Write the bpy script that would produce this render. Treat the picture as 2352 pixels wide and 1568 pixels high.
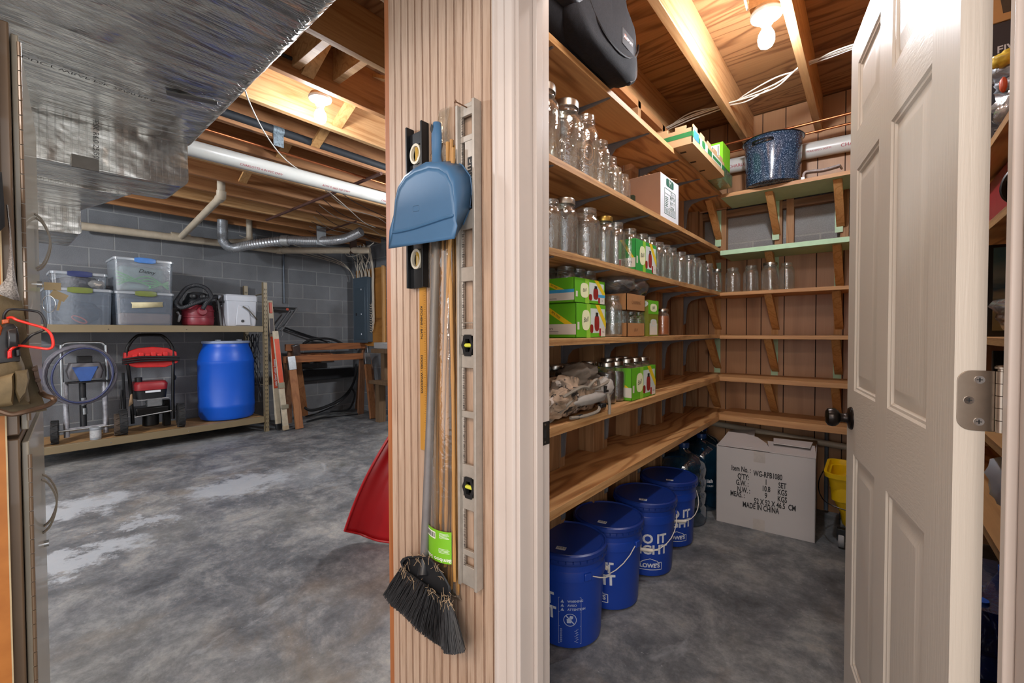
import bpy, bmesh, math, random
from mathutils import Vector, Matrix
R = math.radians
rnd = random.Random(7)
SC = bpy.context.scene
COL = SC.collection
for o in list(bpy.data.objects): bpy.data.objects.remove(o)

# ------------------------------------------------------------------ camera
YAW, PITCH, ROLL, FPX, CAMH = R(39.484), R(-1.213), R(-0.19), 994.7, 1.2
FW = Vector((-math.sin(YAW)*math.cos(PITCH), math.cos(YAW)*math.cos(PITCH), math.sin(PITCH)))
_r = Vector((math.cos(YAW), math.sin(YAW), 0)); _u = _r.cross(FW)
RT = _r*math.cos(ROLL) + _u*math.sin(ROLL); UP = _u*math.cos(ROLL) - _r*math.sin(ROLL)
cam_d = bpy.data.cameras.new('camera'); cam = bpy.data.objects.new('camera', cam_d); COL.objects.link(cam)
cam_d.sensor_width = 36; cam_d.lens = 36*FPX/2352; cam_d.clip_start = .02
cam.matrix_world = Matrix(((RT.x, UP.x, -FW.x, 0), (RT.y, UP.y, -FW.y, 0), (RT.z, UP.z, -FW.z, CAMH), (0, 0, 0, 1)))
SC.camera = cam

# ------------------------------------------------------------------ world, lights, exposure
SC.view_settings.view_transform = 'Standard'; SC.view_settings.look = 'None'
SC.view_settings.gamma = 1; SC.view_settings.use_curve_mapping = False
SC.view_settings.exposure = 0.25
SC.cycles.max_bounces = 8; SC.cycles.diffuse_bounces = 5; SC.cycles.glossy_bounces = 3
SC.cycles.transmission_bounces = 6; SC.cycles.transparent_max_bounces = 40
SC.cycles.sample_clamp_indirect = 4.0; SC.cycles.caustics_reflective = False; SC.cycles.caustics_refractive = False
wd = bpy.data.worlds.new('world'); SC.world = wd; wd.use_nodes = True
wd.node_tree.nodes['Background'].inputs[0].default_value = (.97, .98, 1.0, 1)
wd.node_tree.nodes['Background'].inputs[1].default_value = 1.65
BULB_PANTRY, BULB_BASEMENT = 680, 300
def lamp(name, loc, power, size, color, kind='AREA', rot=(0, 0, 0)):
    d = bpy.data.lights.new(name, kind); d.energy = power; d.color = color
    if kind == 'AREA': d.size = size
    else: d.shadow_soft_size = size
    o = bpy.data.objects.new(name, d); COL.objects.link(o); o.location = loc; o.rotation_euler = rot
    return o
# hall lamp behind the camera, then added unseen fills that even out the rooms
lamp('hall_lamp', (-1.15, -.55, 2.4), 20, .12, (1, .80, .62), 'POINT')
lamp('hall_fill_panel', (.25, -1.3, 2.45), 45, .8, (1, .88, .78), 'AREA')  # added area fill sending light through the doorway into the pantry
lamp('hall_low_fill', (.45, -1.5, 1.45), 32, .18, (1, .90, .82), 'POINT')  # added fill at low height, reaches under the pantry shelves
lamp('pantry_door_fill', (-.35, 1.10, 2.40), 12, .10, (1, .95, .90), 'POINT')  # unseen fill added inside the doorway to brighten the pantry
lamp('basement_far_fill', (-3.9, -1.3, 2.40), 200, .12, (.88, .94, 1), 'POINT')  # made-up fill out of view, lifts the basement
lamp('basement_corner_fill', (-2.3, 3.1, 2.42), 150, .12, (.90, .95, 1), 'POINT')  # fill added out of sight behind the pillar, for the end wall

# ------------------------------------------------------------------ pixel helpers (positions measured on the photograph, put on known planes)
def ray(x, y): return RT*((x-1176)/FPX) - UP*((y-784)/FPX) + FW
def onX(x, y, c): d = ray(x, y); p = d*(c/d.x); return Vector((p.x, p.y, p.z+CAMH))
def onY(x, y, c): d = ray(x, y); p = d*(c/d.y); return Vector((p.x, p.y, p.z+CAMH))
def onZ(x, y, c): d = ray(x, y); p = d*((c-CAMH)/d.z); return Vector((p.x, p.y, p.z+CAMH))

# ------------------------------------------------------------------ mesh builder
class MB:
    def __init__(s): s.v = []; s.f = []; s.m = []; s.mi = 0
    def add(s, vs, fs):
        n = len(s.v); s.v += [Vector(p) for p in vs]
        s.f += [[i+n for i in f] for f in fs]; s.m += [s.mi]*len(fs); return s
    def box(s, x0, x1, y0, y1, z0, z1):
        x0, x1 = min(x0, x1), max(x0, x1); y0, y1 = min(y0, y1), max(y0, y1); z0, z1 = min(z0, z1), max(z0, z1)
        return s.add([(x0,y0,z0),(x1,y0,z0),(x1,y1,z0),(x0,y1,z0),(x0,y0,z1),(x1,y0,z1),(x1,y1,z1),(x0,y1,z1)],
                     [(0,3,2,1),(4,5,6,7),(0,1,5,4),(1,2,6,5),(2,3,7,6),(3,0,4,7)])
    def frustum(s, c, bx, by, tx, ty, h, sx=0, sy=0):
        x, y, z = c
        return s.add([(x-bx,y-by,z),(x+bx,y-by,z),(x+bx,y+by,z),(x-bx,y+by,z),(x-tx+sx,y-ty+sy,z+h),(x+tx+sx,y-ty+sy,z+h),(x+tx+sx,y+ty+sy,z+h),(x-tx+sx,y+ty+sy,z+h)],
                     [(0,3,2,1),(4,5,6,7),(0,1,5,4),(1,2,6,5),(2,3,7,6),(3,0,4,7)])
    def beam(s, a, b, w, h, up=(0, 0, 1)):
        a, b = Vector(a), Vector(b); d = (b-a).normalized(); sd = d.cross(Vector(up))
        if sd.length < 1e-4: sd = d.cross(Vector((1, 0, 0)))
        sd.normalize(); u = sd.cross(d).normalized(); sd = sd*w/2; u = u*h/2
        return s.add([a-sd-u, a+sd-u, a+sd+u, a-sd+u, b-sd-u, b+sd-u, b+sd+u, b-sd+u],
                     [(3,2,1,0),(4,5,6,7),(0,1,5,4),(1,2,6,5),(2,3,7,6),(3,0,4,7)])
    def tube(s, pts, r, n=8, closed=False, caps=True):
        pts = [Vector(p) for p in pts]; k = len(pts); rs = r if isinstance(r, (list, tuple)) else [r]*k
        base = len(s.v); nrm = None; vs = []; fs = []
        for i, p in enumerate(pts):
            if closed: t = pts[(i+1) % k]-pts[i-1]
            else: t = pts[min(i+1, k-1)]-pts[max(i-1, 0)]
            t = t.normalized() if t.length > 1e-9 else Vector((0, 0, 1))
            if nrm is None:
                nrm = t.cross(Vector((0, 0, 1)))
                if nrm.length < .05: nrm = t.cross(Vector((1, 0, 0)))
            nrm = (nrm - t*nrm.dot(t)); nrm.normalize(); bn = t.cross(nrm)
            for j in range(n):
                a = 2*math.pi*j/n; vs.append(p + nrm*(rs[i]*math.cos(a)) + bn*(rs[i]*math.sin(a)))
        for i in range(k if closed else k-1):
            i2 = (i+1) % k
            for j in range(n):
                j2 = (j+1) % n; fs.append((i*n+j, i*n+j2, i2*n+j2, i2*n+j))
        if caps and not closed:
            fs.append(tuple(range(n-1, -1, -1))); fs.append(tuple((k-1)*n+j for j in range(n)))
        return s.add(vs, fs)
    def lathe(s, prof, c=(0, 0, 0), n=24, M=None):
        vs = []; fs = []; k = len(prof); c = Vector(c)
        for (r, z) in prof:
            for j in range(n):
                a = 2*math.pi*j/n; p = Vector((r*math.cos(a), r*math.sin(a), z))
                vs.append((M @ p if M is not None else p) + c)
        for i in range(k-1):
            for j in range(n):
                j2 = (j+1) % n; fs.append((i*n+j, i*n+j2, (i+1)*n+j2, (i+1)*n+j))
        if prof[0][0] > 1e-6: fs.append(tuple(range(n-1, -1, -1)))
        if prof[-1][0] > 1e-6: fs.append(tuple((k-1)*n+j for j in range(n)))
        return s.add(vs, fs)
    def cyl(s, a, b, r, n=16, r2=None):
        return s.tube([a, b], [r, r if r2 is None else r2], n)
    def prism(s, poly, ax, a, b):
        k = len(poly); f = {'x': lambda p, t: (t, p[0], p[1]), 'y': lambda p, t: (p[0], t, p[1]), 'z': lambda p, t: (p[0], p[1], t)}[ax]
        vs = [f(p, a) for p in poly]+[f(p, b) for p in poly]
        fs = [tuple(range(k)), tuple(range(2*k-1, k-1, -1))]+[(i, i+k, (i+1) % k+k, (i+1) % k) for i in range(k)]
        return s.add(vs, fs)
    def loft(s, rings, cap0=True, cap1=True, closed=True):
        k = len(rings[0]); vs = [p for r_ in rings for p in r_]; fs = []
        for i in range(len(rings)-1):
            for j in range(k if closed else k-1):
                j2 = (j+1) % k; fs.append((i*k+j, i*k+j2, (i+1)*k+j2, (i+1)*k+j))
        if cap0: fs.append(tuple(range(k-1, -1, -1)))
        if cap1: fs.append(tuple((len(rings)-1)*k+j for j in range(k)))
        return s.add(vs, fs)
    def grid(s, fn, nu, nv):
        vs = [fn(i/nu, j/nv) for i in range(nu+1) for j in range(nv+1)]
        fs = [(i*(nv+1)+j, (i+1)*(nv+1)+j, (i+1)*(nv+1)+j+1, i*(nv+1)+j+1) for i in range(nu) for j in range(nv)]
        return s.add(vs, fs)
    def xf(s, M):
        s.v = [M @ p for p in s.v]; return s

def rrect(w, d, r, n=4, z=0, cx=0, cy=0):
    out = []
    for (sx, sy, a0) in ((1, 1, 0), (-1, 1, 90), (-1, -1, 180), (1, -1, 270)):
        for i in range(n+1):
            a = R(a0+90*i/n); out.append(Vector((cx+sx*(w-r)+r*math.cos(a), cy+sy*(d-r)+r*math.sin(a), z)))
    return out

def smooth_path(pts, n=6):
    pts = [Vector(p) for p in pts]; out = []
    for i in range(len(pts)-1):
        p0 = pts[max(i-1, 0)]; p1 = pts[i]; p2 = pts[i+1]; p3 = pts[min(i+2, len(pts)-1)]
        for k in range(n):
            t = k/n
            out.append(.5*((2*p1)+(p2-p0)*t+(2*p0-5*p1+4*p2-p3)*t*t+(3*p1-p0-3*p2+p3)*t**3))
    out.append(pts[-1]); return out

# ------------------------------------------------------------------ objects
ORDN = ['first', 'second', 'third', 'fourth', 'fifth', 'sixth', 'seventh', 'eighth', 'ninth', 'tenth', 'eleventh', 'twelfth', 'thirteenth', 'fourteenth']
WMAT = {}
def _mesh(name, mb, mats, bev=0, ang=35, inv=None):
    me = bpy.data.meshes.new(name)
    vs = mb.v if inv is None else [inv @ p for p in mb.v]
    me.from_pydata([tuple(p) for p in vs], [], mb.f)
    for m in (mats if isinstance(mats, (list, tuple)) else [mats]): me.materials.append(m)
    if any(mb.m): me.polygons.foreach_set('material_index', mb.m)
    bm = bmesh.new(); bm.from_mesh(me); bmesh.ops.recalc_face_normals(bm, faces=bm.faces); bm.to_mesh(me); bm.free()
    me.shade_smooth(); me.set_sharp_from_angle(angle=R(ang)); me.update()
    return me
def _bev(o, bev):
    if bev:
        m = o.modifiers.new('edge', 'BEVEL'); m.width = bev; m.segments = 2; m.limit_method = 'ANGLE'; m.angle_limit = R(40)
def tag(o, label, cat, group=None):
    o['label'] = label; o['category'] = cat
    if group: o['group'] = group
    return o
def thing(name, label, cat, loc=(0, 0, 0), rotz=0, group=None, M=None):
    o = bpy.data.objects.new(name, None); COL.objects.link(o); o.empty_display_size = .05
    if M is None: M = Matrix.Translation(loc) @ Matrix.Rotation(rotz, 4, 'Z')
    o.matrix_world = M; WMAT[o.name] = M.copy()
    return tag(o, label, cat, group)
def part(name, mb, mats, parent, bev=0, ang=35, label=None, local=False):
    M = WMAT[parent.name]
    me = _mesh(name, mb, mats, bev, ang, None if local else M.inverted())
    o = bpy.data.objects.new(name, me); COL.objects.link(o); o.parent = parent; WMAT[o.name] = M; _bev(o, bev)
    if label: o['label'] = label
    return o
def solo(name, mb, mats, label, cat, group=None, bev=0, ang=35):
    lo = [min(p[i] for p in mb.v) for i in range(3)]; hi = [max(p[i] for p in mb.v) for i in range(3)]
    loc = Vector(((lo[0]+hi[0])/2, (lo[1]+hi[1])/2, lo[2])); M = Matrix.Translation(loc)
    o = bpy.data.objects.new(name, _mesh(name, mb, mats, bev, ang, M.inverted())); COL.objects.link(o); o.location = loc
    WMAT[o.name] = M; _bev(o, bev)
    return tag(o, label, cat, group)
def struct(name, mb, mats, parent=None, bev=0, ang=35):
    if parent is not None: return part(name, mb, mats, parent, bev, ang)
    o = bpy.data.objects.new(name, _mesh(name, mb, mats, bev, ang)); COL.objects.link(o); _bev(o, bev)
    WMAT[o.name] = Matrix.Identity(4); o['kind'] = 'structure'; return o
def dup(root, loc, rotz=0, label=None, group=None, scale=None):
    r = root.copy(); COL.objects.link(r)
    M = Matrix.Translation(loc) @ Matrix.Rotation(rotz, 4, 'Z')
    if scale: M = M @ Matrix.Diagonal((*scale, 1))
    r.matrix_world = M; WMAT[r.name] = M
    if label: r['label'] = label
    if group: r['group'] = group
    for ch in [c for c in bpy.data.objects if c.parent == root]:
        c = ch.copy(); COL.objects.link(c); c.parent = r; WMAT[c.name] = M
        for g in [q for q in bpy.data.objects if q.parent == ch]:
            d = g.copy(); COL.objects.link(d); d.parent = c; WMAT[d.name] = M
    return r
def text_mb(txt, size, M, mb=None, ax='CENTER', bold=0, fn=None):
    """letters as flat mesh in the local xy plane, moved by M (or by fn on the 2D point)"""
    mb = mb or MB()
    cu = bpy.data.curves.new('t', 'FONT'); cu.body = txt; cu.size = size; cu.align_x = ax; cu.align_y = 'CENTER'
    cu.offset = bold; cu.resolution_u = 3
    o = bpy.data.objects.new('t', cu); COL.objects.link(o)
    dg = bpy.context.evaluated_depsgraph_get(); me = bpy.data.meshes.new_from_object(o.evaluated_get(dg))
    vs = [v.co.copy() for v in me.vertices]; fs = [tuple(p.vertices) for p in me.polygons]
    bpy.data.objects.remove(o); bpy.data.curves.remove(cu); bpy.data.meshes.remove(me)
    mb.add([(fn(v.x, v.y) if fn else M @ v) for v in vs], fs); return mb
def face_M(o, ex, ez):
    """matrix putting local x along ex and local y along ez at o"""
    ex = Vector(ex).normalized(); ez = Vector(ez).normalized(); n = ex.cross(ez)
    return Matrix(((ex.x, ez.x, n.x, o[0]), (ex.y, ez.y, n.y, o[1]), (ex.z, ez.z, n.z, o[2]), (0, 0, 0, 1)))

# ------------------------------------------------------------------ materials
def lin(c):
    if isinstance(c, str): c = [int(c[i:i+2], 16) for i in (0, 2, 4)]
    return tuple(((x/255)/12.92 if x/255 <= .04045 else ((x/255+.055)/1.055)**2.4) for x in c)+(1,)
MATS = {}
class NT:
    def __init__(s, name):
        s.m = bpy.data.materials.new(name); s.m.use_nodes = True; s.t = s.m.node_tree; s.p = s.t.nodes['Principled BSDF']
        s.out = s.t.nodes['Material Output']
    def n(s, typ, ins=None, **kw):
        nd = s.t.nodes.new('ShaderNode'+typ)
        for k, v in kw.items(): setattr(nd, k, v)
        for k, v in (ins or {}).items():
            if isinstance(v, bpy.types.NodeSocket): s.t.links.new(v, nd.inputs[k])
            else: nd.inputs[k].default_value = v
        return nd
    def link(s, a, b): s.t.links.new(a, b)
    def coord(s, scale=(1, 1, 1), rot=(0, 0, 0), kind='Object'):
        tc = s.n('TexCoord'); return s.n('Mapping', {'Vector': tc.outputs[kind], 'Scale': scale, 'Rotation': rot}).outputs[0]
    def noise(s, vec, scale, detail=4, rough=.55, dist=0):
        return s.n('TexNoise', {'Vector': vec, 'Scale': scale, 'Detail': detail, 'Roughness': rough, 'Distortion': dist}).outputs['Fac']
    def ramp(s, fac, stops):
        nd = s.n('ValToRGB', {'Fac': fac}); e = nd.color_ramp.elements
        while len(e) < len(stops): e.new(.5)
        for i, (p, c) in enumerate(stops): e[i].position = p; e[i].color = c if len(c) == 4 and not isinstance(c, str) else lin(c)
        return nd.outputs['Color']
    def mix(s, fac, a, b, mode='MIX'):
        nd = s.n('Mix', data_type='RGBA', blend_type=mode)
        for sock, v in ((nd.inputs[0], fac), (nd.inputs[6], a), (nd.inputs[7], b)):
            if isinstance(v, bpy.types.NodeSocket): s.t.links.new(v, sock)
            elif isinstance(v, str): sock.default_value = lin(v)
            else: sock.default_value = v
        return nd.outputs[2]
    def math(s, op, a, b=0.0):
        nd = s.n('Math', operation=op)
        for sock, v in ((nd.inputs[0], a), (nd.inputs[1], b)):
            if isinstance(v, bpy.types.NodeSocket): s.t.links.new(v, sock)
            else: sock.default_value = v
        return nd.outputs[0]
    def bump(s, h, strength=.3, dist=.002):
        b = s.n('Bump', {'Height': h, 'Strength': strength, 'Distance': dist}); s.link(b.outputs[0], s.p.inputs['Normal'])
    def base(s, c):
        if isinstance(c, bpy.types.NodeSocket): s.link(c, s.p.inputs['Base Color'])
        else: s.p.inputs['Base Color'].default_value = lin(c)
def plain(name, c, rough=.5, metal=0, var=.12, scale=18, bump=0, spec=.5, coat=0):
    if name in MATS: return MATS[name]
    t = NT(name); v = t.coord(); f = t.noise(v, scale, 5, .6)
    d = lin(c); lo = tuple(x*(1-var) for x in d[:3])+(1,); hi = tuple(min(1, x*(1+var)) for x in d[:3])+(1,)
    t.base(t.ramp(f, [(.3, lo), (.7, hi)])); t.p.inputs['Roughness'].default_value = rough; t.p.inputs['Metallic'].default_value = metal
    t.p.inputs['Specular IOR Level'].default_value = spec; t.p.inputs['Coat Weight'].default_value = coat
    if bump: t.bump(t.noise(v, scale*6, 4), bump, .002)
    MATS[name] = t.m; return t.m
def wood(name, c1, c2, ax='y', fine=55, rough=.55, c3=None, knots=True):
    """sawn lumber: grain lines along one axis"""
    if name in MATS: return MATS[name]
    t = NT(name); sc = {'x': (.06, 1, 1), 'y': (1, .06, 1), 'z': (1, 1, .06)}[ax]
    v = t.coord(sc); low = t.noise(v, 7, 2, .5, .3)
    g = t.math('PINGPONG', t.math('MULTIPLY', low, 16.0), 1.0)
    f2 = t.noise(v, fine*2, 3, .6)
    c = t.ramp(g, [(.0, c1), (.55, c1), (1, c2)])
    c = t.mix(.4, c, t.ramp(f2, [(.35, c2), (.65, c1)]))
    big = t.noise(t.coord(), 1.7, 3)
    c = t.mix(t.math('MULTIPLY', big, .55), c, c3 or c2)
    if knots:
        vo = t.n('TexVoronoi', {'Vector': t.coord({'x': (.5, 1, 1), 'y': (1, .5, 1), 'z': (1, 1, .5)}[ax]), 'Scale': 2.6, 'Randomness': 1.0}).outputs['Distance']
        k = t.ramp(vo, [(.035, (1, 1, 1, 1)), (.075, (0, 0, 0, 1))])
        c = t.mix(t.math('MULTIPLY', k, .8), c, '4a2810')
    t.base(c); t.p.inputs['Roughness'].default_value = rough; t.bump(t.math('ADD', t.math('MULTIPLY', g, .6), f2), .25, .0015)
    MATS[name] = t.m; return t.m
def plywood(name, c1, c2, ax='y', freq=9, rough=.5, ring=1.0, c3=None, sc=None):
    """rotary cut veneer: contour-like figure stretched along one axis"""
    if name in MATS: return MATS[name]
    t = NT(name); sc = sc or {'x': (.16, 1, 1), 'y': (1, .16, 1), 'z': (1, 1, .16)}[ax]
    v = t.coord(sc); low = t.noise(v, 3.6*ring, 2.5, .5, .5)
    g = t.math('PINGPONG', t.math('MULTIPLY', low, freq), 1.0)
    dk = tuple(x*.55 for x in lin(c2)[:3])+(1,); c = t.ramp(g, [(.0, c1), (.5, c1), (.86, c2), (1, dk)])
    fine = t.noise(t.coord(tuple(x*(.25 if x < 1 else 1) for x in sc)), 120, 2, .5)
    c = t.mix(.25, c, t.ramp(fine, [(.3, c2), (.7, c1)]))
    big = t.noise(t.coord(), 1.3, 2); c = t.mix(t.math('MULTIPLY', big, .5), c, c3 or c2)
    vo = t.n('TexVoronoi', {'Vector': t.coord(), 'Scale': 1.7, 'Randomness': 1.0}).outputs['Distance']
    c = t.mix(t.math('MULTIPLY', t.ramp(vo, [(.02, (1, 1, 1, 1)), (.06, (0, 0, 0, 1))]), .75), c, '5a3010')
    t.base(c); t.p.inputs['Roughness'].default_value = rough; t.bump(t.math('ADD', g, fine), .12, .001)
    MATS[name] = t.m; return t.m
def thin_glass(name, tint='f4fbfa', rough=.02, amount=.12, bump=.0, scale=30, haze=0, hazec='ffffff'):
    """thin-walled clear glass or plastic: transparent sheet with surface reflection and (optionally) a milky share"""
    if name in MATS: return MATS[name]
    t = NT(name); t.t.nodes.remove(t.p)
    tr = t.n('BsdfTransparent', {'Color': lin(tint)}); gl = t.n('BsdfGlossy', {'Roughness': rough, 'Color': (1, 1, 1, 1)})
    lw = t.n('LayerWeight', {'Blend': .35})
    if bump:
        b = t.n('Bump', {'Height': t.noise(t.coord(), scale, 3, .6, .5), 'Strength': bump, 'Distance': .004})
        t.link(b.outputs[0], gl.inputs['Normal']); t.link(b.outputs[0], lw.inputs['Normal'])
    fac = t.math('ADD', t.math('MULTIPLY', lw.outputs['Facing'], .55), amount)
    mx = t.n('MixShader', {0: fac}); t.link(tr.outputs[0], mx.inputs[1]); t.link(gl.outputs[0], mx.inputs[2]); res = mx
    if haze:
        df = t.n('BsdfDiffuse', {'Color': lin(hazec)}); m2 = t.n('MixShader', {0: haze}); t.link(mx.outputs[0], m2.inputs[1]); t.link(df.outputs[0], m2.inputs[2]); res = m2
    t.link(res.outputs[0], t.out.inputs[0]); MATS[name] = t.m; return t.m
def emit(name, c, strength):
    t = NT(name); t.t.nodes.remove(t.p); e = t.n('Emission', {'Color': lin(c), 'Strength': strength}); t.link(e.outputs[0], t.out.inputs[0]); return t.m
def blocks(name, u, c1, c2, mortar, off=0.0, zoff=0.0):
    t = NT(name); tc = t.n('TexCoord'); sp = t.n('SeparateXYZ', {0: tc.outputs['Object']})
    cb = t.n('CombineXYZ', {0: t.math('ADD', sp.outputs[u], off), 1: t.math('ADD', sp.outputs[2], zoff), 2: 0.0})
    br = t.n('TexBrick', {'Vector': cb.outputs[0], 'Scale': 1.0, 'Mortar Size': .007, 'Mortar Smooth': .25, 'Brick Width': .406, 'Row Height': .203, 'Bias': 0.0,
                          'Color1': lin(c1), 'Color2': lin(c2), 'Mortar': lin(mortar)})
    v = t.coord(); n1 = t.noise(v, 2.2, 4, .6); n2 = t.noise(v, 160, 3, .7)
    c = t.mix(.5, br.outputs['Color'], t.ramp(n1, [(.3, (.55, .55, .55, 1)), (.7, (1.2, 1.2, 1.2, 1))]), 'MULTIPLY')
    c = t.mix(.5, c, t.ramp(n2, [(.3, (.6, .6, .6, 1)), (.7, (1.25, 1.25, 1.25, 1))]), 'MULTIPLY')
    t.base(c); t.p.inputs['Roughness'].default_value = .9
    t.bump(t.math('ADD', t.math('MULTIPLY', br.outputs['Fac'], -1.5), t.math('MULTIPLY', n2, .5)), .6, .006)
    return t.m
def concrete(name):
    t = NT(name); v = t.coord(); a = t.noise(v, 1.1, 8, .68, .15); b = t.noise(v, 3.4, 10, .78, .25); e = t.noise(v, 17, 8, .8, .1)
    c = t.ramp(a, [(.34, '33373b'), (.5, '6a6d6f'), (.63, '96968f')])
    c = t.mix(.65, c, t.ramp(b, [(.32, '2a2e32'), (.47, '62656a'), (.58, '8d8f90'), (.70, 'b0aba2')]), 'MIX')
    c = t.mix(.6, c, t.ramp(e, [(.32, (.55, .55, .55, 1)), (.68, (1.4, 1.38, 1.34, 1))]), 'MULTIPLY')
    # pale lime bloom patches and brown dust
    tn = t.n('TexNoise', {'Vector': t.coord((1, .8, 1), (0, 0, .5)), 'Scale': 1.15, 'Detail': 7, 'Roughness': .62, 'Distortion': .8}).outputs['Fac']
    c = t.mix(t.ramp(tn, [(.62, (0, 0, 0, 1)), (.68, (.62, .62, .62, 1)), (.75, (.8, .8, .8, 1))]), c, 'b4b9bd')
    un = t.noise(t.coord((1.3, 1, 1), (0, 0, 1.1)), 1.6, 6, .6, .8)
    c = t.mix(t.ramp(un, [(.58, (0, 0, 0, 1)), (.72, (.45, .45, .45, 1))]), c, '7d6f5c')
    # lime stains where the slab once was wet, each a blotch with its own outline
    wob = t.n('TexNoise', {'Vector': v, 'Scale': 5.5, 'Detail': 6, 'Roughness': .7}).outputs['Color']
    wv = t.n('VectorMath', {0: v, 1: t.n('VectorMath', {0: wob, 1: (.5, .5, .5)}, operation='SUBTRACT').outputs[0]}, operation='ADD').outputs[0]
    for (px, py, rx, ry, k) in ((150, 1170, .26, .42, .85), (120, 1300, .16, .5, .8), (545, 1115, .30, .42, .75), (325, 1200, .10, .16, .7), (470, 1020, .3, .55, .35), (700, 1090, .5, .3, .25)):
        p_ = onZ(px, py, 0); d_ = t.n('VectorMath', {0: t.n('VectorMath', {0: wv, 1: (p_.x, p_.y, 0)}, operation='SUBTRACT').outputs[0], 1: (1/rx, 1/ry, 0)}, operation='MULTIPLY').outputs[0]
        ln_ = t.n('VectorMath', {0: d_}, operation='LENGTH').outputs['Value']
        c = t.mix(t.ramp(ln_, [(.55, (k, k, k, 1)), (1.0, (0, 0, 0, 1))]), c, 'aab0b6')
    sp = t.noise(v, 60, 2, .5); c = t.mix(t.ramp(sp, [(.70, (0, 0, 0, 1)), (.74, (.7, .7, .7, 1))]), c, '8f9396')
    t.base(c); rr = t.n('MapRange', {'Value': b, 'To Min': .42, 'To Max': .75}); t.link(rr.outputs[0], t.p.inputs['Roughness'])
    t.bump(t.math('ADD', b, t.math('MULTIPLY', e, .4)), .12, .006); return t.m
def foil(name):
    t = NT(name); v = t.coord()
    tc = t.n('TexCoord'); sp = t.n('SeparateXYZ', {0: tc.outputs['Object']})
    def lines(e, w): return t.math('LESS_THAN', t.math('ABSOLUTE', t.math('SUBTRACT', t.math('FRACT', e), .5)), w)
    p = t.math('ADD', t.math('MULTIPLY', sp.outputs[0], 40), t.math('MULTIPLY', sp.outputs[1], 40)); q = t.math('SUBTRACT', t.math('MULTIPLY', sp.outputs[0], 40), t.math('MULTIPLY', sp.outputs[1], 40))
    ln = t.math('MAXIMUM', lines(p, .05), t.math('MAXIMUM', lines(q, .05), lines(t.math('MULTIPLY', sp.outputs[2], 55), .05)))
    w = t.n('TexWave', {'Vector': t.coord((1.6, 1, 1), (0, 0, .2)), 'Scale': 1.5, 'Distortion': 9, 'Detail': 3, 'Detail Scale': 1.6}, wave_type='BANDS', bands_direction='X').outputs['Fac']
    n1 = t.noise(t.coord((14, 1.2, 2)), 1.4, 4, .55, .4); n2 = t.noise(v, 2.5, 3, .5)
    t.base(t.mix(t.math('MULTIPLY', ln, .32), t.ramp(n2, [(.3, 'bcbcb8'), (.7, 'dad8d2')]), '6e6d69'))
    t.p.inputs['Metallic'].default_value = .95; t.p.inputs['Roughness'].default_value = .24
    t.bump(t.math('ADD', t.math('ADD', t.math('MULTIPLY', w, .35), t.math('MULTIPLY', n1, 1.3)), t.math('MULTIPLY', ln, .06)), .9, .030)
    return t.m
# ------------------------------------------------------------------ shared materials
M_CONC = concrete('concrete_floor')
M_DECK = plywood('subfloor_plywood', 'b98a5c', '7a4e2c', 'x', 20, .65, 1.2, '946842')
M_JOIST = wood('joist_fir', 'd6ab78', 'a4723e', 'y', 50, .6, 'be8a58')
M_JOIST2 = wood('joist_dark', 'b98556', '8a5632', 'y', 45, .6, '99663e')
M_STUD = wood('stud_fir', 'b68a60', '86603e', 'z', 60, .65)
M_BRACE = wood('brace_pine', 'cfa06a', 'a67640', 'z', 60, .6, 'ba864a', knots=False)
M_SHELF = plywood('shelf_plywood', 'd6a670', '8c5528', 'y', 22, .5, 1.0, 'c08e5a')
M_SHELFB = wood('shelf_board', 'cd9d68', 'a6744a', 'x', 50, .55, knots=False)
M_EDGE = wood('shelf_edge_ply', 'd3a873', '9a6c3e', 'y', 90, .6, knots=False)
M_MINT = plain('mint_paint', 'b4d6b0', .5, var=.06)
M_PANEL = plywood('luan_panel', 'bb8e66', '9a6c46', 'z', 9, .42, .7, 'a87a54')
M_DARKG = plain('panel_groove', '3a2416', .8)
M_WHITE = plain('white_paint', 'd9cfc6', .38, var=.03, scale=6)
M_FRAME = plain('frame_paint', 'c4b7ae', .35, var=.03, scale=6)
M_BRUSHED = plain('satin_nickel', 'a89a8c', .34, 1.0, .06, 60)
M_STEEL = plain('galvanised_steel', 'a9adb0', .35, 1.0, .12, 40)
M_CHROME = plain('chrome', 'cfd2d4', .15, 1.0, .04)
M_BLACK = plain('black_plastic', '17181b', .42, var=.2)
M_BLACKM = plain('black_metal', '1c1b1b', .3, .6, .2)
M_BRONZE = plain('oiled_bronze', '2b2624', .28, .85, .15)
M_WIRE = plain('white_cable', 'd6d0c4', .5, var=.05)
M_PVC = plain('white_pipe', 'd8d8d2', .3, var=.05, scale=8)
M_PVCC = plain('cream_pipe', 'b9ab96', .45, var=.15, scale=10)
M_COPPER = plain('copper_pipe', 'b06a44', .35, .9, .15)
M_PRINT_R = plain('red_print', 'b0364a', .6)
M_INK = plain('black_ink', '1c1c1e', .7)
M_WINK = plain('white_ink', 'd5d9df', .6)

XL, XS, YB, YBB = -1.115, -1.026, 3.55, 3.62      # pantry: left panel face, stud face, back panel face, block face
WF, WB = .785, .905                                # wall with the doorway: front and back
CJ, CD = 2.52, 2.76                                # joist underside, deck underside
XBLK, YEND = -6.35, 3.72

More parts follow.
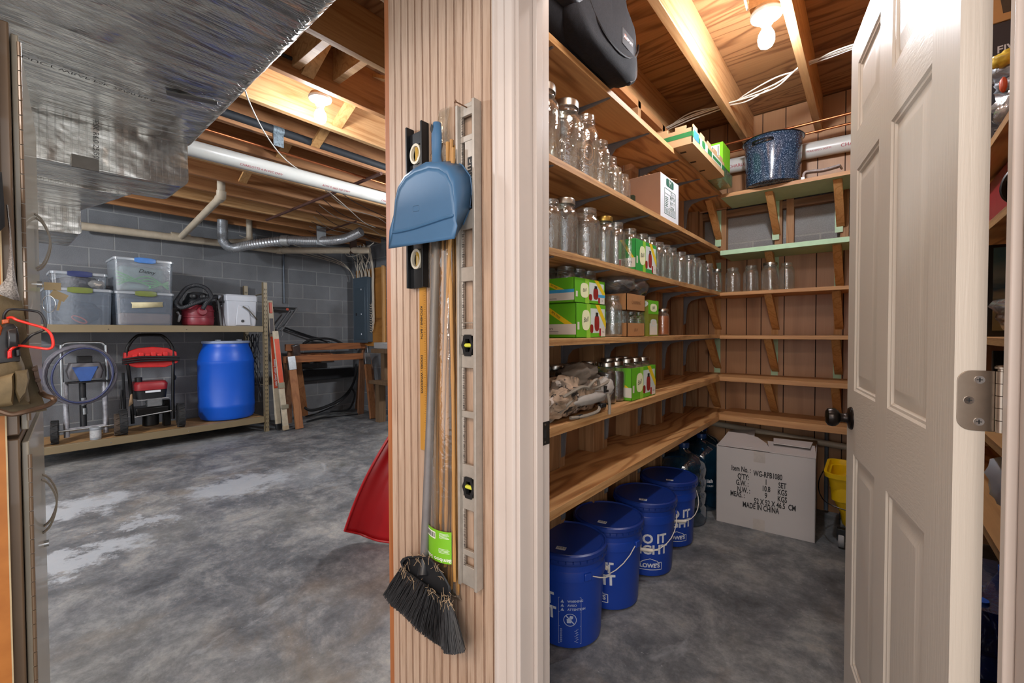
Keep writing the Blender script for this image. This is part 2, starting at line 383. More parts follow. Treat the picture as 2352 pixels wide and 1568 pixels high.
# ------------------------------------------------------------------ setting
b = MB(); b.box(-6.6, 1.9, -2.6, 4.0, -.12, 0); struct('floor', b, M_CONC)
b = MB(); b.box(-6.6, 1.9, -2.6, 4.0, CD, CD+.03); ceil = struct('ceiling', b, M_DECK)
for k in range(-4, 15):
    x = -.27-.408*k; b = MB(); b.box(x-.019, x+.019, -2.5, 3.9, CJ, CD-.001)
    part('joist', b, M_JOIST if k in (0, 1, 2, 3, 4) else M_JOIST2 if k % 3 else M_JOIST, ceil, .002)
b = MB(); b.box(XBLK-.2, XBLK, -2.6, 4.0, 0, CD); struct('wall_left', b, blocks('block_wall_a', 1, '6d6f73', '797a7d', '8d8e8e', .11, -.075))
M_BLKE = blocks('block_wall_b', 0, '67696d', '75767a', '858686', .2, -.075)
b = MB(); b.box(XBLK-.2, 1.9, YBB+.1, YBB+.3, 0, CD); struct('wall_end', b, M_BLKE)
b = MB(); b.box(-1.05, .8, YBB, YBB+.1, 0, CD)
back = struct('wall_back', b, blocks('block_wall_c', 0, '8a8a8a', '969594', 'a2a09c', .06, -.04))
# panelling on the pantry's back wall: boards between dark grooves, below and above an open strip of block
GX = [-1.12, -.957, -.83, -.694, -.60, -.459, -.276, -.13, .05, .2, .35, .48, .62]
for z0, z1 in ((0, 1.75), (2.12, 2.75)):
    b = MB()
    for i in range(len(GX)-1): b.box(GX[i]+.003, GX[i+1]-.003, YB, YB+.006, z0, z1)
    b.mi = 1; b.box(-1.12, .62, YB+.004, YB+.012, z0, z1)
    part('panelling', b, [M_PANEL, M_DARKG], back)
for x in (-1.03, -.86, -.50, -.43, -.13, .2, .5):
    b = MB(); b.box(x-.022, x+.022, YB+.012, YBB, 0, 2.75); part('furring_strip', b, M_STUD, back)
b = MB(); b.box(-1.1, .6, YB+.013, YBB-.002, 2.06, 2.11); part('furring_strip', b, wood('strip_x', '8f6a48', '6e4c30', 'x', 50), back)
# partition between pantry and basement: panel skin with open studs towards the pantry
b = MB()
ys = [.905, 1.2, 1.55, 1.9, 2.15, 2.5, 2.8, 3.15, 3.35, 3.62]
for i in range(len(ys)-1): b.box(XL-.006, XL, ys[i]+.003, ys[i+1]-.003, 0, CD)
b.mi = 1; b.box(XL-.02, XL-.005, .905, YBB+.1, 0, CD)
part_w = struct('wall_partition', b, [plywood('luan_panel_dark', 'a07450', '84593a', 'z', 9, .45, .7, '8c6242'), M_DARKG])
STUDS = [1.19, 1.59, 1.99, 2.40, 2.78, 3.19, 3.53]
for y in STUDS:
    b = MB(); b.box(XL, XS, y-.02, y+.02, 0, CJ); part('stud', b, M_STUD, part_w, .002)
    if y > 1.5 and y < 3:
        b = MB(); b.box(XL, XS-.004, y-.115, y-.0205, 0, 2.1); part('stud', b, M_STUD, part_w, .002)
b = MB(); b.box(XL, XS, .91, 3.6, CJ-.04, CJ-.001); part('top_plate', b, M_JOIST2, part_w)
b = MB(); b.box(.62, .66, .905, YBB, 0, CD); struct('wall_right', b, M_PANEL)
# wall with the doorway, seen as the narrow pillar
b = MB(); b.box(-1.118, -.637, WF+.012, WB, 0, CJ); b.box(-1.118, .9, WF+.012, WB, 2.12, CJ); b.box(.164, .9, WF+.012, WB, 0, 2.12)
front = struct('wall_front', b, M_STUD)
# bead board skin: flat strips with twin grooves, cut as one profile
xa, xb = onY(899, 784, WF).x, onY(1134, 784, WF).x; n = 13; st = (xb-xa)/n; prof = [(xa, WF+.011)]
for i in range(n):
    x = xa+st*i; w = st
    prof += [(x, WF)] if i == 0 else []
    prof += [(x+w-.0068, WF), (x+w-.0058, WF+.003), (x+w-.0046, WF+.0002), (x+w-.0028, WF+.0002), (x+w-.0016, WF+.003), (x+w-.0006, WF)]
prof += [(xb, WF), (xb, WF+.011)]
t = NT('beadboard'); v = t.coord((1, 1, .045)); g = t.noise(v, 150, 4, .7); g2 = t.noise(t.coord((1, 1, .1)), 22, 4, .6, .6)
c = t.ramp(g, [(.3, '8d6f58'), (.45, 'b39680'), (.7, 'c3a994')]); c = t.mix(.4, c, t.ramp(g2, [(.35, '9a7c64'), (.65, 'c0a690')]))
t.base(c); t.p.inputs['Roughness'].default_value = .5; t.bump(g, .1, .001); M_BEAD = t.m
b = MB(); b.prism(prof, 'z', 0.0, CJ); b.m = [1 if (max(b.v[i].y for i in f) > WF+.0025 and max(b.v[i].y for i in f) < WF+.005) else 0 for f in b.f]; part('beadboard', b, [M_BEAD, plain('bead_groove', '7d5a44', .6, var=.25, scale=30)], front, ang=12)
b = MB(); b.box(xb+.0005, .9, WF, WF+.0115, 2.125, CJ); b.box(.166, .9, WF, WF+.0115, 0, 2.124); part('upper_panel', b, M_BEAD, front)
b = MB(); b.box(onY(888, 784, WF).x, xa+.0005, WF+.002, WF+.05, 0, CJ); struct('trim_1', b, wood('edge_trim', 'a9683a', '8a4c22', 'z', 70, .5, knots=False), None, .001)
# door casings, jambs, stops
def casing(x0, x1, name):
    s = 1 if x1 > x0 else -1; w = abs(x1-x0)
    pr = [(0, 0), (0, .012), (.006, .016), (.012, .0165), (.0145, .0125), (.036, .0115), (.038, .0075), (.0395, .0115), (w-.006, .013), (w-.003, .012), (w, .008), (w, 0)]
    b = MB(); b.prism([(x0+s*p[0], WF-p[1]) for p in pr], 'z', 0, 2.11); struct(name, b, M_FRAME, ang=25)
casing(onY(1132.5, 784, WF-.012).x, -.632, 'trim_2')
casing(.228, .158, 'trim_3')
b = MB(); b.box(-.69, .235, WF-.012, WF, 2.062, 2.13); struct('trim_4', b, M_FRAME)
fr = MB(); fr.box(-.637, -.623, WF-.002, WB, 0, 2.062); fr.box(.15, .164, WF-.002, WB, 0, 2.062); fr.box(-.623, .15, WF-.002, WB, 2.05, 2.062)
fr = struct('door_frame', fr, M_FRAME, None, .0015)
for x0, x1 in ((-.623, -.612), (.139, .15)):
    b = MB(); b.box(x0, x1, .8355, .862, 0, 2.05); part('door_stop', b, M_FRAME, fr, .002)
b = MB(); b.box(-.6235, -.6215, .872, .903, .918, .976); b.mi = 1; b.box(-.6218, -.6212, .877, .888, .936, .956)
b.mi = 2
for z in (.925, .969): b.cyl((-.6216, .884, z), (-.6209, .884, z), .0032, 10)
part('strike_plate', b, [plain('strike_dark', '35322f', .4, .7), plain('strike_hole', '0a0908', .9), M_CHROME], fr)
for z in (.27, .30, 1.155, 1.09): pass

# ------------------------------------------------------------------ the open door
TH = R(11.35); DA = Vector((.0998, .9243, 0)); DU = Vector((-math.sin(TH), math.cos(TH), 0)); DN = Vector((math.cos(TH), math.sin(TH), 0))
DW, DT, Z0, Z1 = .752, .0342, .014, 2.045
def DP(s, d, z): return DA+DU*s+DN*d+Vector((0, 0, z))
t = NT('door_paint'); g = t.noise(t.coord((1, .03, 1)), 190, 3, .6, .3)
t.base('cdc4b8'); t.p.inputs['Roughness'].default_value = .4; t.bump(g, .5, .0012); M_DOORH = t.m
t = NT('door_paint_upright'); g = t.noise(t.coord((1, 1, .03)), 190, 3, .6, .3)
t.base('cdc4b8'); t.p.inputs['Roughness'].default_value = .4; t.bump(g, .45, .0012); M_DOOR = t.m
panels = [(.110, .342, .233, .848), (.110, .342, 1.03, 1.656), (.110, .342, 1.765, 1.955), (.437, .665, .233, .848), (.437, .665, 1.03, 1.656), (.437, .665, 1.765, 1.955)]
ss = sorted({0, DW, *[p[0] for p in panels], *[p[1] for p in panels]}); zs = sorted({Z0, Z1, *[p[2] for p in panels], *[p[3] for p in panels]})
b = MB()
for i in range(len(ss)-1):
    for j in range(len(zs)-1):
        s0, s1, z0, z1 = ss[i], ss[i+1], zs[j], zs[j+1]
        isP = any(abs(p[0]-s0) < 1e-6 and abs(p[2]-z0) < 1e-6 for p in panels)
        b.mi = 1 if (not isP and any(abs(p[0]-s0) < 1e-6 for p in panels)) else 0
        for side in (0, 1):
            def q(s, z, dep): return DP(s, dep if side == 0 else DT-dep, z)
            if not isP:
                b.add([q(s0, z0, 0), q(s1, z0, 0), q(s1, z1, 0), q(s0, z1, 0)], [(0, 1, 2, 3)])
            else:
                rings = []
                for ins, dep in ((0, 0), (.005, .0035), (.010, .0042), (.014, .0085), (.022, .0085), (.046, .0018), (.049, .0018)):
                    rings.append([q(s0+ins, z0+ins, dep), q(s1-ins, z0+ins, dep), q(s1-ins, z1-ins, dep), q(s0+ins, z1-ins, dep)])
                b.loft(rings, False, True)
b.mi = 0
b.add([DP(s, d, z) for s in (0, DW) for d in (0, DT) for z in (Z0, Z1)], [(0, 1, 3, 2), (4, 6, 7, 5), (0, 2, 6, 4), (1, 5, 7, 3)])
door = struct('door_1', b, [M_DOOR, M_DOORH], ang=18)
# knob on both faces
KZ = .946; ks = .690
for sgn, dep in ((-1, 0), (1, DT)):
    M = Matrix(((DU.x, 0, DN.x*sgn, 0), (DU.y, 0, DN.y*sgn, 0), (0, 1, 0, 0), (0, 0, 0, 1)))
    b = MB(); b.lathe([(0, 0), (.033, 0), (.033, .003), (.030, .007), (.016, .010), (.013, .014), (.0125, .024), (.014, .028), (.021, .032), (.0265, .040), (.0275, .048), (.025, .057), (.017, .062), (0, .063)], DP(ks, dep, KZ), 28, M)
    part('knob', b, M_BRONZE, door)
# hinges: leaf on the door's edge, barrel at the corner
def hinge(zc):
    h = .0445
    b = MB(); pr = []
    for (cx, cz, a0) in ((.016, h-.016, 90), (.016, -h+.016, 180)):
        for i in range(7):
            a = R(a0+15*i); pr.append((cx+.003+.016*math.cos(a), cz+.016*math.sin(a)))
    pr += [(.0435, -h), (.0435, h)]
    k = len(pr); b.add([DP(-.0016, d, zc+z) for d, z in pr]+[DP(.0004, d, zc+z) for d, z in pr], [tuple(range(k)), tuple(range(2*k-1, k-1, -1))]+[(i, i+k, (i+1) % k+k, (i+1) % k) for i in range(k)])
    hg = part('hinge', b, M_BRUSHED, door, .0004)
    pin = DP(-.006, DT+.0150, zc); b = MB()
    for i in range(5):
        z0 = -h+i*h*2/5; b.cyl(pin+Vector((0, 0, z0+.0005)), pin+Vector((0, 0, z0+h*2/5-.0005)), .0066, 16)
    b.lathe([(.0, h), (.0055, h), (.0055, h+.003), (.0085, h+.004), (.0085, h+.006), (.006, h+.0085), (0, h+.009)], pin, 16)
    part('barrel', b, M_BRUSHED, hg)
    b = MB(); b.mi = 0
    for d, z in ((.027, .031), (.016, 0), (.027, -.031)):
        c = DP(-.0016, d, zc+z); b.mi = 0; b.cyl(c, c-DU*.0008, .0058, 16); b.mi = 1
        e = DN*.0032; f = Vector((0, 0, .0032)); o = c-DU*.0010
        for p in (e, f): b.beam(o-p, o+p, .0013, .0004, DU)
    part('screw', b, [M_CHROME, M_INK], hg)
hinge(1.097); hinge(.26); hinge(1.87)
# ================================================================== PANTRY
XF, YF = -.796, 3.22
LV = [(2.13, 2.155), (1.748, 1.772), (1.450, 1.474), (1.155, 1.178), (.857, .888), (.582, .614)]      # left boards: underside, top
LB = [(2.115, 2.139), (1.724, 1.755), (1.446, 1.468), (1.150, 1.173), (.860, .890), (.588, .630)]     # back boards
ORD = ['top', 'second', 'third', 'fourth', 'fifth', 'lowest']
M_OSB = wood('shelf_edge_osb', 'c79d68', '6e4424', 'y', 160, .7, 'b88a54', knots=False)
def bracket(y, zu):
    """pressed steel shelf bracket under a left shelf"""
    b = MB(); x0 = XS+.001; L = .222
    b.box(x0, x0+.003, y-.014, y+.014, zu-.20, zu)
    b.prism([(x0, zu-.0005), (x0+L, zu-.0005), (x0+L, zu-.004), (x0+.12, zu-.013), (x0+.05, zu-.03), (x0+.028, zu-.055), (x0+.018, zu-.10), (x0+.012, zu-.19), (x0, zu-.195)], 'y', y-.0035, y+.0035)
    b.prism([(x0+.003, y-.014), (x0+L-.004, y-.005), (x0+L, y), (x0+L-.004, y+.005), (x0+.003, y+.014)], 'z', zu-.0025, zu-.0004)
    return b
M_BRK = plain('grey_bracket', '77777a', .45, .3, .1)
for i, (zu, zt) in enumerate(LV):
    poly = [(XF, .91), (XF, YB-.004), (XL+.002, YB-.004)]
    for y in reversed(STUDS[:-1]):
        lo = y-.117 if 1.5 < y < 3 else y-.022
        poly += [(XL+.002, y+.022), (XS+.001, y+.022), (XS+.001, lo), (XL+.002, lo)]
    poly += [(XL+.002, .91)]
    b = MB(); b.prism(poly, 'z', zu, zt); b.m[2] = 1
    # first side face of the prism is the long front edge
    s = thing('wall_shelf', '%s plywood shelf along the long pantry wall' % ['topmost', 'second highest', 'third highest', 'fourth highest', 'second lowest', 'lowest'][i], 'shelf', (XF, 2.2, zu))
    part('board', b, [M_SHELF, M_OSB if i in (2, 3) else M_EDGE], s, .001)
    for y in STUDS[:-1]:
        if i < 5 or y < 3: part('bracket', bracket(y, zu), M_BRK, s)
for i, (zu, zt) in enumerate(LB):
    mint = i < 2
    b = MB(); b.box(XF+.001, .615, YF, YB-.004, zu, zt)
    b.m = [1 if mint else 0, 0, 2 if i != 1 else 1, 0, 0, 0]
    s = thing('wall_shelf', 'shelf board across the back wall, %s' % (['the topmost with green underside carrying the speckled pot', 'second from the top with mint green edge', 'third from the top holding five jars', 'fourth from the top, bare', 'fifth from the top, bare', 'lowest, over the white carton'][i]), 'shelf', (-.1, YF, zu))
    part('board', b, [M_SHELFB, M_MINT, M_SHELFB], s, .001)
    for x, dx in ((-.886, .012), (-.515, .010), (-.155, .006)):
        if x < XF: a = Vector((x, YF+.045, LV[i][0]-.001)); c = Vector((x+.004, YB-.035, LV[i][0]-.235))
        else: a = Vector((x, YF+.045, zu-.001)); c = Vector((x+dx, YB-.035, zu-.235))
        if i < 5:
            b = MB(); w = .022
            b.add([a+Vector((-w, 0, 0)), a+Vector((w, 0, 0)), a+Vector((w, .075, 0)), a+Vector((-w, .075, 0)),
                   c+Vector((-w, -.03, .03)), c+Vector((w, -.03, .03)), c+Vector((w, .033, 0)), c+Vector((-w, .033, 0))],
                  [(3, 2, 1, 0), (4, 5, 6, 7), (0, 1, 5, 4), (1, 2, 6, 5), (2, 3, 7, 6), (3, 0, 4, 7)])
            part('brace', b, M_BRACE, s, .001)
            b = MB(); b.box(c.x-.03, c.x+.012, YB-.004, YB-.0005, zu-.27, zu-.001)
            part('cleat', b, M_MINT if i in (1, 3) or mint else M_BRACE, s)

# ---- canning jars
M_GLASS = thin_glass('jar_glass', 'f6fbfa', .05, .10, .8, 42, .03, 'e6eef0')
M_LID = plain('tin_band', 'b9b6ae', .28, 1.0, .1); M_GOLD = plain('gold_band', 'b59a52', .3, 1.0, .1)
def jar_prof(r, h, wide=False):
    n = r*.82 if wide else r*.72
    return [(0, .004), (r*.8, .002), (r*.96, .006), (r, .014), (r, h*.66), (r*.985, h*.70), (r*.93, h*.76), (n+.003, h*.83), (n, h*.85), (n, h*.875), (n+.0025, h*.885), (n, h*.90), (n+.0022, h*.915), (n, h*.935), (n+.0015, h*.955), (n+.001, h*.995), (n-.002, h), (n-.004, h*.99), (n-.004, h*.9)]
def make_jar(name, label, group, r, h, lid=None, wide=False, fill=None):
    t = thing(name, label, 'jar', (0, 0, -5), 0, group)
    b = MB(); b.lathe(jar_prof(r, h, wide), n=20); b.f = [f for f in b.f if len(f) == 4]; b.m = b.m[:len(b.f)]
    part('glass', b, M_GLASS, t, ang=60, local=True)
    n = r*.82 if wide else r*.72
    if lid is not None:
        b = MB(); b.lathe([(n+.003, h*.905), (n+.0045, h*.91), (n+.0045, h*.985), (n+.003, h*1.005)]+([(0, h*1.006)] if lid != 'ring' else [(n-.003, h*1.005)]), n=20)
        b.f = [f for f in b.f if len(f) == 4]; b.m = b.m[:len(b.f)]
        part('lid' if lid != 'ring' else 'band', b, M_GOLD if lid == 'gold' else M_LID, t, local=True)
    if fill:
        b = MB(); b.lathe([(0, .008), (r*.92, .008), (r*.93, h*.64), (r*.85, h*.74), (0, h*.75)], n=16)
        part('contents', b, fill, t, local=True)
    return t
def put(proto, used, locs, label=None, group=None):
    out = []; base = proto['label']
    for i_, (x, y, z) in enumerate(locs):
        if not used: proto.matrix_world = Matrix.Translation((x, y, z)); WMAT[proto.name] = proto.matrix_world.copy(); used.append(1); out.append(proto); o = proto
        else: o = dup(proto, (x, y, z), rnd.uniform(0, 6))
        o['label'] = label or (base.format(ORDN[i_]) if '{}' in base else base)
        if o is not proto: out.append(o)
    return out
# second shelf
z2 = LV[1][1]+.0005; z3 = LV[2][1]+.0005; z4 = LV[3][1]+.0005; z5 = LV[4][1]+.0005
def Yx(px, X): return onX(px, 768, X).y
big = make_jar('canning_jar', 'big half-gallon clear jar standing on the second shelf, nearest the doorway', None, .060, .262, 'ring'); put(big, [], [(-.872, Yx(1238, -.872)+.02, z2)], 'big clear glass jar on the second shelf, half hidden by the door frame')
big = make_jar('canning_jar', 'big clear glass jar with a metal band on the second shelf, tallest in full view', None, .062, .262, 'ring'); put(big, [], [(-.868, Yx(1299, -.868), z2)])
big = make_jar('canning_jar', 'tall open clear jar with raised oval emblem on the second shelf', None, .055, .258, None)
b = MB()
for k in range(28):
    a0 = 2*math.pi*k/28; a1 = 2*math.pi*(k+1)/28
    def ov(a, f): ang = -.75+.028*f*math.cos(a)/.055; return Vector((.0553*math.cos(ang), .0553*math.sin(ang), .105+.05*f*math.sin(a)))
    b.add([ov(a0, 1), ov(a1, 1), ov(a1, .93), ov(a0, .93)], [(0, 1, 2, 3)])
    b.add([ov(a0, .62), ov(a1, .62), ov(a1, .5), ov(a0, .5)], [(0, 1, 2, 3)])
part('emblem', b, thin_glass('emblem_glass', 'ffffff', .15, .45), big, local=True)
put(big, [], [(-.862, Yx(1342, -.862), z2)])
q = make_jar('canning_jar', 'medium clear jar on the second shelf right of the emblem jar, front one of two', None, .043, .19, None); put(q, [], [(-.845, Yx(1377, -.845), z2)])
q = make_jar('canning_jar', 'medium clear jar on the second shelf behind and right of its twin', None, .048, .20, None); put(q, [], [(-.905, Yx(1397, -.905), z2)])
q = make_jar('canning_jar', 'tiny clear jar on the second shelf, front one of the pair beside the brown carton', None, .031, .115, None, True); put(q, [], [(-.835, Yx(1412, -.835), z2)])
q = make_jar('canning_jar', 'small clear jar with shoulders on the second shelf, touching the brown carton', None, .035, .128, None); put(q, [], [(-.86, Yx(1429, -.86), z2)])
# third shelf: quart jars, the carton, then a long file of jars
for px, X, r, h, lid, lab in ((1261, -.86, .046, .18, None, 'clear quart jar on the third shelf, cut off by the door frame'),
                         (1295, -.865, .052, .205, 'ring', 'clear quart jar with metal band on the third shelf near the door frame'),
                         (1345, -.865, .058, .205, None, 'stout wide clear jar on the third shelf left of the gold-lidded jar'),
                         (1386, -.868, .047, .205, 'gold', 'clear jar with a gold lid on the third shelf'),
                         (1414, -.842, .041, .19, None, 'clear jar on the third shelf standing against the green carton')):
    put(make_jar('canning_jar', lab, None, r, h, lid), [], [(X, Yx(px, X), z3)])
q = make_jar('canning_jar', '{} open jar standing in the green carton on the third shelf', 'jars in the carton on the third shelf', .040, .185, None)
put(q, [], [(-.845, Yx(1441, -.845)+.02, z3+.006), (-.845, Yx(1473, -.845), z3+.006), (-.845, Yx(1487, -.845)+.02, z3+.006)])
q = make_jar('canning_jar', '{} clear jar beyond the green carton in the file on the third shelf', 'file of jars on the third shelf', .047, .186, None)
L3 = [(-.855, Yx(px, -.855), z3) for px in (1507, 1522, 1538, 1560)]+[(-.85, Yx(px, -.85), z3) for px in (1580, 1594, 1607, 1624)]
L3 = [L3[0]]+[p for i, p in enumerate(L3[1:]) ]
yy = L3[0][1]; L3b = []
for i, (x, y, z) in enumerate(L3):
    y = max(y, yy+ (.098 if i else 0)); yy = y; L3b.append((x, y, z))
put(q, [], L3b)
q = make_jar('canning_jar', '{} clear jar in the rear file on the third shelf, counted from the carton', 'rear jars on the third shelf', .045, .184, None)
put(q, [], [(-.955, 2.12+.118*i, z3) for i in range(8)])
z3b = LB[2][1]+.0005
for (x, y, r, h, lid, lab) in ((-.835, 3.30, .036, .165, 'ring', 'small jar with metal band at the inner corner of the third shelf'),
                           (-.735, 3.31, .050, .172, None, 'second jar from the corner on the back wall shelf, squat and open'),
                           (-.622, 3.31, .049, .178, None, 'third jar from the corner on the back wall shelf'),
                           (-.507, 3.30, .053, .183, 'ring', 'clear jar with bright metal band under the middle brace on the back shelf'),
                           (-.420, 3.345, .045, .18, None, 'last jar in the row on the back wall shelf, by the bare paneling')):
    put(make_jar('canning_jar', lab, None, r, h, lid), [], [(x, y, z3b if x > XF+.03 else z3)])

# ---- green jar cartons
M_GRN = plain('carton_green', '5fae1e', .55, var=.06, scale=5); M_GRN2 = plain('carton_green_dark', '2f9a44', .55, var=.06, scale=5)
M_LIME = plain('carton_lime', '8cc63a', .55, var=.05); M_YEL = plain('carton_yellow', 'e0c21c', .55, var=.05); M_CREAM = plain('carton_cream', 'e9ecc0', .55, var=.03)
M_PALE = plain('carton_pale', 'd3cfc4', .55, var=.04); M_PHOTO = plain('carton_photo', 'c9d4d0', .5, var=.12, scale=9); M_RED = plain('carton_red', 'a01c28', .5); M_SKY = plain('carton_blue', '3f9fd0', .5)
M_JAM = plain('photo_red', '8e2420', .5); M_CARD = plain('brown_card', 'a5764a', .75, var=.08, scale=8); M_CARDIN = plain('card_inside', '8a6a48', .8)
CARTM = [M_GRN, M_LIME, M_YEL, M_CREAM, M_PALE, M_PHOTO, M_RED, M_SKY, M_JAM, M_INK, M_CARDIN]
class Face:
    def __init__(s, o, ex, ez, w, h): s.M = face_M(o, ex, ez); s.w = w; s.h = h
    def poly(s, mb, pts, off=.0006, mi=0):
        mb.mi = mi; mb.add([s.M @ Vector((u*s.w, v*s.h, off)) for u, v in pts], [tuple(range(len(pts)))])
    def rect(s, mb, u0, v0, u1, v1, mi, off=.0006): s.poly(mb, [(u0, v0), (u1, v0), (u1, v1), (u0, v1)], off, mi)
    def oval(s, mb, cu, cv, ru, rv, mi, off=.0006, n=20, p=.7):
        pts = []
        for k in range(n):
            a = 2*math.pi*k/n; c, d = math.cos(a), math.sin(a)
            pts.append((cu+ru*math.copysign(abs(c)**p, c), cv+rv*math.copysign(abs(d)**p, d)))
        s.poly(mb, pts, off, mi)
    def text(s, mb, txt, cu, cv, size, mi, off=.001, rot=0, ax='CENTER', bold=0, shear=0, sx=1):
        mb.mi = mi; M = s.M @ Matrix.Translation((cu*s.w, cv*s.h, off)) @ Matrix.Rotation(R(rot), 4, 'Z') @ Matrix.Diagonal((sx, 1, 1, 1))
        if shear: M = M @ Matrix(((1, shear, 0, 0), (0, 1, 0, 0), (0, 0, 1, 0), (0, 0, 0, 1)))
        text_mb(txt, size, M, mb, ax, bold)
def jar_carton(name, label, Y0, Y1, X0, X1, z, h, txt, blue=False, dark=False, group=None, jam=8, tray=True):
    t = thing(name, label, 'carton', (X1, Y0, z), 0, group)
    b = MB(); th = .003; hh = h
    b.box(X0, X1, Y0, Y1, z, z+th)
    b.box(X0, X0+th, Y0, Y1, z, z+hh); b.box(X1-th, X1, Y0, Y1, z, z+hh); b.box(X0, X1, Y0, Y0+th, z, z+hh); b.box(X0, X1, Y1-th, Y1, z, z+hh)
    part('tray', b, M_GRN2 if dark else M_GRN, t, .0008)
    w = Y1-Y0; F = Face((X1, Y0, z), (0, 1, 0), (0, 0, 1), w, h); p = MB()
    F.rect(p, .33, 0, .46, 1, 1); F.rect(p, .40, .14, .96, .88, 5, .0004)
    F.poly(p, [(.62, 1), (.76, 1), (1, .5), (1, .26)], .0008, 2)
    F.oval(p, .31, .52, .13, .30, 3, .0010); F.text(p, 'Ball', .31, .53, h*.20, 9, .0014, 8, shear=.35)
    F.oval(p, .68, .44, .085, .25, jam, .0007); F.rect(p, .635, .64, .725, .76, 9, .0008); F.oval(p, .50, .27, .055, .13, 8, .0008)
    F.rect(p, .82, .03, .98, .32 if not blue else .42, 4, .0010); F.rect(p, .76, .05, .82, .28, 6, .0011)
    if blue: F.rect(p, .76, .30, 1.0, .42, 7, .0012)
    F.text(p, txt.split()[0], .90, .17, h*.07, 9, .0014)
    F.rect(p, .04, .24, .10, .46, 4, .0008)
    part('front_print', p, CARTM, t)
    S = Face((X0, Y0, z), (1, 0, 0), (0, 0, 1), X1-X0, h); p = MB()
    S.poly(p, [(.10, 1), (.30, 1), (.97, .36), (.80, .36)], .0006, 2); S.text(p, 'BPA FREE', .56, .67, h*.085, 9, .0010, -math.degrees(math.atan2(.64*h, .58*(X1-X0))))
    S.rect(p, .04, .10, 1.0, .40, 4, .0008); S.rect(p, .05, .13, .17, .37, 6, .0010)
    S.text(p, txt, .24, .27, h*.12, 9, .0012, ax='LEFT')
    for k in range(2): S.rect(p, .24, .14+.04*k, .62, .15+.04*k, 9, .0012)
    if blue: S.rect(p, 0, .40, 1.0, .53, 7, .0010)
    part('side_print', p, CARTM, t)
    return t
X1c = -.822
ya, yb_ = Yx(1323, X1c), Yx(1391, X1c)
jar_carton('jar_carton', 'green pint jar carton on the fourth shelf, lower one of a stack', ya, yb_, -1.02, X1c, z4, .128, 'Pint Jars')
jar_carton('jar_carton', 'green jar carton with blue stripe stacked on the pint jar carton', Yx(1319, X1c), Yx(1389, X1c), -1.02, X1c, z4+.1295, .092, 'Jelly Jars', blue=True)
q = make_jar('canning_jar', '{} clear jar in the upper green carton on the fourth shelf, counted from the back', 'jars in the upper carton on the fourth shelf', .037, .135, None, True)
put(q, [], [(-.975+.085*i, Yx(1319, X1c)+.05+.085*k, z4+.134) for i in range(2) for k in range(3)])
q = make_jar('canning_jar', '{} clear jar in the lower green pint carton, counted from the back', 'jars in the lower carton on the fourth shelf', .037, .118, None, True)
put(q, [], [(-.975+.085*i, ya+.05+.085*k, z4+.0045) for i in range(2) for k in range(3)])
# third shelf carton
ya, yb_ = Yx(1460, -.815), Yx(1506, -.815)
jar_carton('jar_carton', 'green jar carton with bottle picture on the third shelf among clear jars', Yx(1458, -.805), Yx(1506, -.805), -.885, -.803, z3, .142, '12 Jars', dark=True)
# fifth shelf carton with filled jars
ya, yb_ = Yx(1451, -.818), Yx(1506, -.818)
jar_carton('jar_carton', 'green quart jar carton full of jars of yellow preserves on the fifth shelf', ya, yb_, -1.01, -.818, z5, .148, 'Quart Jars')
M_PICK = plain('preserves_yellow', 'b89a46', .5, var=.4, scale=45, bump=.3)
q = make_jar('canning_jar', '{} jar of yellow preserves in the fifth shelf carton, counted from the back', 'filled jars in the fifth shelf carton', .043, .182, 'lid', False, M_PICK)
put(q, [], [(-.96+.092*i, ya+.05+.093*k, z5+.005) for i in range(2) for k in range(int((yb_-ya-.06)/.093)+1)])
M_DARKF = plain('dark_preserves', '2e1d14', .5, var=.3, scale=40)
q = make_jar('canning_jar', '{} dark-filled lidded jar behind the camouflage pack, counted from the door frame', 'dark jars behind the camouflage pack', .042, .178, 'lid', False, M_DARKF)
put(q, [], [(-.982, 1.28+.092*i, z5) for i in range(6)]+[(-.885, 1.725+.09*i, z5) for i in range(2)])
# fourth shelf, right of the carton stack
q = make_jar('canning_jar', '{} clear quart jar past the green carton stack on the fourth shelf', 'quart jars right of the carton stack', .042, .178, None)
yj = Yx(1404, -.86)
put(q, [], [(-.862, yj+.015, z4), (-.875, yj+.107, z4)])
yc0, yc1 = Yx(1446, -.82), Yx(1481, -.82)
def card_tray(name, label, X0, X1, Y0, Y1, z, h, txt):
    t = thing(name, label, 'box', (X1, Y0, z)); b = MB(); th = .003
    b.box(X0, X1, Y0, Y1, z, z+th); b.box(X0, X0+th, Y0, Y1, z, z+h); b.box(X1-th, X1, Y0, Y1, z, z+h); b.box(X0, X1, Y0, Y0+th, z, z+h); b.box(X0, X1, Y1-th, Y1, z, z+h)
    part('tray', b, M_CARD, t); p = MB(); F = Face((X1, Y0, z), (0, 1, 0), (0, 0, 1), Y1-Y0, h); F.text(p, txt, .5, .5, h*.28, 0); part('print', p, plain('brown_print', '7a5230', .8), t)
card_tray('card_tray', 'low brown card tray of small jars standing on the fourth shelf', -1.0, -.822, yc0-.02, yc1, z4, .062, 'JELLY')
q = make_jar('canning_jar', '{} small clear jar in the brown card tray, counted from the back', 'small jars in the brown tray', .033, .112, None, True)
put(q, [], [(-.95+.085*i, yc0+.025+.085*k, z4+.004) for i in range(2) for k in range(3)])
card_tray('card_tray', 'brown card tray of plastic-wrapped rings resting on the small jars', -1.01, -.82, yc0-.03, yc1, z4+.1165, .075, 'CANNING')
M_POLY = thin_glass('clear_polythene', 'eceef0', .18, .18, 1.0, 26, .10, 'c9ccd0')
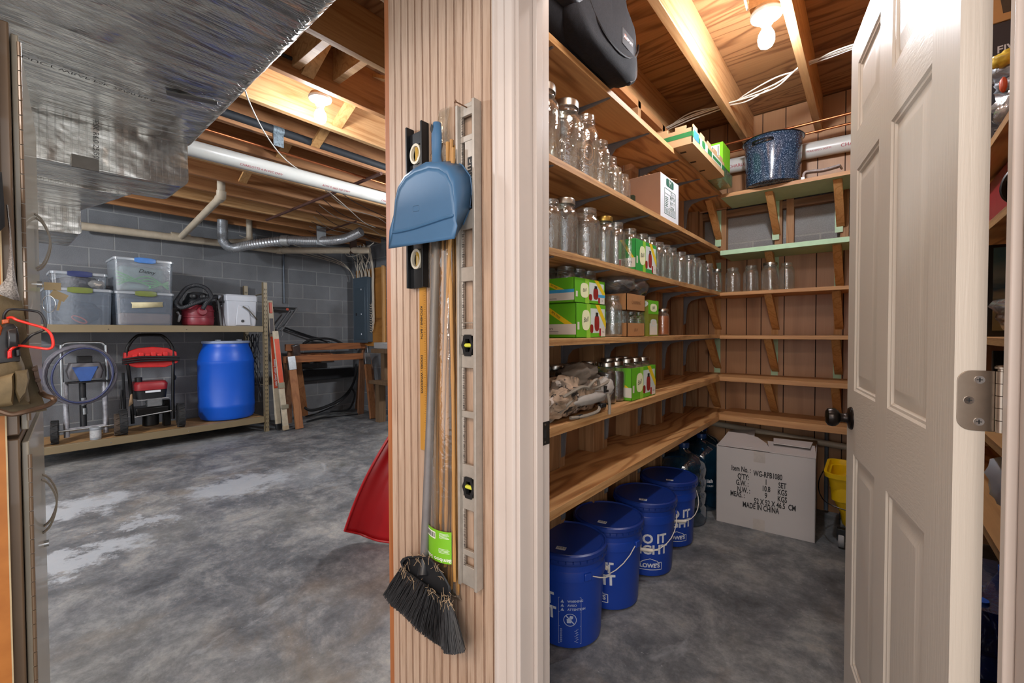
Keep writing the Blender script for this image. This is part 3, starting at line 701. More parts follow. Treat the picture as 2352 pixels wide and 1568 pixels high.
def blob(c, rx, ry, rz, seed, amp=.18, nu=24, nv=14, freq=3.0):
    from mathutils import noise
    b = MB(); k = []
    def fn(u, v):
        a = 2*math.pi*u; e = math.pi*(v-.5); d = Vector((math.cos(e)*math.cos(a), math.cos(e)*math.sin(a), math.sin(e)))
        f = 1+amp*noise.noise(d*freq+Vector((seed, seed*1.7, 0)))+amp*.5*noise.noise(d*freq*2.3+Vector((0, seed, 2)))
        return Vector((c[0]+rx*d.x*f, c[1]+ry*d.y*f, c[2]+rz*d.z*f))
    b.grid(fn, nu, nv); return b
for i, (yo, zz) in enumerate(((yc0-.02, .075), (yc0+.14, .07))):
    t = thing('ring_bag', ['clear plastic bag of jar rings on the brown tray, nearer the green cartons', 'clear plastic bag of jar rings on the brown tray, nearer the olive box'][i], 'bag', (-.90, yo+.05, z4+.195))
    cc = Vector((-.90, yo+.05, z4+.195+.052))
    part('bag', blob(cc, .085, .082, .058, 3+i, .25), M_POLY, t, ang=70)
    for k in range(5):
        b = MB(); a = .7*k; c0 = cc+Vector((.02*math.sin(a*2), -.02+.018*k-.015, -.012+.004*k)); n_ = Vector((math.sin(.5+.2*k)*.5, .3, 1)).normalized(); e = n_.orthogonal().normalized(); f = n_.cross(e)
        b.tube([c0+e*(.036*math.cos(2*math.pi*j/20))+f*(.036*math.sin(2*math.pi*j/20)) for j in range(20)], .0035, 6, True); part('ring', b, M_LID, t)
yg0, yg1 = Yx(1488, -.82)+.005, Yx(1512, -.82)
t = thing('lid_box', 'upright olive and green box of jar lids next to the amber jar', 'box', (-.82, yg0, z4))
b = MB(); b.box(-.935, -.82, yg0, yg1, z4, z4+.175); part('box', b, plain('olive_card', '737a22', .55, var=.05), t, .001)
F = Face((-.82, yg0, z4), (0, 1, 0), (0, 0, 1), yg1-yg0, .175); p = MB()
F.rect(p, .0, .62, 1, 1, 0); F.oval(p, .5, .80, .33, .11, 3, .001); F.text(p, 'Ball', .5, .8, .022, 9, .0014, 8, shear=.3); F.rect(p, .12, .04, .88, .36, 4); F.oval(p, .5, .38, .30, .10, 5, .001); F.oval(p, .5, .38, .2, .07, 4, .0014)
part('front_print', p, CARTM, t)
S = Face((-.935, yg0, z4), (1, 0, 0), (0, 0, 1), .115, .175); p = MB(); S.oval(p, .55, .90, .45, .12, 5, .0008, p=1); S.oval(p, .55, .90, .33, .08, 0, .0011, p=1)
for k in range(7): S.rect(p, .2, .25+.06*k, .2+.5*(1-.05*(k % 3)), .262+.06*k, 1, .0008)
part('side_print', p, CARTM, t)
q = make_jar('canning_jar', 'jar of amber preserve at the end of the fourth shelf row', None, .036, .145, 'ring', False, plain('amber_preserve', 'a4541c', .3, var=.1)); put(q, [], [(-.868, Yx(1517, -.868)+.028, z4)])

# ---- shipping carton on the second shelf
ys0, ys1 = Yx(1516, -.808), Yx(1557, -.808); zt = onX(1516, 393, -.808).z
t = thing('shipping_carton', 'tall carton with brown side and white printed face on the second shelf', 'box', (-.81, ys0, z2))
b = MB(); b.box(-1.02, -.808, ys0, ys1, z2, zt); b.m = [0, 0, 0, 1, 0, 0]
part('carton', b, [plain('kraft_card', 'a2806a', .75, var=.06, scale=6), plain('white_card', 'd9dde2', .6, var=.03)], t, .0015)
M_DG = plain('dark_green_ink', '2e5c4c', .6)
F = Face((-.808, ys0, z2), (0, 1, 0), (0, 0, 1), ys1-ys0, zt-z2); p = MB()
F.poly(p, [(.33, .78), (.66, .78), (.70, .81), (.70, .93), (.66, .96), (.33, .96), (.29, .93), (.29, .81)], .0006, 0)
F.text(p, 'M', .5, .87, .05, 1, .001)
for (u0, v0, u1, v1) in ((.2, .14, .215, .72), (.80, .14, .815, .72), (.2, .71, .8, .72), (.2, .14, .8, .15), (.2, .60, .8, .607), (.42, .3, .8, .307), (.5, .3, .51, .6), (.2, .27, .8, .277)): F.rect(p, u0, v0, u1, v1, 0)
for k in range(9): F.rect(p, .24+.06*k, .165, .26+.06*k, .255, 0)
for k, s_ in enumerate(('12 x 1', 'NET 24', 'LOT 7', 'ITEM')): F.text(p, s_, .63, .66-.11*k, .022, 0)
for k in range(6): F.rect(p, .25, .32+.04*k, .40, .335+.04*k, 0)
part('front_print', p, [M_DG, plain('white_card2', 'c9d4cc', .6)], t)
S = Face((-1.02, ys0, z2), (1, 0, 0), (0, 0, 1), .212, zt-z2); p = MB()
S.poly(p, [(.05, .30), (.33, .30), (.38, .34), (.38, .58), (.33, .62), (.05, .62), (.0, .58), (.0, .34)], .0006, 0); part('side_print', p, [plain('faded_green_ink', '3c4a3a', .7)], t)
b = MB()
for k in range(6): b.beam((-.98+.02*k, ys0+.01, zt+.002+.001*k), (-.86+.012*k, ys1-.06, zt+.004+.004*(k % 3)), .012, .0012)
part('flaps', b, M_CARD, t)

# ---- camouflage pack on the fifth shelf
t = NT('camouflage'); v = t.coord(); n1 = t.noise(v, 9, 3, .5, 1.2); n2 = t.noise(v, 17, 4, .6, 1.5)
c = t.ramp(n1, [(.38, '5a4c40'), (.46, '97826c'), (.55, 'b39b84'), (.62, '6f6154')]); c = t.mix(t.ramp(n2, [(.58, (0, 0, 0, 1)), (.62, (1, 1, 1, 1))]), c, '2e2824')
c = t.mix(t.ramp(t.noise(v, 24, 2, .5), [(.64, (0, 0, 0, 1)), (.68, (1, 1, 1, 1))]), c, 'cfc3b8'); t.base(c); t.p.inputs['Roughness'].default_value = .85; t.bump(n2, .6, .01); M_CAMO = t.m
M_STRAP = plain('grey_strap', '8b8377', .8, var=.15, scale=40); M_PADG = plain('grey_pad', 'a7a29c', .75, var=.08); M_TAUPE = plain('taupe_cloth', '5d5349', .85, var=.2, bump=.3)
t = thing('camouflage_pack', 'camouflage hunting pack with grey straps heaped on the fifth shelf by the door frame', 'backpack', (-.88, 1.42, z5))
part('body', blob((-.872, 1.41, z5+.078), .072, .25, .072, 1, .30, 40, 24), M_CAMO, t, ang=80)
part('top_flap', blob((-.872, 1.455, z5+.145), .06, .12, .045, 5, .3, 30, 16), M_TAUPE, t, ang=80)
part('pocket', blob((-.845, 1.27, z5+.07), .05, .115, .05, 9, .35, 30, 16), M_CAMO, t, ang=80)
part('side_pocket', blob((-.84, 1.60, z5+.072), .035, .05, .052, 12, .25, 24, 14), M_CAMO, t, ang=80)
part('hip_pad', blob((-.815, 1.44, z5+.064), .028, .155, .026, 14, .2, 28, 14), M_PADG, t, ang=80)
part('shoulder_pad', blob((-.815, 1.575, z5+.09), .03, .05, .04, 15, .2, 24, 14), M_PADG, t, ang=80)
b = MB()
for pts in (((-.80, 1.24, z5+.09), (-.79, 1.35, z5+.115), (-.80, 1.44, z5+.10), (-.79, 1.52, z5+.11), (-.80, 1.58, z5+.12)), ((-.79, 1.55, z5+.07), (-.785, 1.555, z5+.03), (-.783, 1.55, z5-.012)), ((-.80, 1.29, z5+.012), (-.79, 1.38, z5+.008), (-.79, 1.47, z5+.012), (-.80, 1.50, z5+.03)), ((-.84, 1.22, z5+.005), (-.80, 1.27, z5+.06), (-.81, 1.33, z5+.075)), ((-.80, 1.40, z5+.1), (-.785, 1.43, z5+.13), (-.79, 1.47, z5+.128), (-.80, 1.50, z5+.09))):
    sp = smooth_path(pts, 6); m = MB(); m.tube(sp, .006, 6); b.add(m.v, m.f)
part('strap', b, M_STRAP, t)
for q_ in ((-.80, -.785, 1.49, 1.53, z5+.02, z5+.035), (-.798, -.79, 1.53, 1.56, z5+.075, z5+.10), (-.802, -.79, 1.33, 1.36, z5+.004, z5+.016)): b = MB(); b.box(*q_); part('buckle', b, M_BLACK, t, .002)

# ---- black backpack on the top shelf
zt1 = LV[0][1]+.001
M_CANVAS = plain('black_canvas', '191a20', .85, var=.25, scale=90, bump=.4, spec=.3); M_CANV2 = plain('navy_black_nylon', '15161f', .45, var=.15, scale=30)
def sq_body(c, hx, hy, hz, e=.45, taper=0, nu=36, nv=20, wr=.02, seed=0):
    from mathutils import noise
    def sg(x, p): return math.copysign(abs(x)**p, x)
    b = MB()
    def fn(u, v):
        a = 2*math.pi*u; ph = math.pi*(v-.5)
        x = sg(math.cos(ph), e)*sg(math.cos(a), e); y = sg(math.cos(ph), e)*sg(math.sin(a), e); z = sg(math.sin(ph), e)
        k = 1-taper*max(0, y)*.5; w = wr*noise.noise(Vector((x*2.2+seed, y*2.2, z*2.2)))
        return Vector((c[0]+hx*x+w*.6, c[1]+hy*y, c[2]+hz*z*k+w*.3))
    b.grid(fn, nu, nv); return b
t = thing('backpack', 'black canvas backpack lying on the top shelf under the joists', 'backpack', (-.87, 1.3, zt1))
part('body', sq_body((-.872, 1.27, zt1+.235), .135, .45, .234, .5), M_CANVAS, t, ang=70)
part('front_pocket', sq_body((-.765, 1.42, zt1+.150), .060, .265, .148, .5, seed=4), M_CANVAS, t, ang=70)
part('main_flap', sq_body((-.748, 1.10, zt1+.30), .056, .27, .24, .55, seed=8), M_CANV2, t, ang=70)
b = MB()
for pts in ([(-.700, 1.10+.25*math.cos(a), zt1+.30-.215*math.sin(a)) for a in [math.pi*i/14 for i in range(15)]], [(-.7085, 1.44+.205*math.cos(a), zt1+.165-.11*math.sin(a)) for a in [math.pi*i/14 for i in range(15)]]):
    m = MB(); m.tube(pts, .0045, 6); b.add(m.v, m.f)
part('zip', b, plain('zip_black', '0c0c10', .35), t)
b = MB(); b.box(-.7085, -.7035, 1.49, 1.59, zt1+.095, zt1+.155); pt = part('badge', b, plain('badge_black', '222228', .7), t, .002)
b = MB(); F = Face((-.7030, 1.49, zt1+.095), (0, 1, 0), (0, 0, 1), .10, .06); F.text(b, 'JANSPORT', .5, .55, .0165, 0, .0006, bold=.0004); F.rect(b, .2, .44, .34, .72, 1, .0004); part('lettering', b, [M_WINK, plain('badge_orange', 'b5542c', .6)], pt)
b = MB(); b.tube(smooth_path([(-.80, 1.66, zt1+.30), (-.76, 1.70, zt1+.2), (-.745, 1.69, zt1+.08), (-.74, 1.62, zt1+.02)], 6), .011, 6); part('strap', b, M_CANV2, t)

# ---- fruit crate, lid tub and lime box leaning out over the top shelf
M_KRAFT = plain('crate_card', 'c7a67c', .75, var=.06, scale=8); M_GRNB = plain('crate_green', '2f7f46', .6); M_BLUB = plain('crate_blue', '3f86b4', .6); M_WHB = plain('crate_white', 'd7dfd6', .6)
t = thing('fruit_crate', 'cardboard fruit crate with green band overhanging the top shelf', 'crate', (-.84, 2.6, zt1))
cy0, cy1, cx0, cx1, ch = 2.293, 2.92, -.98, -.70, .10
b = MB(); b.box(cx0, cx1, cy0, cy1, zt1, zt1+.004); part('bottom', b, M_KRAFT, t)
for nm, (x0, x1, y0, y1) in (('end_panel', (cx0, cx1, cy0, cy0+.005)), ('end_panel', (cx0, cx1, cy1-.005, cy1)), ('side_panel', (cx1-.005, cx1, cy0, cy1)), ('side_panel', (cx0, cx0+.005, cy0, cy1))):
    b = MB(); top = zt1+ch; lo = zt1+.004
    b.box(x0, x1, y0, y1, lo, top-.018)
    # castellated upper edge
    if x1-x0 > .1:
        for k in range(3): b.box(x0+(x1-x0)*(k/3+.02), x0+(x1-x0)*(k/3+.22), y0, y1, top-.018, top)
    else:
        for k in range(5): b.box(x0, x1, y0+(y1-y0)*(k/5+.02), y0+(y1-y0)*(k/5+.13), top-.018, top)
    part(nm, b, M_KRAFT, t)
p = MB(); F = Face((cx1, cy0, zt1), (0, 1, 0), (0, 0, 1), cy1-cy0, ch)
F.rect(p, 0, .32, 1, .62, 0); F.rect(p, .03, .3, .16, .75, 1, .001); F.rect(p, .2, .28, .42, .7, 2, .001); F.oval(p, .30, .5, .05, .2, 0, .0014); F.rect(p, .55, .3, .9, .66, 2, .001); F.rect(p, .58, .36, .86, .56, 0, .0014)
S = Face((cx0, cy0, zt1), (1, 0, 0), (0, 0, 1), cx1-cx0, ch); S.rect(p, 0, .38, 1, .62, 0)
part('band_print', p, [M_GRNB, M_BLUB, M_WHB], t)
b = MB()
for k in range(3): b.box(cx1-.09, cx1-.06, cy0+.08+.17*k, cy0+.10+.17*k, zt1-.001, zt1+.0005)
part('slots', b, plain('slot_dark', '3a2a1c', .9), t)
t = thing('clear_tub', 'clear plastic tub of green packets under the bright lime green box', 'tub', (-.77, 3.05, zt1))
b = MB(); b.box(-.84, -.712, 2.93, 3.18, zt1, zt1+.08); part('tub', b, thin_glass('tub_plastic', 'dcecdc', .12, .15, .6, 18, .15, 'b9d4b4'), t, .006)
b = MB(); b.box(-.83, -.72, 2.94, 3.17, zt1+.004, zt1+.06); part('packets', b, plain('packet_green', '7fae6a', .6, var=.2, scale=12), t, .004)
t = thing('lime_box', 'bright lime green box with white label beyond the end of the fruit crate', 'box', (-.76, 3.0, zt1+.0805))
b = MB(); b.box(-.815, -.712, 2.93, 3.11, zt1+.0805, zt1+.225); part('box', b, plain('lime_card', '82d420', .5, var=.04), t, .001)
S = Face((-.815, 2.93, zt1+.0805), (1, 0, 0), (0, 0, 1), .103, .144); p = MB(); S.rect(p, .3, .35, .82, .92, 0); S.rect(p, .38, .42, .42, .86, 1, .001); S.rect(p, .72, .42, .76, .86, 1, .001); part('label_print', p, [M_WHB, M_INK], t)

# ---- enamel pot and strap on the back shelf
zb1 = LB[0][1]+.0005
t_ = NT('speckled_enamel'); v = t_.coord(); n = t_.noise(v, 230, 2, .5); c = t_.ramp(n, [(.54, '1a3048'), (.59, '25425f'), (.64, '93aac0')]); t_.base(c); t_.p.inputs['Roughness'].default_value = .16; t_.p.inputs['Coat Weight'].default_value = .5; M_ENAM = t_.m
pc = Vector((-.497, 3.285, zb1)); t = thing('stock_pot', 'large dark blue speckled enamel canning pot on the top back shelf', 'pot', pc)
b = MB(); b.lathe([(0, .002), (.137, .002), (.152, .01), (.155, .03), (.162, .25), (.163, .286), (.172, .292), (.1735, .297), (.170, .300), (.160, .292), (.158, .26), (.150, .03), (0, .012)], pc, 40); part('body', b, M_ENAM, t, ang=50)
b = MB(); b.tube([pc+Vector((.1725*math.cos(a), .1725*math.sin(a), .297)) for a in [2*math.pi*k/40 for k in range(40)]], .0042, 6, True); part('rim', b, plain('enamel_black', '14161c', .2), t)
for a0 in (-1.75, 1.39):
    b = MB(); pts = [pc+Vector((rr*math.cos(a0+da), rr*math.sin(a0+da), .256)) for rr, da in ((.16, -.34), (.185, -.31), (.196, -.18), (.198, 0), (.196, .18), (.185, .31), (.16, .34))]
    b.tube(smooth_path(pts, 4), .0065, 8); part('handle', b, plain('enamel_black', '14161c', .2), t)
t = thing('jar_lifter', 'folded metal jar lifter with grey grips lying beside the speckled pot', 'tongs', (-.24, 3.26, zb1))
for dy in (0, .028):
    b = MB(); b.tube(smooth_path([(-.325, 3.235+dy, zb1+.006), (-.318, 3.235+dy, zb1+.04), (-.29, 3.24+dy, zb1+.045), (-.22, 3.245+dy, zb1+.04), (-.145, 3.25+dy, zb1+.05)], 5), .0075, 8); part('arm', b, plain('worn_grip', '9a8d88', .5, var=.3, scale=60), t)
b = MB(); b.box(-.333, -.316, 3.225, 3.272, zb1, zb1+.012); b.tube(smooth_path([(-.145, 3.25, zb1+.05), (-.135, 3.264, zb1+.03), (-.145, 3.278, zb1+.05)], 5), .006, 6); part('clamp', b, M_STEEL, t, .002)

# ---- pipes and wires of the pantry
b = MB(); b.cyl((-1.0, 3.492, 2.418), (.6, 3.492, 2.366), .052, 24); t = thing('drain_pipe', 'fat white drain pipe behind the speckled pot', 'pipe', (-.2, 3.492, 2.30)); part('pipe', b, M_PVC, t, ang=50)
def pipe_text(txt, x, size, rad, y, zc, mat, ang0=-1.75):
    mb = MB(); text_mb(txt, size, None, mb, fn=lambda u, v: Vector((x+u, y+math.cos(-math.pi/2-.25+v/rad)*(rad+.0008), zc(x+u)+math.sin(-math.pi/2-.0+v/rad+.75)*(rad+.0008))))
    return mb
zc_ = lambda x: 2.415+(x+1.0)*(-.052/1.6)
def ptxt(txt, x, size):
    mb = MB(); rad = .0528
    def fn(u, v): a = math.pi+.35-v/rad; return Vector((x+u, 3.492+math.cos(a)*rad, zc_(x+u)+math.sin(a)*rad))
    text_mb(txt, size, None, mb, fn=fn, ax='LEFT'); return mb
p = MB()
for txt, x, s_ in (('CHARLOTTE', -.80, .030), ('WARNING', -.33, .017), ('ASTM', -.24, .017), ('CHARLOTTE', -.15, .030)):
    m = ptxt(txt, x, s_); p.add(m.v, m.f)
part('lettering', p, M_PRINT_R, t)
for y, z, lab in ((3.245, 2.478, 'upper copper water pipe running under the pantry joists'), (3.36, 2.462, 'second copper pipe just above the white drain pipe')):
    b = MB(); b.cyl((-1.0, y, z+.004), (.6, y, z-.004), .0085 if y < 3.3 else .0075, 12); solo('copper_pipe', b, M_COPPER, lab, 'pipe')
za = onY(1650, 975, 3.47).z; zb_ = onY(1945, 1028, 3.47).z; sl = (zb_-za)/(onY(1945, 1028, 3.47).x-onY(1650, 975, 3.47).x); xl = onY(1650, 975, 3.47).x
t = thing('waste_pipe', 'slim cream waste pipe sloping under the lowest back shelf', 'pipe', (-.4, 3.47, .5)); b = MB()
b.cyl((-1.09, 3.49, za+sl*(-1.09-xl)), (.58, 3.49, za+sl*(.58-xl)), .021, 16); part('pipe', b, M_PVCC, t)
xm = onY(1856, 1010, 3.49).x; b = MB(); b.cyl((xm-.03, 3.49, za+sl*(xm-.03-xl)), (xm+.03, 3.49, za+sl*(xm+.03-xl)), .026, 16); part('coupling', b, M_PVCC, t)
b = MB(); b.cyl((xm+.10, 3.51, za+.10), (xm+.10, 3.51, .02), .012, 10); solo('conduit', b, plain('grey_conduit', '6d7680', .4, .4), 'thin grey conduit running down the back wall behind the yellow bucket', 'pipe')
for i, (o0, o1) in enumerate(((0, 0), (.012, .028), (-.014, .010), (.024, -.016))):
    b = MB(); P = [(-1.09, 2.95+o0, CJ+.05), (-.90, 2.90, CJ+.055+o1), (-.678, 2.86+o0, CJ+.045), (-.55, 2.80, CJ+.03-o1), (-.40, 2.74+o1, CJ+.02+o0), (-.28, 2.70+o0, CJ+.045), (-.14, 2.68+o1, CJ+.05), (.14, 2.66, CJ+.045), (.6, 2.6, CJ+.05)]
    b.tube(smooth_path(P, 6), .0038, 6); solo('cable', b, M_WIRE, '%s white cable of the loose bundle threaded through the pantry joists' % ORDN[i], 'cable', 'cable bundle in the pantry joists')
# ceiling light of the pantry
M_PORC = plain('porcelain', 'e6e6e2', .3, var=.02); M_BULB = None
def ceiling_light(name, label, loc, strength, color, M_emit, mount_to, tilt=0):
    t = thing(name, label, 'light', loc); c = Vector(loc)
    b = MB(); b.lathe([(0, .062), (.054, .062), (.054, .046)], c, 28); part('junction_box', b, plain('box_cream', 'b99a78', .6), t)
    b = MB(); b.lathe([(0, .046), (.062, .046), (.064, .040), (.060, .030), (.040, .022), (.028, .016), (.0255, .0)], c, 32); bp = part('base_plate', b, M_PORC, t)
    b = MB()
    for s in (-1, 1): b.cyl(c+Vector((s*.046, 0, .024)), c+Vector((s*.046, 0, .032)), .005, 10)
    part('screw', b, M_STEEL, bp)
    b = MB(); b.lathe([(.019, 0), (.0185, -.012), (.020, -.026), (.024, -.034), (0, -.034)], c, 24); part('bulb_collar', b, M_PORC, t)
    b = MB(); b.lathe([(.022, -.030), (.0295, -.045), (.0325, -.062), (.031, -.080), (.024, -.095), (.012, -.103), (0, -.105)], c, 28); part('bulb', b, M_emit, t)
    return t
pb = onZ(1760, 95, 2.455)
ceiling_light('ceiling_light', 'bare lit bulb in a porcelain holder on the pantry ceiling', (pb.x, pb.y, 2.53), 1, '', emit('bulb_cool', 'f4f8ff', BULB_PANTRY), 0)
b = MB(); b.box(pb.x-.06, pb.x+.02, pb.y-.045, pb.y+.045, 2.593, 2.76); part('nailing_block', b, M_JOIST, ceil, .002)
b = MB(); b.tube(smooth_path([(-.676+.02, 1.66, CJ+.02), (-.60, 1.72, CJ-.0), (-.52, 1.80, CJ+.02), (-.42, 1.86, CJ+.07), (pb.x-.07, pb.y-.02, CJ+.09)], 7), .0042, 6); solo('cable', b, M_WIRE, 'white cable curving from the joist to the pantry light', 'cable')
b = MB(); b.tube(smooth_path([(-.697, 1.70, CJ+.09), (-.85, 1.80, CJ+.12), (-.99, 1.86, CJ+.13), (-1.05, 1.9, CJ+.14)], 5), .0042, 6); solo('cable', b, M_WIRE, 'white cable between the joists beside the backpack', 'cable')

# ---- blue buckets
M_BLU = plain('bucket_blue', '173d9c', .32, var=.05, scale=4); M_BLUD = plain('bucket_lid_blue', '16327e', .35, var=.08, scale=5)
def wrap(c, rfn, a0, z0):
    def fn(u, v): z = z0+v; r_ = rfn(z)+.0012; a = a0+u/r_; return Vector((c.x+r_*math.cos(a), c.y+r_*math.sin(a), c.z+z))
    return fn
def bucket(loc, label, a_text, a_bail, zbail, text=True, warn=None, a_sticker=0):
    c = Vector(loc); t = thing('bucket', label, 'bucket', loc, 0, None)
    b = MB(); b.lathe([(0, .004), (.124, .003), (.131, .008), (.133, .02), (.1435, .262), (.150, .264), (.151, .270), (.148, .300), (.1455, .303), (.146, .330), (.150, .334), (.151, .352), (0, .352)], c, 40); part('body', b, M_BLU, t, ang=30)
    b = MB(); b.lathe([(.1525, .328), (.1555, .330), (.1575, .336), (.156, .348), (.158, .352), (.157, .366), (.150, .370), (.146, .364), (.140, .363), (.138, .3665), (.05, .367), (0, .367)], c, 40); ld = part('lid', b, M_BLUD, t, ang=30)
    b = MB()
    for k in range(36):
        a = 2*math.pi*k/36; p0 = c+Vector((.1575*math.cos(a), .1575*math.sin(a), .340)); b.beam(p0, p0+Vector((0, 0, .010)), .004, .003)
    part('lid_ribs', b, M_BLUD, ld)
    b = MB(); ca, sa = math.cos(a_sticker), math.sin(a_sticker); M = Matrix(((ca, -sa, 0, c.x+.095*math.sin(a_sticker)), (sa, ca, 0, c.y-.095*math.cos(a_sticker)), (0, 0, 1, c.z+.3678), (0, 0, 0, 1)))
    b.mi = 0; b.add([M @ Vector(p) for p in ((-.019, -.0125, 0), (.019, -.0125, 0), (.019, .0125, 0), (-.019, .0125, 0))], [(0, 1, 2, 3)]); b.mi = 1
    for k in range(9):
        x = -.015+.0036*k; w = .0008+.0006*(k % 3); b.add([M @ Vector(p) for p in ((x, -.004, .0003), (x+w, -.004, .0003), (x+w, .010, .0003), (x, .010, .0003))], [(0, 1, 2, 3)])
    part('sticker', b, [plain('sticker_white', 'c8ccd4', .6), M_INK], ld)
    rf = lambda z: .133+(.1435-.133)*(z-.02)/.242
    # bail and grip
    b = MB(); s1 = Vector((math.cos(a_bail+math.pi/2), math.sin(a_bail+math.pi/2), 0)); fwd_ = Vector((math.cos(a_bail), math.sin(a_bail), 0)); pts = []
    for k in range(15):
        a = math.pi*k/14; dn = math.sin(a); pts.append(c+s1*(.153*math.cos(a))+fwd_*(.022+.150*dn)+Vector((0, 0, .283-(.283-zbail)*dn)))
    b.tube(pts, .0021, 6); bl = part('bail', b, M_WIRE, t)
    b = MB(); b.cyl(pts[6]*.45+pts[7]*.55+(pts[6]-pts[7])*.5, pts[7]*.45+pts[8]*.55+(pts[8]-pts[7])*.4, .0085, 12); part('grip', b, M_WIRE, bl)
    for s in (-1, 1): b = MB(); b.beam(c+s1*s*.150+Vector((0, 0, .270)), c+s1*s*.150+Vector((0, 0, .298)), .03, .012, s1); part('ear', b, M_BLU, t, .003)
    if text:
        b = MB()
        for txt, z, s_ in (('DO IT', .192, .062), ('RIGHT', .138, .062)): text_mb(txt, s_, None, b, bold=.0022, fn=wrap(c, rf, a_text, z))
        text_mb("LOWE'S", .028, None, b, bold=.001, fn=wrap(c, rf, a_text, .060))
        fn = wrap(c, rf, a_text, .06)
        def outline(pts, w):
            for (u0, v0), (u1, v1) in zip(pts, pts[1:]+pts[:1]):
                n_ = 4; d = Vector((u1-u0, v1-v0)).normalized(); nx, ny = -d.y*w, d.x*w
                for k in range(n_):
                    ua, va = u0+(u1-u0)*k/n_, v0+(v1-v0)*k/n_; ub, vb = u0+(u1-u0)*(k+1)/n_, v0+(v1-v0)*(k+1)/n_
                    b.add([fn(ua-nx, va-ny), fn(ub-nx, vb-ny), fn(ub+nx, vb+ny), fn(ua+nx, va+ny)], [(0, 1, 2, 3)])
        outline([(-.058, -.020), (.058, -.020), (.058, .016), (.038, .016), (.038, .022), (0, .036), (-.038, .022), (-.038, .016), (-.058, .016)], .0014)
        part('lettering', b, M_WINK, t)
    if warn is not None:
        b = MB(); fn = wrap(c, rf, warn, .13)
        def q(u0, v0, u1, v1):
            b.add([fn(u0, v0), fn(u1, v0), fn(u1, v1), fn(u0, v1)], [(0, 1, 2, 3)])
        for k, w_ in enumerate(('WARNING', 'AVISO', 'ATTENTION')):
            text_mb(w_, .0125, None, b, bold=.0003, ax='LEFT', fn=wrap(c, rf, warn, .192-.016*k)); u = -.026
            b.add([fn(u, .056-.016*k), fn(u+.014, .056-.016*k), fn(u+.007, .068-.016*k)], [(0, 1, 2)])
        for (u0, v0, u1, v1) in ((-.034, -.105, -.033, .074), (.052, -.105, .053, .074), (-.034, .074, .053, .075), (-.034, -.106, .053, -.105), (-.034, .018, .053, .0188), (-.034, -.038, .053, -.0372)): q(u0, v0, u1, v1)
        for k in range(24):
            a0_, a1_ = 2*math.pi*k/24, 2*math.pi*(k+1)/24
            b.add([fn(.01+.025*math.cos(x)*f, -.010+.025*math.sin(x)*f) for x, f in ((a0_, 1), (a1_, 1), (a1_, .9), (a0_, .9))], [(0, 1, 2, 3)])
        b.add([fn(.01+x, -.01+y) for x, y in ((-.018, .016), (-.015, .019), (.018, -.016), (.015, -.019))], [(0, 1, 2, 3)])
        b.add([fn(.01+x, -.01+y) for x, y in ((-.012, -.012), (.004, -.012), (.006, .004), (-.013, .004))], [(0, 1, 2, 3)]); b.add([fn(.01+x, -.01+y) for x, y in ((-.004, .006), (.010, .004), (.012, .014), (.0, .017))], [(0, 1, 2, 3)])
        for k in range(14): q(-.028, -.048-.004*k, -.028+.070*(1-.12*(k*7 % 5)/4), -.0468-.004*k)
        part('warning_print', b, plain('pale_blue_ink', 'a9b6d2', .6), t)
    return t
bucket((-.935, 1.485, 0), 'blue lidded bucket with printed warning panel, first in the row by the door frame', R(-113), R(62), .22, True, R(-58), .3)
bucket((-.912, 1.795, 0), 'second blue lidded bucket in the row, bail hanging over its lettering', R(-88), R(-98), .15, True, None, .2)
bucket((-.885, 2.15, 0), 'third blue lidded bucket in the row, shop emblem fully visible', R(-57), R(-66), .150, True, None, .3)
bucket((-.892, 2.515, 0), 'last blue lidded bucket in the row, in front of the water jugs', R(-52), R(-50), .165, True, None, .4)
# ---- water jugs
M_JUG = thin_glass('jug_blue', '5fa6c8', .06, .10, .5, 14, .10, '2f6f92')
def jug(loc, label, letters=False):
    c = Vector(loc); t = thing('water_jug', label, 'bottle', loc); pr = [(0, .012), (.10, .004), (.128, .008), (.135, .03)]
    for k in range(3): z = .05+.085*k; pr += [(.135, z), (.135, z+.055), (.129, z+.066), (.129, z+.076)]
    pr += [(.135, .315), (.134, .35), (.124, .385), (.09, .415), (.05, .432), (.029, .445), (.027, .485), (.030, .487), (.030, .492)]
    b = MB(); b.lathe(pr, c, 32); b.f = [f for f in b.f if len(f) == 4]; b.m = b.m[:len(b.f)]; part('bottle', b, M_JUG, t, ang=60)
    b = MB(); b.lathe([(.0315, .464), (.0325, .466), (.0325, .492), (.030, .496), (0, .496)], c, 20); part('cap', b, plain('jug_cap', '1d3a6c', .4), t)
    if letters:
        b = MB(); fn = wrap(c, lambda z: .1352, R(-62), .20); text_mb('English', .034, None, b, bold=.0008, fn=wrap(c, lambda z: .1352, R(-62), .205)); text_mb('MOUNTAIN', .018, None, b, fn=wrap(c, lambda z: .1352, R(-62), .172)); part('lettering', b, M_WINK, t)
        b = MB()
        fn = wrap(c, lambda z: .1352, R(-100), .18); b.add([fn(u, v) for u, v in ((-.028, -.05), (.028, -.05), (.028, .05), (-.028, .05))], [(0, 1, 2, 3)]); part('label_print', b, plain('jug_label', '1e5fb4', .5), t)
    return t
j1 = onZ(1566, 1213, 0); j2 = onZ(1612, 1175, 0)
jug((-.905, 2.825, .0), 'blue water jug standing behind the last blue bucket')
jug((-.890, 3.15, .0), 'dark blue water jug with white lettering next to the white carton', True)
jug((-.955, 3.405, .0), 'blue water jug in the pantry corner behind the others')
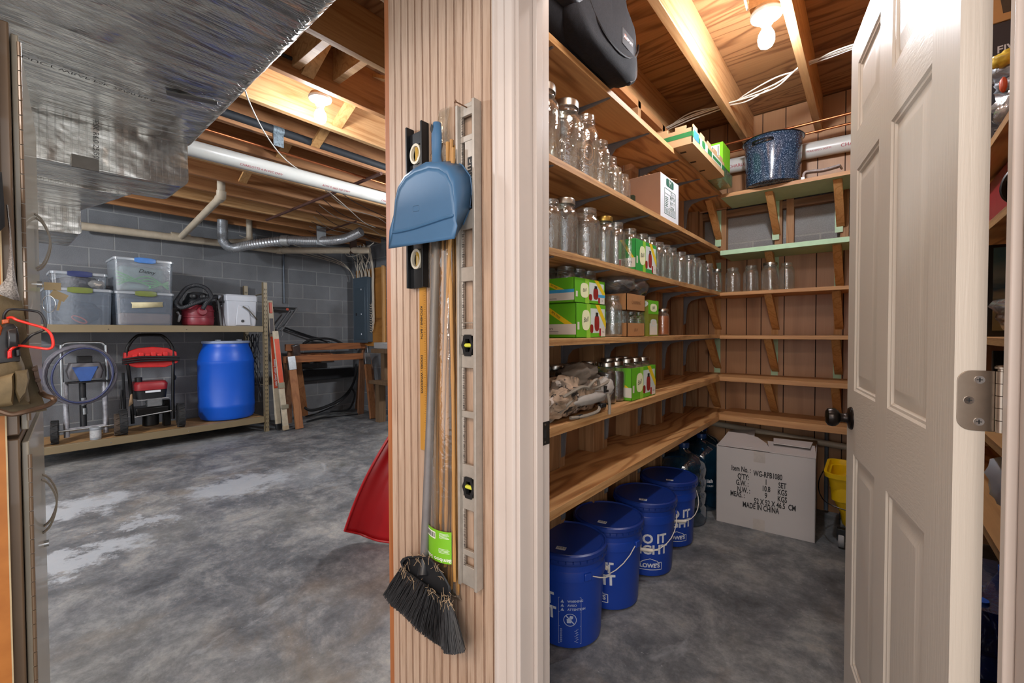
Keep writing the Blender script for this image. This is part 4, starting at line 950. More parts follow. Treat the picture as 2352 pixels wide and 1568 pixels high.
# ---- white shipping box
bc = Vector((-.7375, 2.93, 0)); yw = .062; ex = Vector((math.cos(yw), math.sin(yw), 0)); ey = Vector((-math.sin(yw), math.cos(yw), 0)); BW, BD, BH = .517, .50, .478
def BP(u, v, z): return bc+ex*u+ey*v+Vector((0, 0, z))
t = thing('shipping_box', 'white cardboard box with stencilled black shipping details on the pantry floor', 'box', BP(BW/2, BD/2, 0))
M_WCARD = plain('white_corrugate', 'b9b4b2', .7, var=.03, scale=5); M_WIN = plain('box_inside', '8f7355', .8)
b = MB(); th = .005
for u0, u1, v0, v1 in ((0, BW, 0, th), (0, BW, BD-th, BD), (0, th, 0, BD), (BW-th, BW, 0, BD)):
    b.add([BP(u, v, z) for z in (0, BH) for u, v in ((u0, v0), (u1, v0), (u1, v1), (u0, v1))], [(0, 3, 2, 1), (4, 5, 6, 7), (0, 1, 5, 4), (1, 2, 6, 5), (2, 3, 7, 6), (3, 0, 4, 7)])
b.add([BP(u, v, .003) for u, v in ((0, 0), (BW, 0), (BW, BD), (0, BD))], [(0, 1, 2, 3)])
part('walls', b, M_WCARD, t, .001)
def flap(pts, nm='flap', mats=None):
    b = MB(); k = len(pts); off = Vector((0, 0, .0045)); b.add(pts+[p+off for p in pts], [tuple(range(k-1, -1, -1)), tuple(range(k, 2*k))]+[(i, (i+1) % k, (i+1) % k+k, i+k) for i in range(k)]); part(nm, b, mats or M_WCARD, t)
flap([BP(0, BD-.005, BH), BP(BW, BD-.005, BH), BP(BW, BD*.52, BH-.012), BP(0, BD*.52, BH-.006)], mats=M_WIN)
flap([BP(0, .005, BH), BP(0, BD-.006, BH+.001), BP(.16, BD-.02, BH+.03), BP(.20, .02, BH+.012)])
flap([BP(.01, .0, BH+.004), BP(.30, .0, BH+.005), BP(.26, .15, BH+.018), BP(.20, .24, BH+.030), BP(.13, .235, BH+.045), BP(.03, .22, BH+.048)])
flap([BP(.29, .0, BH+.002), BP(BW, .0, BH+.002), BP(BW-.01, .20, BH+.028), BP(.26, .21, BH+.020)])
flap([BP(.30, .12, BH+.032), BP(BW-.03, .10, BH+.034), BP(BW-.02, .24, BH+.040), BP(.29, .25, BH+.036)])
b = MB(); Fb = Face(BP(0, 0, 0), ex, (0, 0, 1), BW, BH); Fb.rect(b, .40, .86, .52, 1.0, 0); part('tape', b, plain('box_tape', 'b3aba4', .35), t); b = MB(); Fb.rect(b, .40, 0, .52, .14, 0); part('tape', b, plain('box_tape', 'b3aba4', .35), t)
b = MB()
for txt, u, v in (('Item No. :', .27, .74), ('WG-RPB1080', .545, .715), ("Q'TY:", .295, .645), ('1', .53, .625), ('SET', .69, .615), ('G.W. :', .285, .56), ('10.8', .53, .54), ('KGS', .69, .53), ('N.W. :', .30, .475), ('9', .53, .455), ('KGS', .69, .445), ('MEAS. :', .235, .405), ('52 X 52 X 46.5  CM', .615, .365), ('MADE IN CHINA', .475, .29)):
    Fb.text(b, txt, u, v, .046, 0, .0012, 0, bold=.0011, sx=.56)
part('lettering', b, M_INK, t)
# ---- yellow mop bucket, half behind the door
M_YELB = plain('mop_yellow', 'e3b80a', .35, var=.05, scale=5)
mc = Vector((.06, 3.13, 0)); t = thing('mop_bucket', 'yellow mop bucket on casters half hidden behind the door', 'bucket', mc)
zlo, zhi = .105, .415
rings = [rrect(w, d, r_, 5, z, mc.x, mc.y) for w, d, r_, z in ((.15, .12, .04, zlo), (.165, .135, .045, zlo+.02), (.185, .15, .05, .25), (.215, .165, .05, .26), (.222, .172, .05, .385), (.245, .19, .055, .39), (.248, .193, .055, zhi), (.235, .18, .05, zhi), (.21, .16, .045, .27), (.15, .12, .04, zlo+.02))]
b = MB(); b.loft(rings); part('tub', b, M_YELB, t, ang=40)
for sx in (-1, 1):
    for sy in (-1, 1):
        w0 = mc+Vector((sx*.165, sy*.13, 0)); b = MB(); b.box(w0.x-.02, w0.x+.02, w0.y-.02, w0.y+.02, .072, .106); b.box(w0.x-.021, w0.x-.015, w0.y-.012, w0.y+.016, .036, .075); b.box(w0.x+.015, w0.x+.021, w0.y-.012, w0.y+.016, .036, .075)
        cs = part('caster', b, M_BLACK, t, .002)
        b = MB(); b.tube([w0+Vector((-.0145, 0, .04)), w0+Vector((-.011, 0, .04)), w0+Vector((.011, 0, .04)), w0+Vector((.0145, 0, .04))], [.036, .04, .04, .036], 24); part('wheel', b, plain('caster_grey', '8f8f90', .5), cs)
b = MB(); b.cyl(mc+Vector((-.21, -.10, .30)), mc+Vector((.10, .05, .62)), .018, 10); part('wringer_lever', b, M_BLACK, t)
b = MB(); b.tube(smooth_path([mc+Vector(p) for p in ((-.247, .02, .40), (-.275, -.06, .33), (-.262, -.13, .27), (-.20, -.20, .245), (0, -.21, .22))], 6), .003, 6); part('bail', b, M_BLACKM, t)
# ================================================================== THINGS ON THE PILLAR
def W(px, py, y=WF): return onY(px, py, y)
# black two-foot level
M_BLKP = plain('black_paint_metal', '1b1d20', .35, .3, .15, 30)
xa, xb, zb, zt = -1.012, -.940, 1.325, 1.775; y0, y1 = WF-.026, WF-.0005
t = thing('spirit_level', 'short black spirit level hanging behind the blue dustpan', 'level', (-.976, WF-.013, zb))
zv = (1.695, 1.405); b = MB()
b.box(xa, xa+.007, y0, y1, zb, zt); b.box(xb-.007, xb, y0, y1, zb, zt)
for z0, z1 in ((zb, zv[1]-.026), (zv[1]+.026, 1.53), (1.57, zv[0]-.026), (zv[0]+.026, zt-.02)): b.box(xa+.007, xb-.007, WF-.016, WF-.008, z0, z1)
part('beam', b, M_BLKP, t, .001)
M_CREAMP = plain('cream_plastic', 'd6cdb8', .4); M_VIAL = plain('vial_fluid', 'b8923a', .1, coat=1)
for z in zv:
    b = MB(); c = Vector(((xa+xb)/2, WF-.012, z)); M = Matrix(((1, 0, 0, 0), (0, 0, -1, 0), (0, 1.25, 0, 0), (0, 0, 0, 1)))
    b.lathe([(.017, .0), (.0225, .0), (.0225, .009), (.017, .009), (.0165, .0)], c, 28, M); vh = part('vial_holder', b, M_CREAMP, t)
    b = MB(); b.cyl(c+Vector((0, .001, -.019)), c+Vector((0, .001, .019)), .0075, 14); part('vial', b, M_VIAL, vh)
# long aluminium level
M_ALU = plain('brushed_aluminium', 'b0a89e', .42, .4, .08, 50)
xa, xb, zb, zt = -.808, -.742, .555, 1.768; y0, y1 = WF-.026, WF-.0005
t = thing('spirit_level', 'long aluminium four-foot level hanging from a nail beside the door casing', 'level', (-.775, WF-.013, zb))
def zpx(py): return W(1085, py, WF-.012).z
slots = [(zpx(a), zpx(c)) for a, c in ((308, 262), (415, 322), (612, 525), (740, 645), (755, 742), (945, 845), (1068, 960), (1265, 1172), (1302, 1278))]
slots = [(min(a), max(a)) for a in slots]; slots.sort(); vz = [zpx(458), zpx(793), zpx(1120)]
b = MB(); b.box(xa, xa+.008, y0, y1, zb, zt); b.box(xb-.008, xb, y0, y1, zb, zt)
cut = sorted(slots+[(z-.024, z+.024) for z in vz]); z = zb
for (c0, c1) in cut:
    if c0 > z: b.box(xa+.008, xb-.008, WF-.017, WF-.009, z, c0)
    z = max(z, c1)
b.box(xa+.008, xb-.008, WF-.017, WF-.009, z, zt)
b.box(xa+.024, xb-.008, WF-.0168, WF-.012, zpx(415), zpx(322))
for (c0, c1) in slots: b.box(xa+.008, xa+.014, WF-.017, WF-.009, c0, c1); b.box(xb-.014, xb-.008, WF-.017, WF-.009, c0, c1)
for z in vz: b.box(xa+.008, xa+.012, WF-.017, WF-.009, z-.024, z+.024); b.box(xb-.012, xb-.008, WF-.017, WF-.009, z-.024, z+.024)
part('beam', b, M_ALU, t, .0012)
for z in vz:
    c = Vector(((xa+xb)/2, WF-.0135, z)); b = MB(); M = Matrix(((1, 0, 0, 0), (0, 0, -1, 0), (0, 1.45, 0, 0), (0, 0, 0, 1)))
    b.lathe([(.013, -.004), (.0215, -.004), (.0215, .007), (.013, .007), (.0125, -.004)], c, 6, M); vh = part('vial_holder', b, M_BLACK, t, ang=20)
    b = MB(); b.cyl(c+Vector((-.013, .0, 0)), c+Vector((.013, 0, 0)), .0055, 12); part('vial', b, plain('vial_yellow', 'cfd04a', .1, coat=1), vh)
b = MB(); F = Face((xa, WF-.0172, zb), (1, 0, 0), (0, 0, 1), xb-xa, zt-zb)
for (c0, c1) in slots:
    k = 0; zz = c0+.006
    while zz < c1-.004:
        F.rect(b, .205, (zz-zb)/(zt-zb), .205+(.10 if k % 4 else .16), (zz+.0008-zb)/(zt-zb), 0, .0003); zz += .00635; k += 1
    zz = math.ceil((c0-zb)/.0254)*.0254+zb
    while zz < c1-.008:
        F.text(b, str(int(round((zz-zb)/.0254))), .26, (zz-zb)/(zt-zb), .009, 0, .0004, 90); zz += .0254
part('scale_marks', b, M_INK, t)
b = MB(); M = F.M @ Matrix.Translation((.045, zpx(400)-zb, .0006)) @ Matrix.Rotation(R(-90), 4, 'Z'); text_mb('Empire', .030, M, b, bold=.0011)
b.add([M @ Vector(p) for p in ((.058, -.010, 0), (.060, .008, 0), (.074, .010, 0), (.072, .004, 0), (.066, .002, 0), (.064, -.011, 0))], [(0, 1, 2, 3, 4, 5)]); b.box(xa+.020, xb-.014, WF-.0178, WF-.0170, zpx(428), zpx(412)) if False else None
part('lettering', b, M_INK, t)
b = MB(); b.cyl((-.768, WF+.002, zt-.015), (-.786, WF-.045, zt-.004), .0016, 8); b.cyl((-.786, WF-.045, zt-.004), (-.7865, WF-.0462, zt-.0037), .0042, 10); solo('nail', b, plain('rusty_nail', '6e4a30', .6, .5), 'bent rusty nail through the top hole of the long aluminium level', 'nail')
# yardstick
t = thing('yardstick', 'yellow wooden yardstick with printed lettering behind the broom handle', 'ruler', (-.968, WF-.003, .868))
b = MB(); b.box(-.9815, -.9545, WF-.005, WF-.0008, .868, 1.40); part('stick', b, wood('yardstick_wood', 'c4903a', 'a8742a', 'z', 80, .5, knots=False), t, .0005)
b = MB(); F = Face((-.9815, WF-.0052, .868), (1, 0, 0), (0, 0, 1), .027, .532)
for k in range(84): F.rect(b, 1-(.30 if k % 4 == 0 else .18), .005+k*.00635/.532, 1, .0062+k*.00635/.532, 0, .0002)
for txt, zz in (('KITCHENS / BATH', .36), ('DOORS / WINDOWS', .215)): M = F.M @ Matrix.Translation((.009, zz, .0004)) @ Matrix.Rotation(R(-90), 4, 'Z'); text_mb(txt, .0115, M, b, bold=.0003)
part('lettering', b, M_INK, t)
# bamboo stakes in their sleeve
M_BAM = wood('bamboo', 'b98a4c', '96693a', 'z', 60, .45, 'a87a42', knots=False)
tops = [(1018, 330, 1012, 1290, .018), (1027, 345, 1030, 1345, .012), (1036, 322, 1022, 1300, .024), (1044, 335, 1038, 1352, .014), (1029, 326, 1046, 1335, .03), (1050, 360, 1052, 1365, .012), (1012, 352, 1004, 1250, .008), (1040, 340, 1010, 1200, .034)]
for i, (tx, ty, bx, by, d) in enumerate(tops):
    a = W(tx, ty, WF-d); c = W(bx, by, WF-d); b = MB(); pts = []; rs = []; n = 30
    for k in range(n+1):
        f = k/n; p = a.lerp(c, f); p.x += .0025*math.sin(f*7+i); node = (k % 6 == (i % 6)); pts.append(p); rs.append((.0042+.0012*(i % 3)*.5)*(1.25 if node else 1)*(1-.12*f))
    b.tube(pts, rs, 8); solo('bamboo_stake', b, M_BAM, 'bamboo garden stake in the clear sleeve, %s counted from the broom handle' % ORDN[sorted(q[0] for q in tops).index(tx)], 'stake', 'bamboo stakes in the sleeve')
t = thing('stake_sleeve', 'long clear plastic sleeve with green printed label around the bamboo stakes', 'packaging', (-.862, WF-.02, .497))
xs0, xs1 = W(1003, 800).x, W(1060, 800).x; n = 10; rings = []
for z, w, dd in ((.497, 1.06, .010), (.53, 1.0, .045), (.7, 1.0, .047), (1.0, .98, .046), (1.4, .95, .044), (1.66, .85, .04), (1.70, .55, .03), (1.735, .45, .022), (1.79, .5, .008)):
    cx = (xs0+xs1)/2+(.0 if z < 1.7 else -.006); hw = (xs1-xs0)/2*w
    rings.append([Vector((cx+hw*math.cos(2*math.pi*k/16), WF-.001-dd*.5-dd*.5*math.sin(2*math.pi*k/16), z)) for k in range(16)])
b = MB(); b.loft(rings, True, False); part('sleeve', b, thin_glass('sleeve_plastic', 'faf6ee', .12, .05, .8, 20, .03, 'd8ccb8'), t, ang=70)
zl0, zl1 = W(1030, 1295, WF-.04).z, W(1030, 1222, WF-.04).z
cx = (xs0+xs1)/2; hw = (xs1-xs0)/2+.0012
def lp(u, v, off=0): a = math.pi*(.86-.72*u) ; return Vector((cx+(hw+off)*math.cos(a), WF-.001-.024-(.0252+off)*math.sin(a), zl0+(zl1-zl0)*v))
M_LBL = plain('stake_label_green', '72b21c', .5, var=.05)
b = MB(); b.grid(lambda u, v: lp(u, v), 14, 2); lb = part('label', b, M_LBL, t)
b = MB(); b.mi = 0; b.grid(lambda u, v: lp(.08+.42*u, .70+.22*v, .0006), 8, 1); b.mi = 1
for k in range(15):
    u0 = .11+.025*k; b.grid(lambda u, v: lp(u0+(.006+.006*(k % 3))*u, .74+.15*v, .0010), 1, 1)
b.mi = 0
LH = zl1-zl0
def lfn(u0, v0, flip): return lambda x, y: lp(u0+(-x if flip else x)/.085, v0+(-y if flip else y)/LH, .0012)
text_mb('Bamboo Stakes', .0135, None, b, fn=lfn(.5, .10, True), bold=.0002)
for k in range(5): b.grid(lambda u, v: lp(.62+.30*u*(1-.1*(k % 3)), .78+.035*k+.012*v, .0010), 4, 1)
for k in range(4): b.grid(lambda u, v: lp(.60+.33*u*(1-.12*(k % 2)), .32+.04*k+.012*v, .0010), 4, 1)
part('print', b, [plain('label_white', 'e6e8d8', .5), M_INK], lb)
# dustpan
M_DP = plain('dustpan_blue', '41688c', .42, var=.06, scale=7)
A_ = [(893, 571), (901, 535), (906, 500), (910, 465), (917, 435), (932, 412), (953, 397), (985, 386), (1008, 388), (1026, 400), (1038, 425), (1044, 470), (1047, 508), (1050, 518), (1043, 548)]
B_ = [(900, 569), (925, 535), (928, 500), (930, 465), (936, 440), (950, 412), (968, 396), (992, 372), (1040, 370), (1062, 380), (1080, 405), (1084, 435), (1080, 475), (1063, 515), (1043, 549)]
ya, yb_ = WF-.088, WF-.018
Aw = [W(x, y, ya) for x, y in A_]; Bw = [W(x, y, yb_) for x, y in B_]; Bw[-1] = W(1043, 549, ya+.006); Bw[0] = W(893, 571, ya+.006); Bw[1] = W(912, 535, ya+.03)
Mw = [a.lerp(c, .35)+Vector((.004, -.016, .003)) for a, c in zip(Aw, Bw)]; Mw[0] = Aw[0].lerp(Bw[0], .5); Mw[-1] = Aw[-1].lerp(Bw[-1], .5)
ce = sum(Aw, Vector())/len(Aw)
def inset(f): return [p.lerp(ce, f) for p in Aw]
ctr = [ce+Vector((0, .004, 0))]*len(Aw)
b = MB(); b.loft([Bw, Mw, Aw], False, False, False); b.loft([Aw, inset(.10), inset(.6)], False, True, True)
t = thing('dustpan', 'blue plastic dustpan hanging upside down at the top of the pillar', 'dustpan', W(985, 450, WF-.05))
pan = part('pan', b, M_DP, t, ang=65); md = pan.modifiers.new('wall', 'SOLIDIFY'); md.thickness = .002; md.offset = 0
b = MB(); c0 = [W(x, y, ya-.002) for x, y in ((901, 534), (940, 526), (985, 512), (1020, 500), (1042, 494))]; b.tube(smooth_path(c0, 4), [.002]+[.0045]*15+[.002], 8); part('ridge', b, M_DP, t)
b = MB(); b.tube([W(x, y, yb_-.001) for x, y in B_[4:-1]], .0026, 6); part('rim', b, M_DP, t)
hc = [W(x, y, WF-d) for x, y, d in ((1004, 283, .030), (1003, 297, .034), (1003, 320, .038), (1003, 342, .040), (1003, 362, .045), (1004, 380, .058), (1006, 396, .075))]
hw_ = [.010, .0155, .0165, .0150, .0135, .018, .030]; rings = []
for p, w in zip(hc, hw_): rings.append([p+Vector((w*math.cos(2*math.pi*k/16), .011*math.sin(2*math.pi*k/16), 0)) for k in range(16)])
b = MB(); b.loft(rings); part('handle', b, M_DP, t, ang=60)
b = MB(); p = hc[1]+Vector((-.006, -.0112, .0)); b.add([p+Vector((.005*math.cos(a), .0-.0004, .011*math.sin(a))) for a in [2*math.pi*k/14 for k in range(14)]], [tuple(range(14))]); part('hanging_hole', b, M_INK, t)
b = MB(); F = Face(W(948, 486, ya-.0012), (1, 0, -.1), (0, 0, 1), .026, .014); b.tube([F.M @ Vector((x, y, 0)) for x, y in ((0, .003), (.003, 0), (.023, 0), (.026, .003), (.026, .011), (.023, .014), (.003, .014), (0, .011))], .0006, 5, True); part('badge_outline', b, plain('dustpan_blue_dark', '40627f', .4), t)
# broom
t = thing('broom', 'angled broom with grey handle and black bristles hanging on the pillar', 'broom', W(1000, 900, WF-.03))
b = MB(); hp = [W(1003, 420, WF-.028), W(1001, 600, WF-.030), W(991, 900, WF-.034), W(975, 1288, WF-.042)]; b.tube(hp, [.0105, .0108, .0112, .0122], 16); part('handle', b, plain('grey_tube', '7d7877', .35, .3, .1, 30), t)
cp = [(135, 800), (150, 778), (180, 765), (258, 762), (300, 768), (335, 785), (380, 835), (420, 895), (455, 960), (462, 1030), (445, 1045), (420, 1040), (380, 1018), (300, 950), (200, 880), (150, 848)]
Cp = [(870+x/2.76, 1000+y/2.76) for x, y in cp]
yc = WF-.062; cen = (870+290/2.76, 1000+880/2.76)
out0 = [W(x, y, yc+.026) for x, y in Cp]; out1 = [W(x, y, yc) for x, y in Cp]
ins = lambda f, dy: [W(x+(cen[0]-x)*f, y+(cen[1]-y)*f, yc+dy) for x, y in Cp]
b = MB(); b.loft([out0, out1, ins(.10, -.002), ins(.16, .006), ins(.5, .007)], True, True); cap = part('head', b, M_BLACK, t, ang=40)
b = MB(); b.tube([W(975, 1282, WF-.045), W(974, 1300, WF-.05), W(972, 1322, WF-.06)], [.0145, .0150, .0165], 14); part('socket', b, M_BLACK, cap)
M_BRI = plain('bristle_black', '1d1c1e', .55, var=.5, scale=70)
b = MB(); bot = [(33, 1012), (60, 1050), (85, 1085), (150, 1135), (240, 1235), (330, 1300), (390, 1335), (425, 1385), (480, 1392), (548, 1372)]
def lerp_poly(pl, f): k = f*(len(pl)-1); i = min(int(k), len(pl)-2); g = k-i; return (pl[i][0]*(1-g)+pl[i+1][0]*g, pl[i][1]*(1-g)+pl[i+1][1]*g)
topl = [(140, 842), (200, 884), (300, 952), (380, 1020), (425, 1042), (455, 1045)]
r2 = random.Random(3)
for k in range(1500):
    f = r2.random(); tf = min(1, max(0, round(f*26)/26+r2.uniform(-.012, .012))); tx, ty = lerp_poly(topl, tf); bx, by = lerp_poly(bot, min(1, max(0, f+r2.uniform(-.02, .02))))
    g = 1-abs(r2.gauss(0, .045)); bx = tx+(bx-tx)*g+r2.uniform(-9, 9); by = ty+(by-ty)*g; d0 = yc+r2.uniform(.002, .024); d1 = yc+r2.uniform(-.018, .036)
    a = W(870+tx/2.76, 1000+(ty-6)/2.76, d0); c = W(870+bx/2.76, 1000+by/2.76, d1); m = a.lerp(c, .6)+Vector((r2.uniform(-.003, .003), r2.uniform(-.003, .003), 0))
    b.tube([a, m, c], [.0011, .0010, .0009], 3, caps=False)
part('bristles', b, M_BRI, cap)
b = MB()
for k in range(70):
    f = r2.random(); tx, ty = lerp_poly([(150, 840), (180, 770), (260, 758), (340, 800), (400, 900), (440, 1030)], f) if k % 2 else lerp_poly(topl, f)
    a = W(870+(tx+r2.uniform(-10, 30))/2.76, 1000+(ty+r2.uniform(-20, 20))/2.76, yc-r2.uniform(.001, .012)); d = Vector((r2.uniform(-.02, .02), r2.uniform(-.006, .006), r2.uniform(-.028, .012)))
    b.tube([a, a+d*.5+Vector((r2.uniform(-.006, .006), 0, r2.uniform(-.004, .004))), a+d], .0006, 3, caps=False)
lint = solo('lint', b, plain('straw_lint', '9c8468', .9), 'tangle of straw and hair caught on the broom head', 'debris'); lint['kind'] = 'stuff'

# ================================================================== NEAR LEFT: pegboard, cabinet, tool pouch
t = NT('pegboard'); v = t.coord(); t.base(t.ramp(t.noise(v, 9, 4, .6), [(.3, '9a5a20'), (.7, 'b57230')])); t.p.inputs['Roughness'].default_value = .5; M_PEG = t.m
XP = -1.33
t = thing('pegboard', 'brown perforated pegboard at the edge of the opening', 'pegboard', (XP, -.2, 0)); b = MB()
b.box(XP-.006, XP, -.50, .022, .04, 2.05); part('board', b, [M_PEG], t)
b = MB(); b.box(XP-.0062, XP+.0004, .0205, .0228, .04, 2.05); part('edge', b, plain('pegboard_edge', 'b9a684', .7), t)
b = MB()
for i in range(19):
    for k in range(78):
        y = -.004-.0254*i; z = .06+.0254*k; q = [Vector((XP+.0006, y+.0032*math.cos(a), z+.0032*math.sin(a))) for a in [2*math.pi*j/10 for j in range(10)]]; b.add(q, [tuple(range(10))])
part('holes', b, plain('hole_dark', '140c06', .9), t)
M_TAN = plain('cabinet_brown', '6e5a46', .32, .2, .05, 6, coat=.3); M_TANG = plain('cabinet_gloss', '8f8675', .34, .0, .05, 6, coat=.25)
ca = R(5.1); co = Vector((-1.345, .052, 0)); cu = Vector((-math.cos(ca), math.sin(ca), 0)); cn = Vector((math.sin(ca), math.cos(ca), 0))
def CP(u, d, z): return co+cu*u+cn*d+Vector((0, 0, z))
def cbox(b, u0, u1, d0, d1, z0, z1):
    return b.add([CP(u, d, z) for z in (z0, z1) for u, d in ((u0, d0), (u1, d0), (u1, d1), (u0, d1))], [(0, 3, 2, 1), (4, 5, 6, 7), (0, 1, 5, 4), (1, 2, 6, 5), (2, 3, 7, 6), (3, 0, 4, 7)])
t = thing('metal_cabinet', 'tall glossy tan metal cabinet standing behind the pegboard', 'cabinet', CP(.3, -.2, 0))
b = MB(); cbox(b, 0, .63, -.46, -.012, .0, .985); cbox(b, 0, .63, -.46, -.012, .992, 1.83); part('body', b, M_TAN, t, .003)
for z0, z1 in ((.06, .975), (1.0, 1.815)):
    b = MB(); cbox(b, .014, .625, -.011, .0, z0, z1); dr = part('door', b, M_TANG, t, .002)
    b = MB()
    k = 0; zz = z0+.02
    while zz < z1-.04: b.cyl(CP(.007, .001, zz), CP(.007, .001, zz+.028), .0032, 8); zz += .030
    part('piano_hinge', b, M_TAN, dr)
    zc = 1.455 if z0 > .9 else .72
    for uu in (.43, .49):
        b = MB(); P = [CP(uu, 0, zc-.075), CP(uu, .014, zc-.06), CP(uu, .026, zc-.02), CP(uu, .027, zc+.02), CP(uu, .014, zc+.06), CP(uu, 0, zc+.075)]
        sp = smooth_path(P, 5); m = MB()
        for q0, q1 in zip(sp, sp[1:]): m.beam(q0, q1, .014, .004, cn)
        part('handle', m, M_TANG, dr)
    b = MB(); zl = zc-.115 if z0 > .9 else zc-.12; b.cyl(CP(.47, 0, zl), CP(.47, .010, zl), .009, 14); part('lock', b, M_CHROME, dr)
t = thing('key_ring', 'two brass-coloured keys hanging from the cabinet lock', 'keys', CP(.47, .03, 1.30)); M_KEY = plain('key_brass', '8d7a5c', .35, .8)
kz = 1.455-.115
kc = onX(118, 632, CP(.47, 0, 0).x)
for i, (dx, dz, rot) in enumerate(((0, 0, 0), (.0, -.012, .5))):
    b = MB(); c = CP(.47, .030+.012*i, kz-.004-.026*i); e = (cn*math.cos(rot)-Vector((0, 0, 1))*math.sin(rot)); f = (cn*math.sin(rot)+Vector((0, 0, 1))*math.cos(rot)); w = cu*.0012
    pts = [(-.017, -.011), (.017, -.011), (.017, .011), (-.017, .011)]; shp = [c+e*x+f*y for x, y in pts]
    b.add([p-w for p in shp]+[p+w for p in shp], [(3, 2, 1, 0), (4, 5, 6, 7), (0, 1, 5, 4), (1, 2, 6, 5), (2, 3, 7, 6), (3, 0, 4, 7)])
    q = [(.006, -.011), (.012, -.011), (.020, -.038), (.015, -.040)] if i else [(-.018, -.004), (-.018, .004), (-.034, .003), (-.034, -.003)]
    shp = [c+e*x+f*y for x, y in q]; b.add([p-w for p in shp]+[p+w for p in shp], [(3, 2, 1, 0), (4, 5, 6, 7), (0, 1, 5, 4), (1, 2, 6, 5), (2, 3, 7, 6), (3, 0, 4, 7)])
    part('key', b, M_KEY, t)
b = MB(); c = CP(.465, .022, kz-.055); b.tube([c+cn*(.013*math.cos(a))+Vector((0, 0, .024*math.sin(a))) for a in [2*math.pi*k/20 for k in range(20)]], .0011, 6, True); part('ring', b, M_CHROME, t)
# tool pouch
XT = -1.29
def T(px, py, dx=0): return onX(px, py, XT+dx)
M_LEA = plain('olive_leather', '584a30', .65, var=.25, scale=30, bump=.25); M_LEA2 = plain('olive_leather_edge', '6f5f42', .7, var=.2, scale=40); M_LEAB = plain('brown_leather', '4f3826', .55, var=.2, scale=30)
t = thing('tool_pouch', 'worn olive leather tool pouch hanging on the pegboard', 'pouch', T(20, 940))
def slab(b, px, d0, d1, bulge=.0):
    k = len(px); fr = [T(x, y, d1) for x, y in px]; bk = [T(x, y, d0) for x, y in px]; ce = sum(fr, Vector())/k; mid = [p.lerp(ce, .25)+Vector((bulge, 0, 0)) for p in fr]
    b.loft([bk, fr, mid], True, True)
b = MB(); slab(b, [(-160, 640), (50, 690), (58, 735), (66, 800), (78, 850), (92, 900), (108, 942), (60, 950), (0, 955), (-160, 958)], -.028, -.014, .004); part('back_panel', b, M_LEA, t, ang=50)
b = MB(); slab(b, [(-150, 845), (0, 828), (46, 815), (56, 838), (60, 870), (70, 928), (-150, 950)], -.012, .022, .008); part('pocket', b, M_LEA, t, ang=50)
b = MB(); slab(b, [(34, 852), (64, 848), (68, 868), (60, 905), (44, 925), (34, 900)], .024, .045, .006); part('small_pocket', b, M_LEA, t, ang=50)
b = MB(); slab(b, [(-20, 862), (0, 865), (32, 856), (34, 890), (30, 930), (-20, 940)], .024, .046, .006); part('small_pocket', b, M_LEA2, t, ang=50)
b = MB(); slab(b, [(73, 842), (86, 838), (92, 870), (100, 905), (92, 902), (84, 882), (77, 862)], -.012, .006, .002); part('strap_tab', b, M_LEAB, t, ang=40)
b = MB()
for px_, py_ in ((80, 848), (87, 873)): c = T(px_, py_, .008); b.lathe([(.0045, 0), (.004, .0012), (0, .002)], c, 14, Matrix(((0, 0, 1, 0), (1, 0, 0, 0), (0, 1, 0, 0), (0, 0, 0, 1))))
part('rivet', b, M_LEAB, t)
b = MB(); P = [T(94, 900, .0), T(104, 908, .01), T(122, 914, .02), T(122, 922, .02), T(105, 932, .03), T(70, 942, .045), T(30, 951, .05), T(0, 944, .05), T(-60, 925, .045)]; b.tube(smooth_path(P, 6), .0048, 8); part('hammer_loop', b, plain('brown_steel', '6b5646', .35, .7), t)
t_ = NT('grey_webbing'); v = t_.coord(); wv = t_.noise(v, 420, 2, .5); t_.base(t_.ramp(wv, [(.35, '6a6560'), (.65, 'a39d97')])); t_.p.inputs['Roughness'].default_value = .8; t_.bump(wv, .4, .002)
b = MB(); L = [(14, 470), (19, 520), (22, 560), (20, 600), (14, 640), (0, 655), (-40, 660)]; L2 = [(18, 470), (24, 520), (29, 580), (36, 640), (44, 680), (47, 691), (30, 688)]
b.loft([[T(x, y, .012) for x, y in L], [T((x+u)/2, (y+w)/2, .018) for (x, y), (u, w) in zip(L, L2)], [T(x, y, .010) for x, y in L2]], False, False, False); o = part('web_strap', b, t_.m, t, ang=60); m = o.modifiers.new('w', 'SOLIDIFY'); m.thickness = .0025
b = MB(); c = T(-14, 500, .01); slab(b, [(-90, 380), (4, 395), (10, 470), (11, 520), (0, 531), (-90, 540)], .0, .03, .004); solo('tool_holster', b, plain('black_fabric', '0f0f11', .85), 'black fabric holster on the pegboard above the tool pouch', 'holster')
t = thing('circuit_tester', 'black and orange battery tester sitting in the tool pouch', 'tester', T(18, 800, .03))
def slab2(px, d0, d1, nm, mat, bulge=.003, par=None):
    b = MB(); slab(b, px, d0, d1, bulge); return part(nm, b, mat, par or t, .001, 40)
slab2([(-60, 745), (0, 752), (14, 742), (32, 744), (40, 752), (44, 770), (46, 830), (-60, 840)], .004, .030, 'case', plain('tester_black', '1d1b1c', .3))
slab2([(-60, 728), (0, 745), (6, 752), (2, 770), (-60, 775)], .018, .034, 'orange_corner', plain('tester_orange', 'b5552a', .4))
slab2([(4, 734), (22, 732), (22, 742), (4, 745)], .008, .026, 'cap', plain('tester_orange', 'b5552a', .4))
slab2([(16, 758), (40, 752), (42, 795), (18, 800)], .034, .042, 'front_door', plain('tester_gloss', '262324', .2))
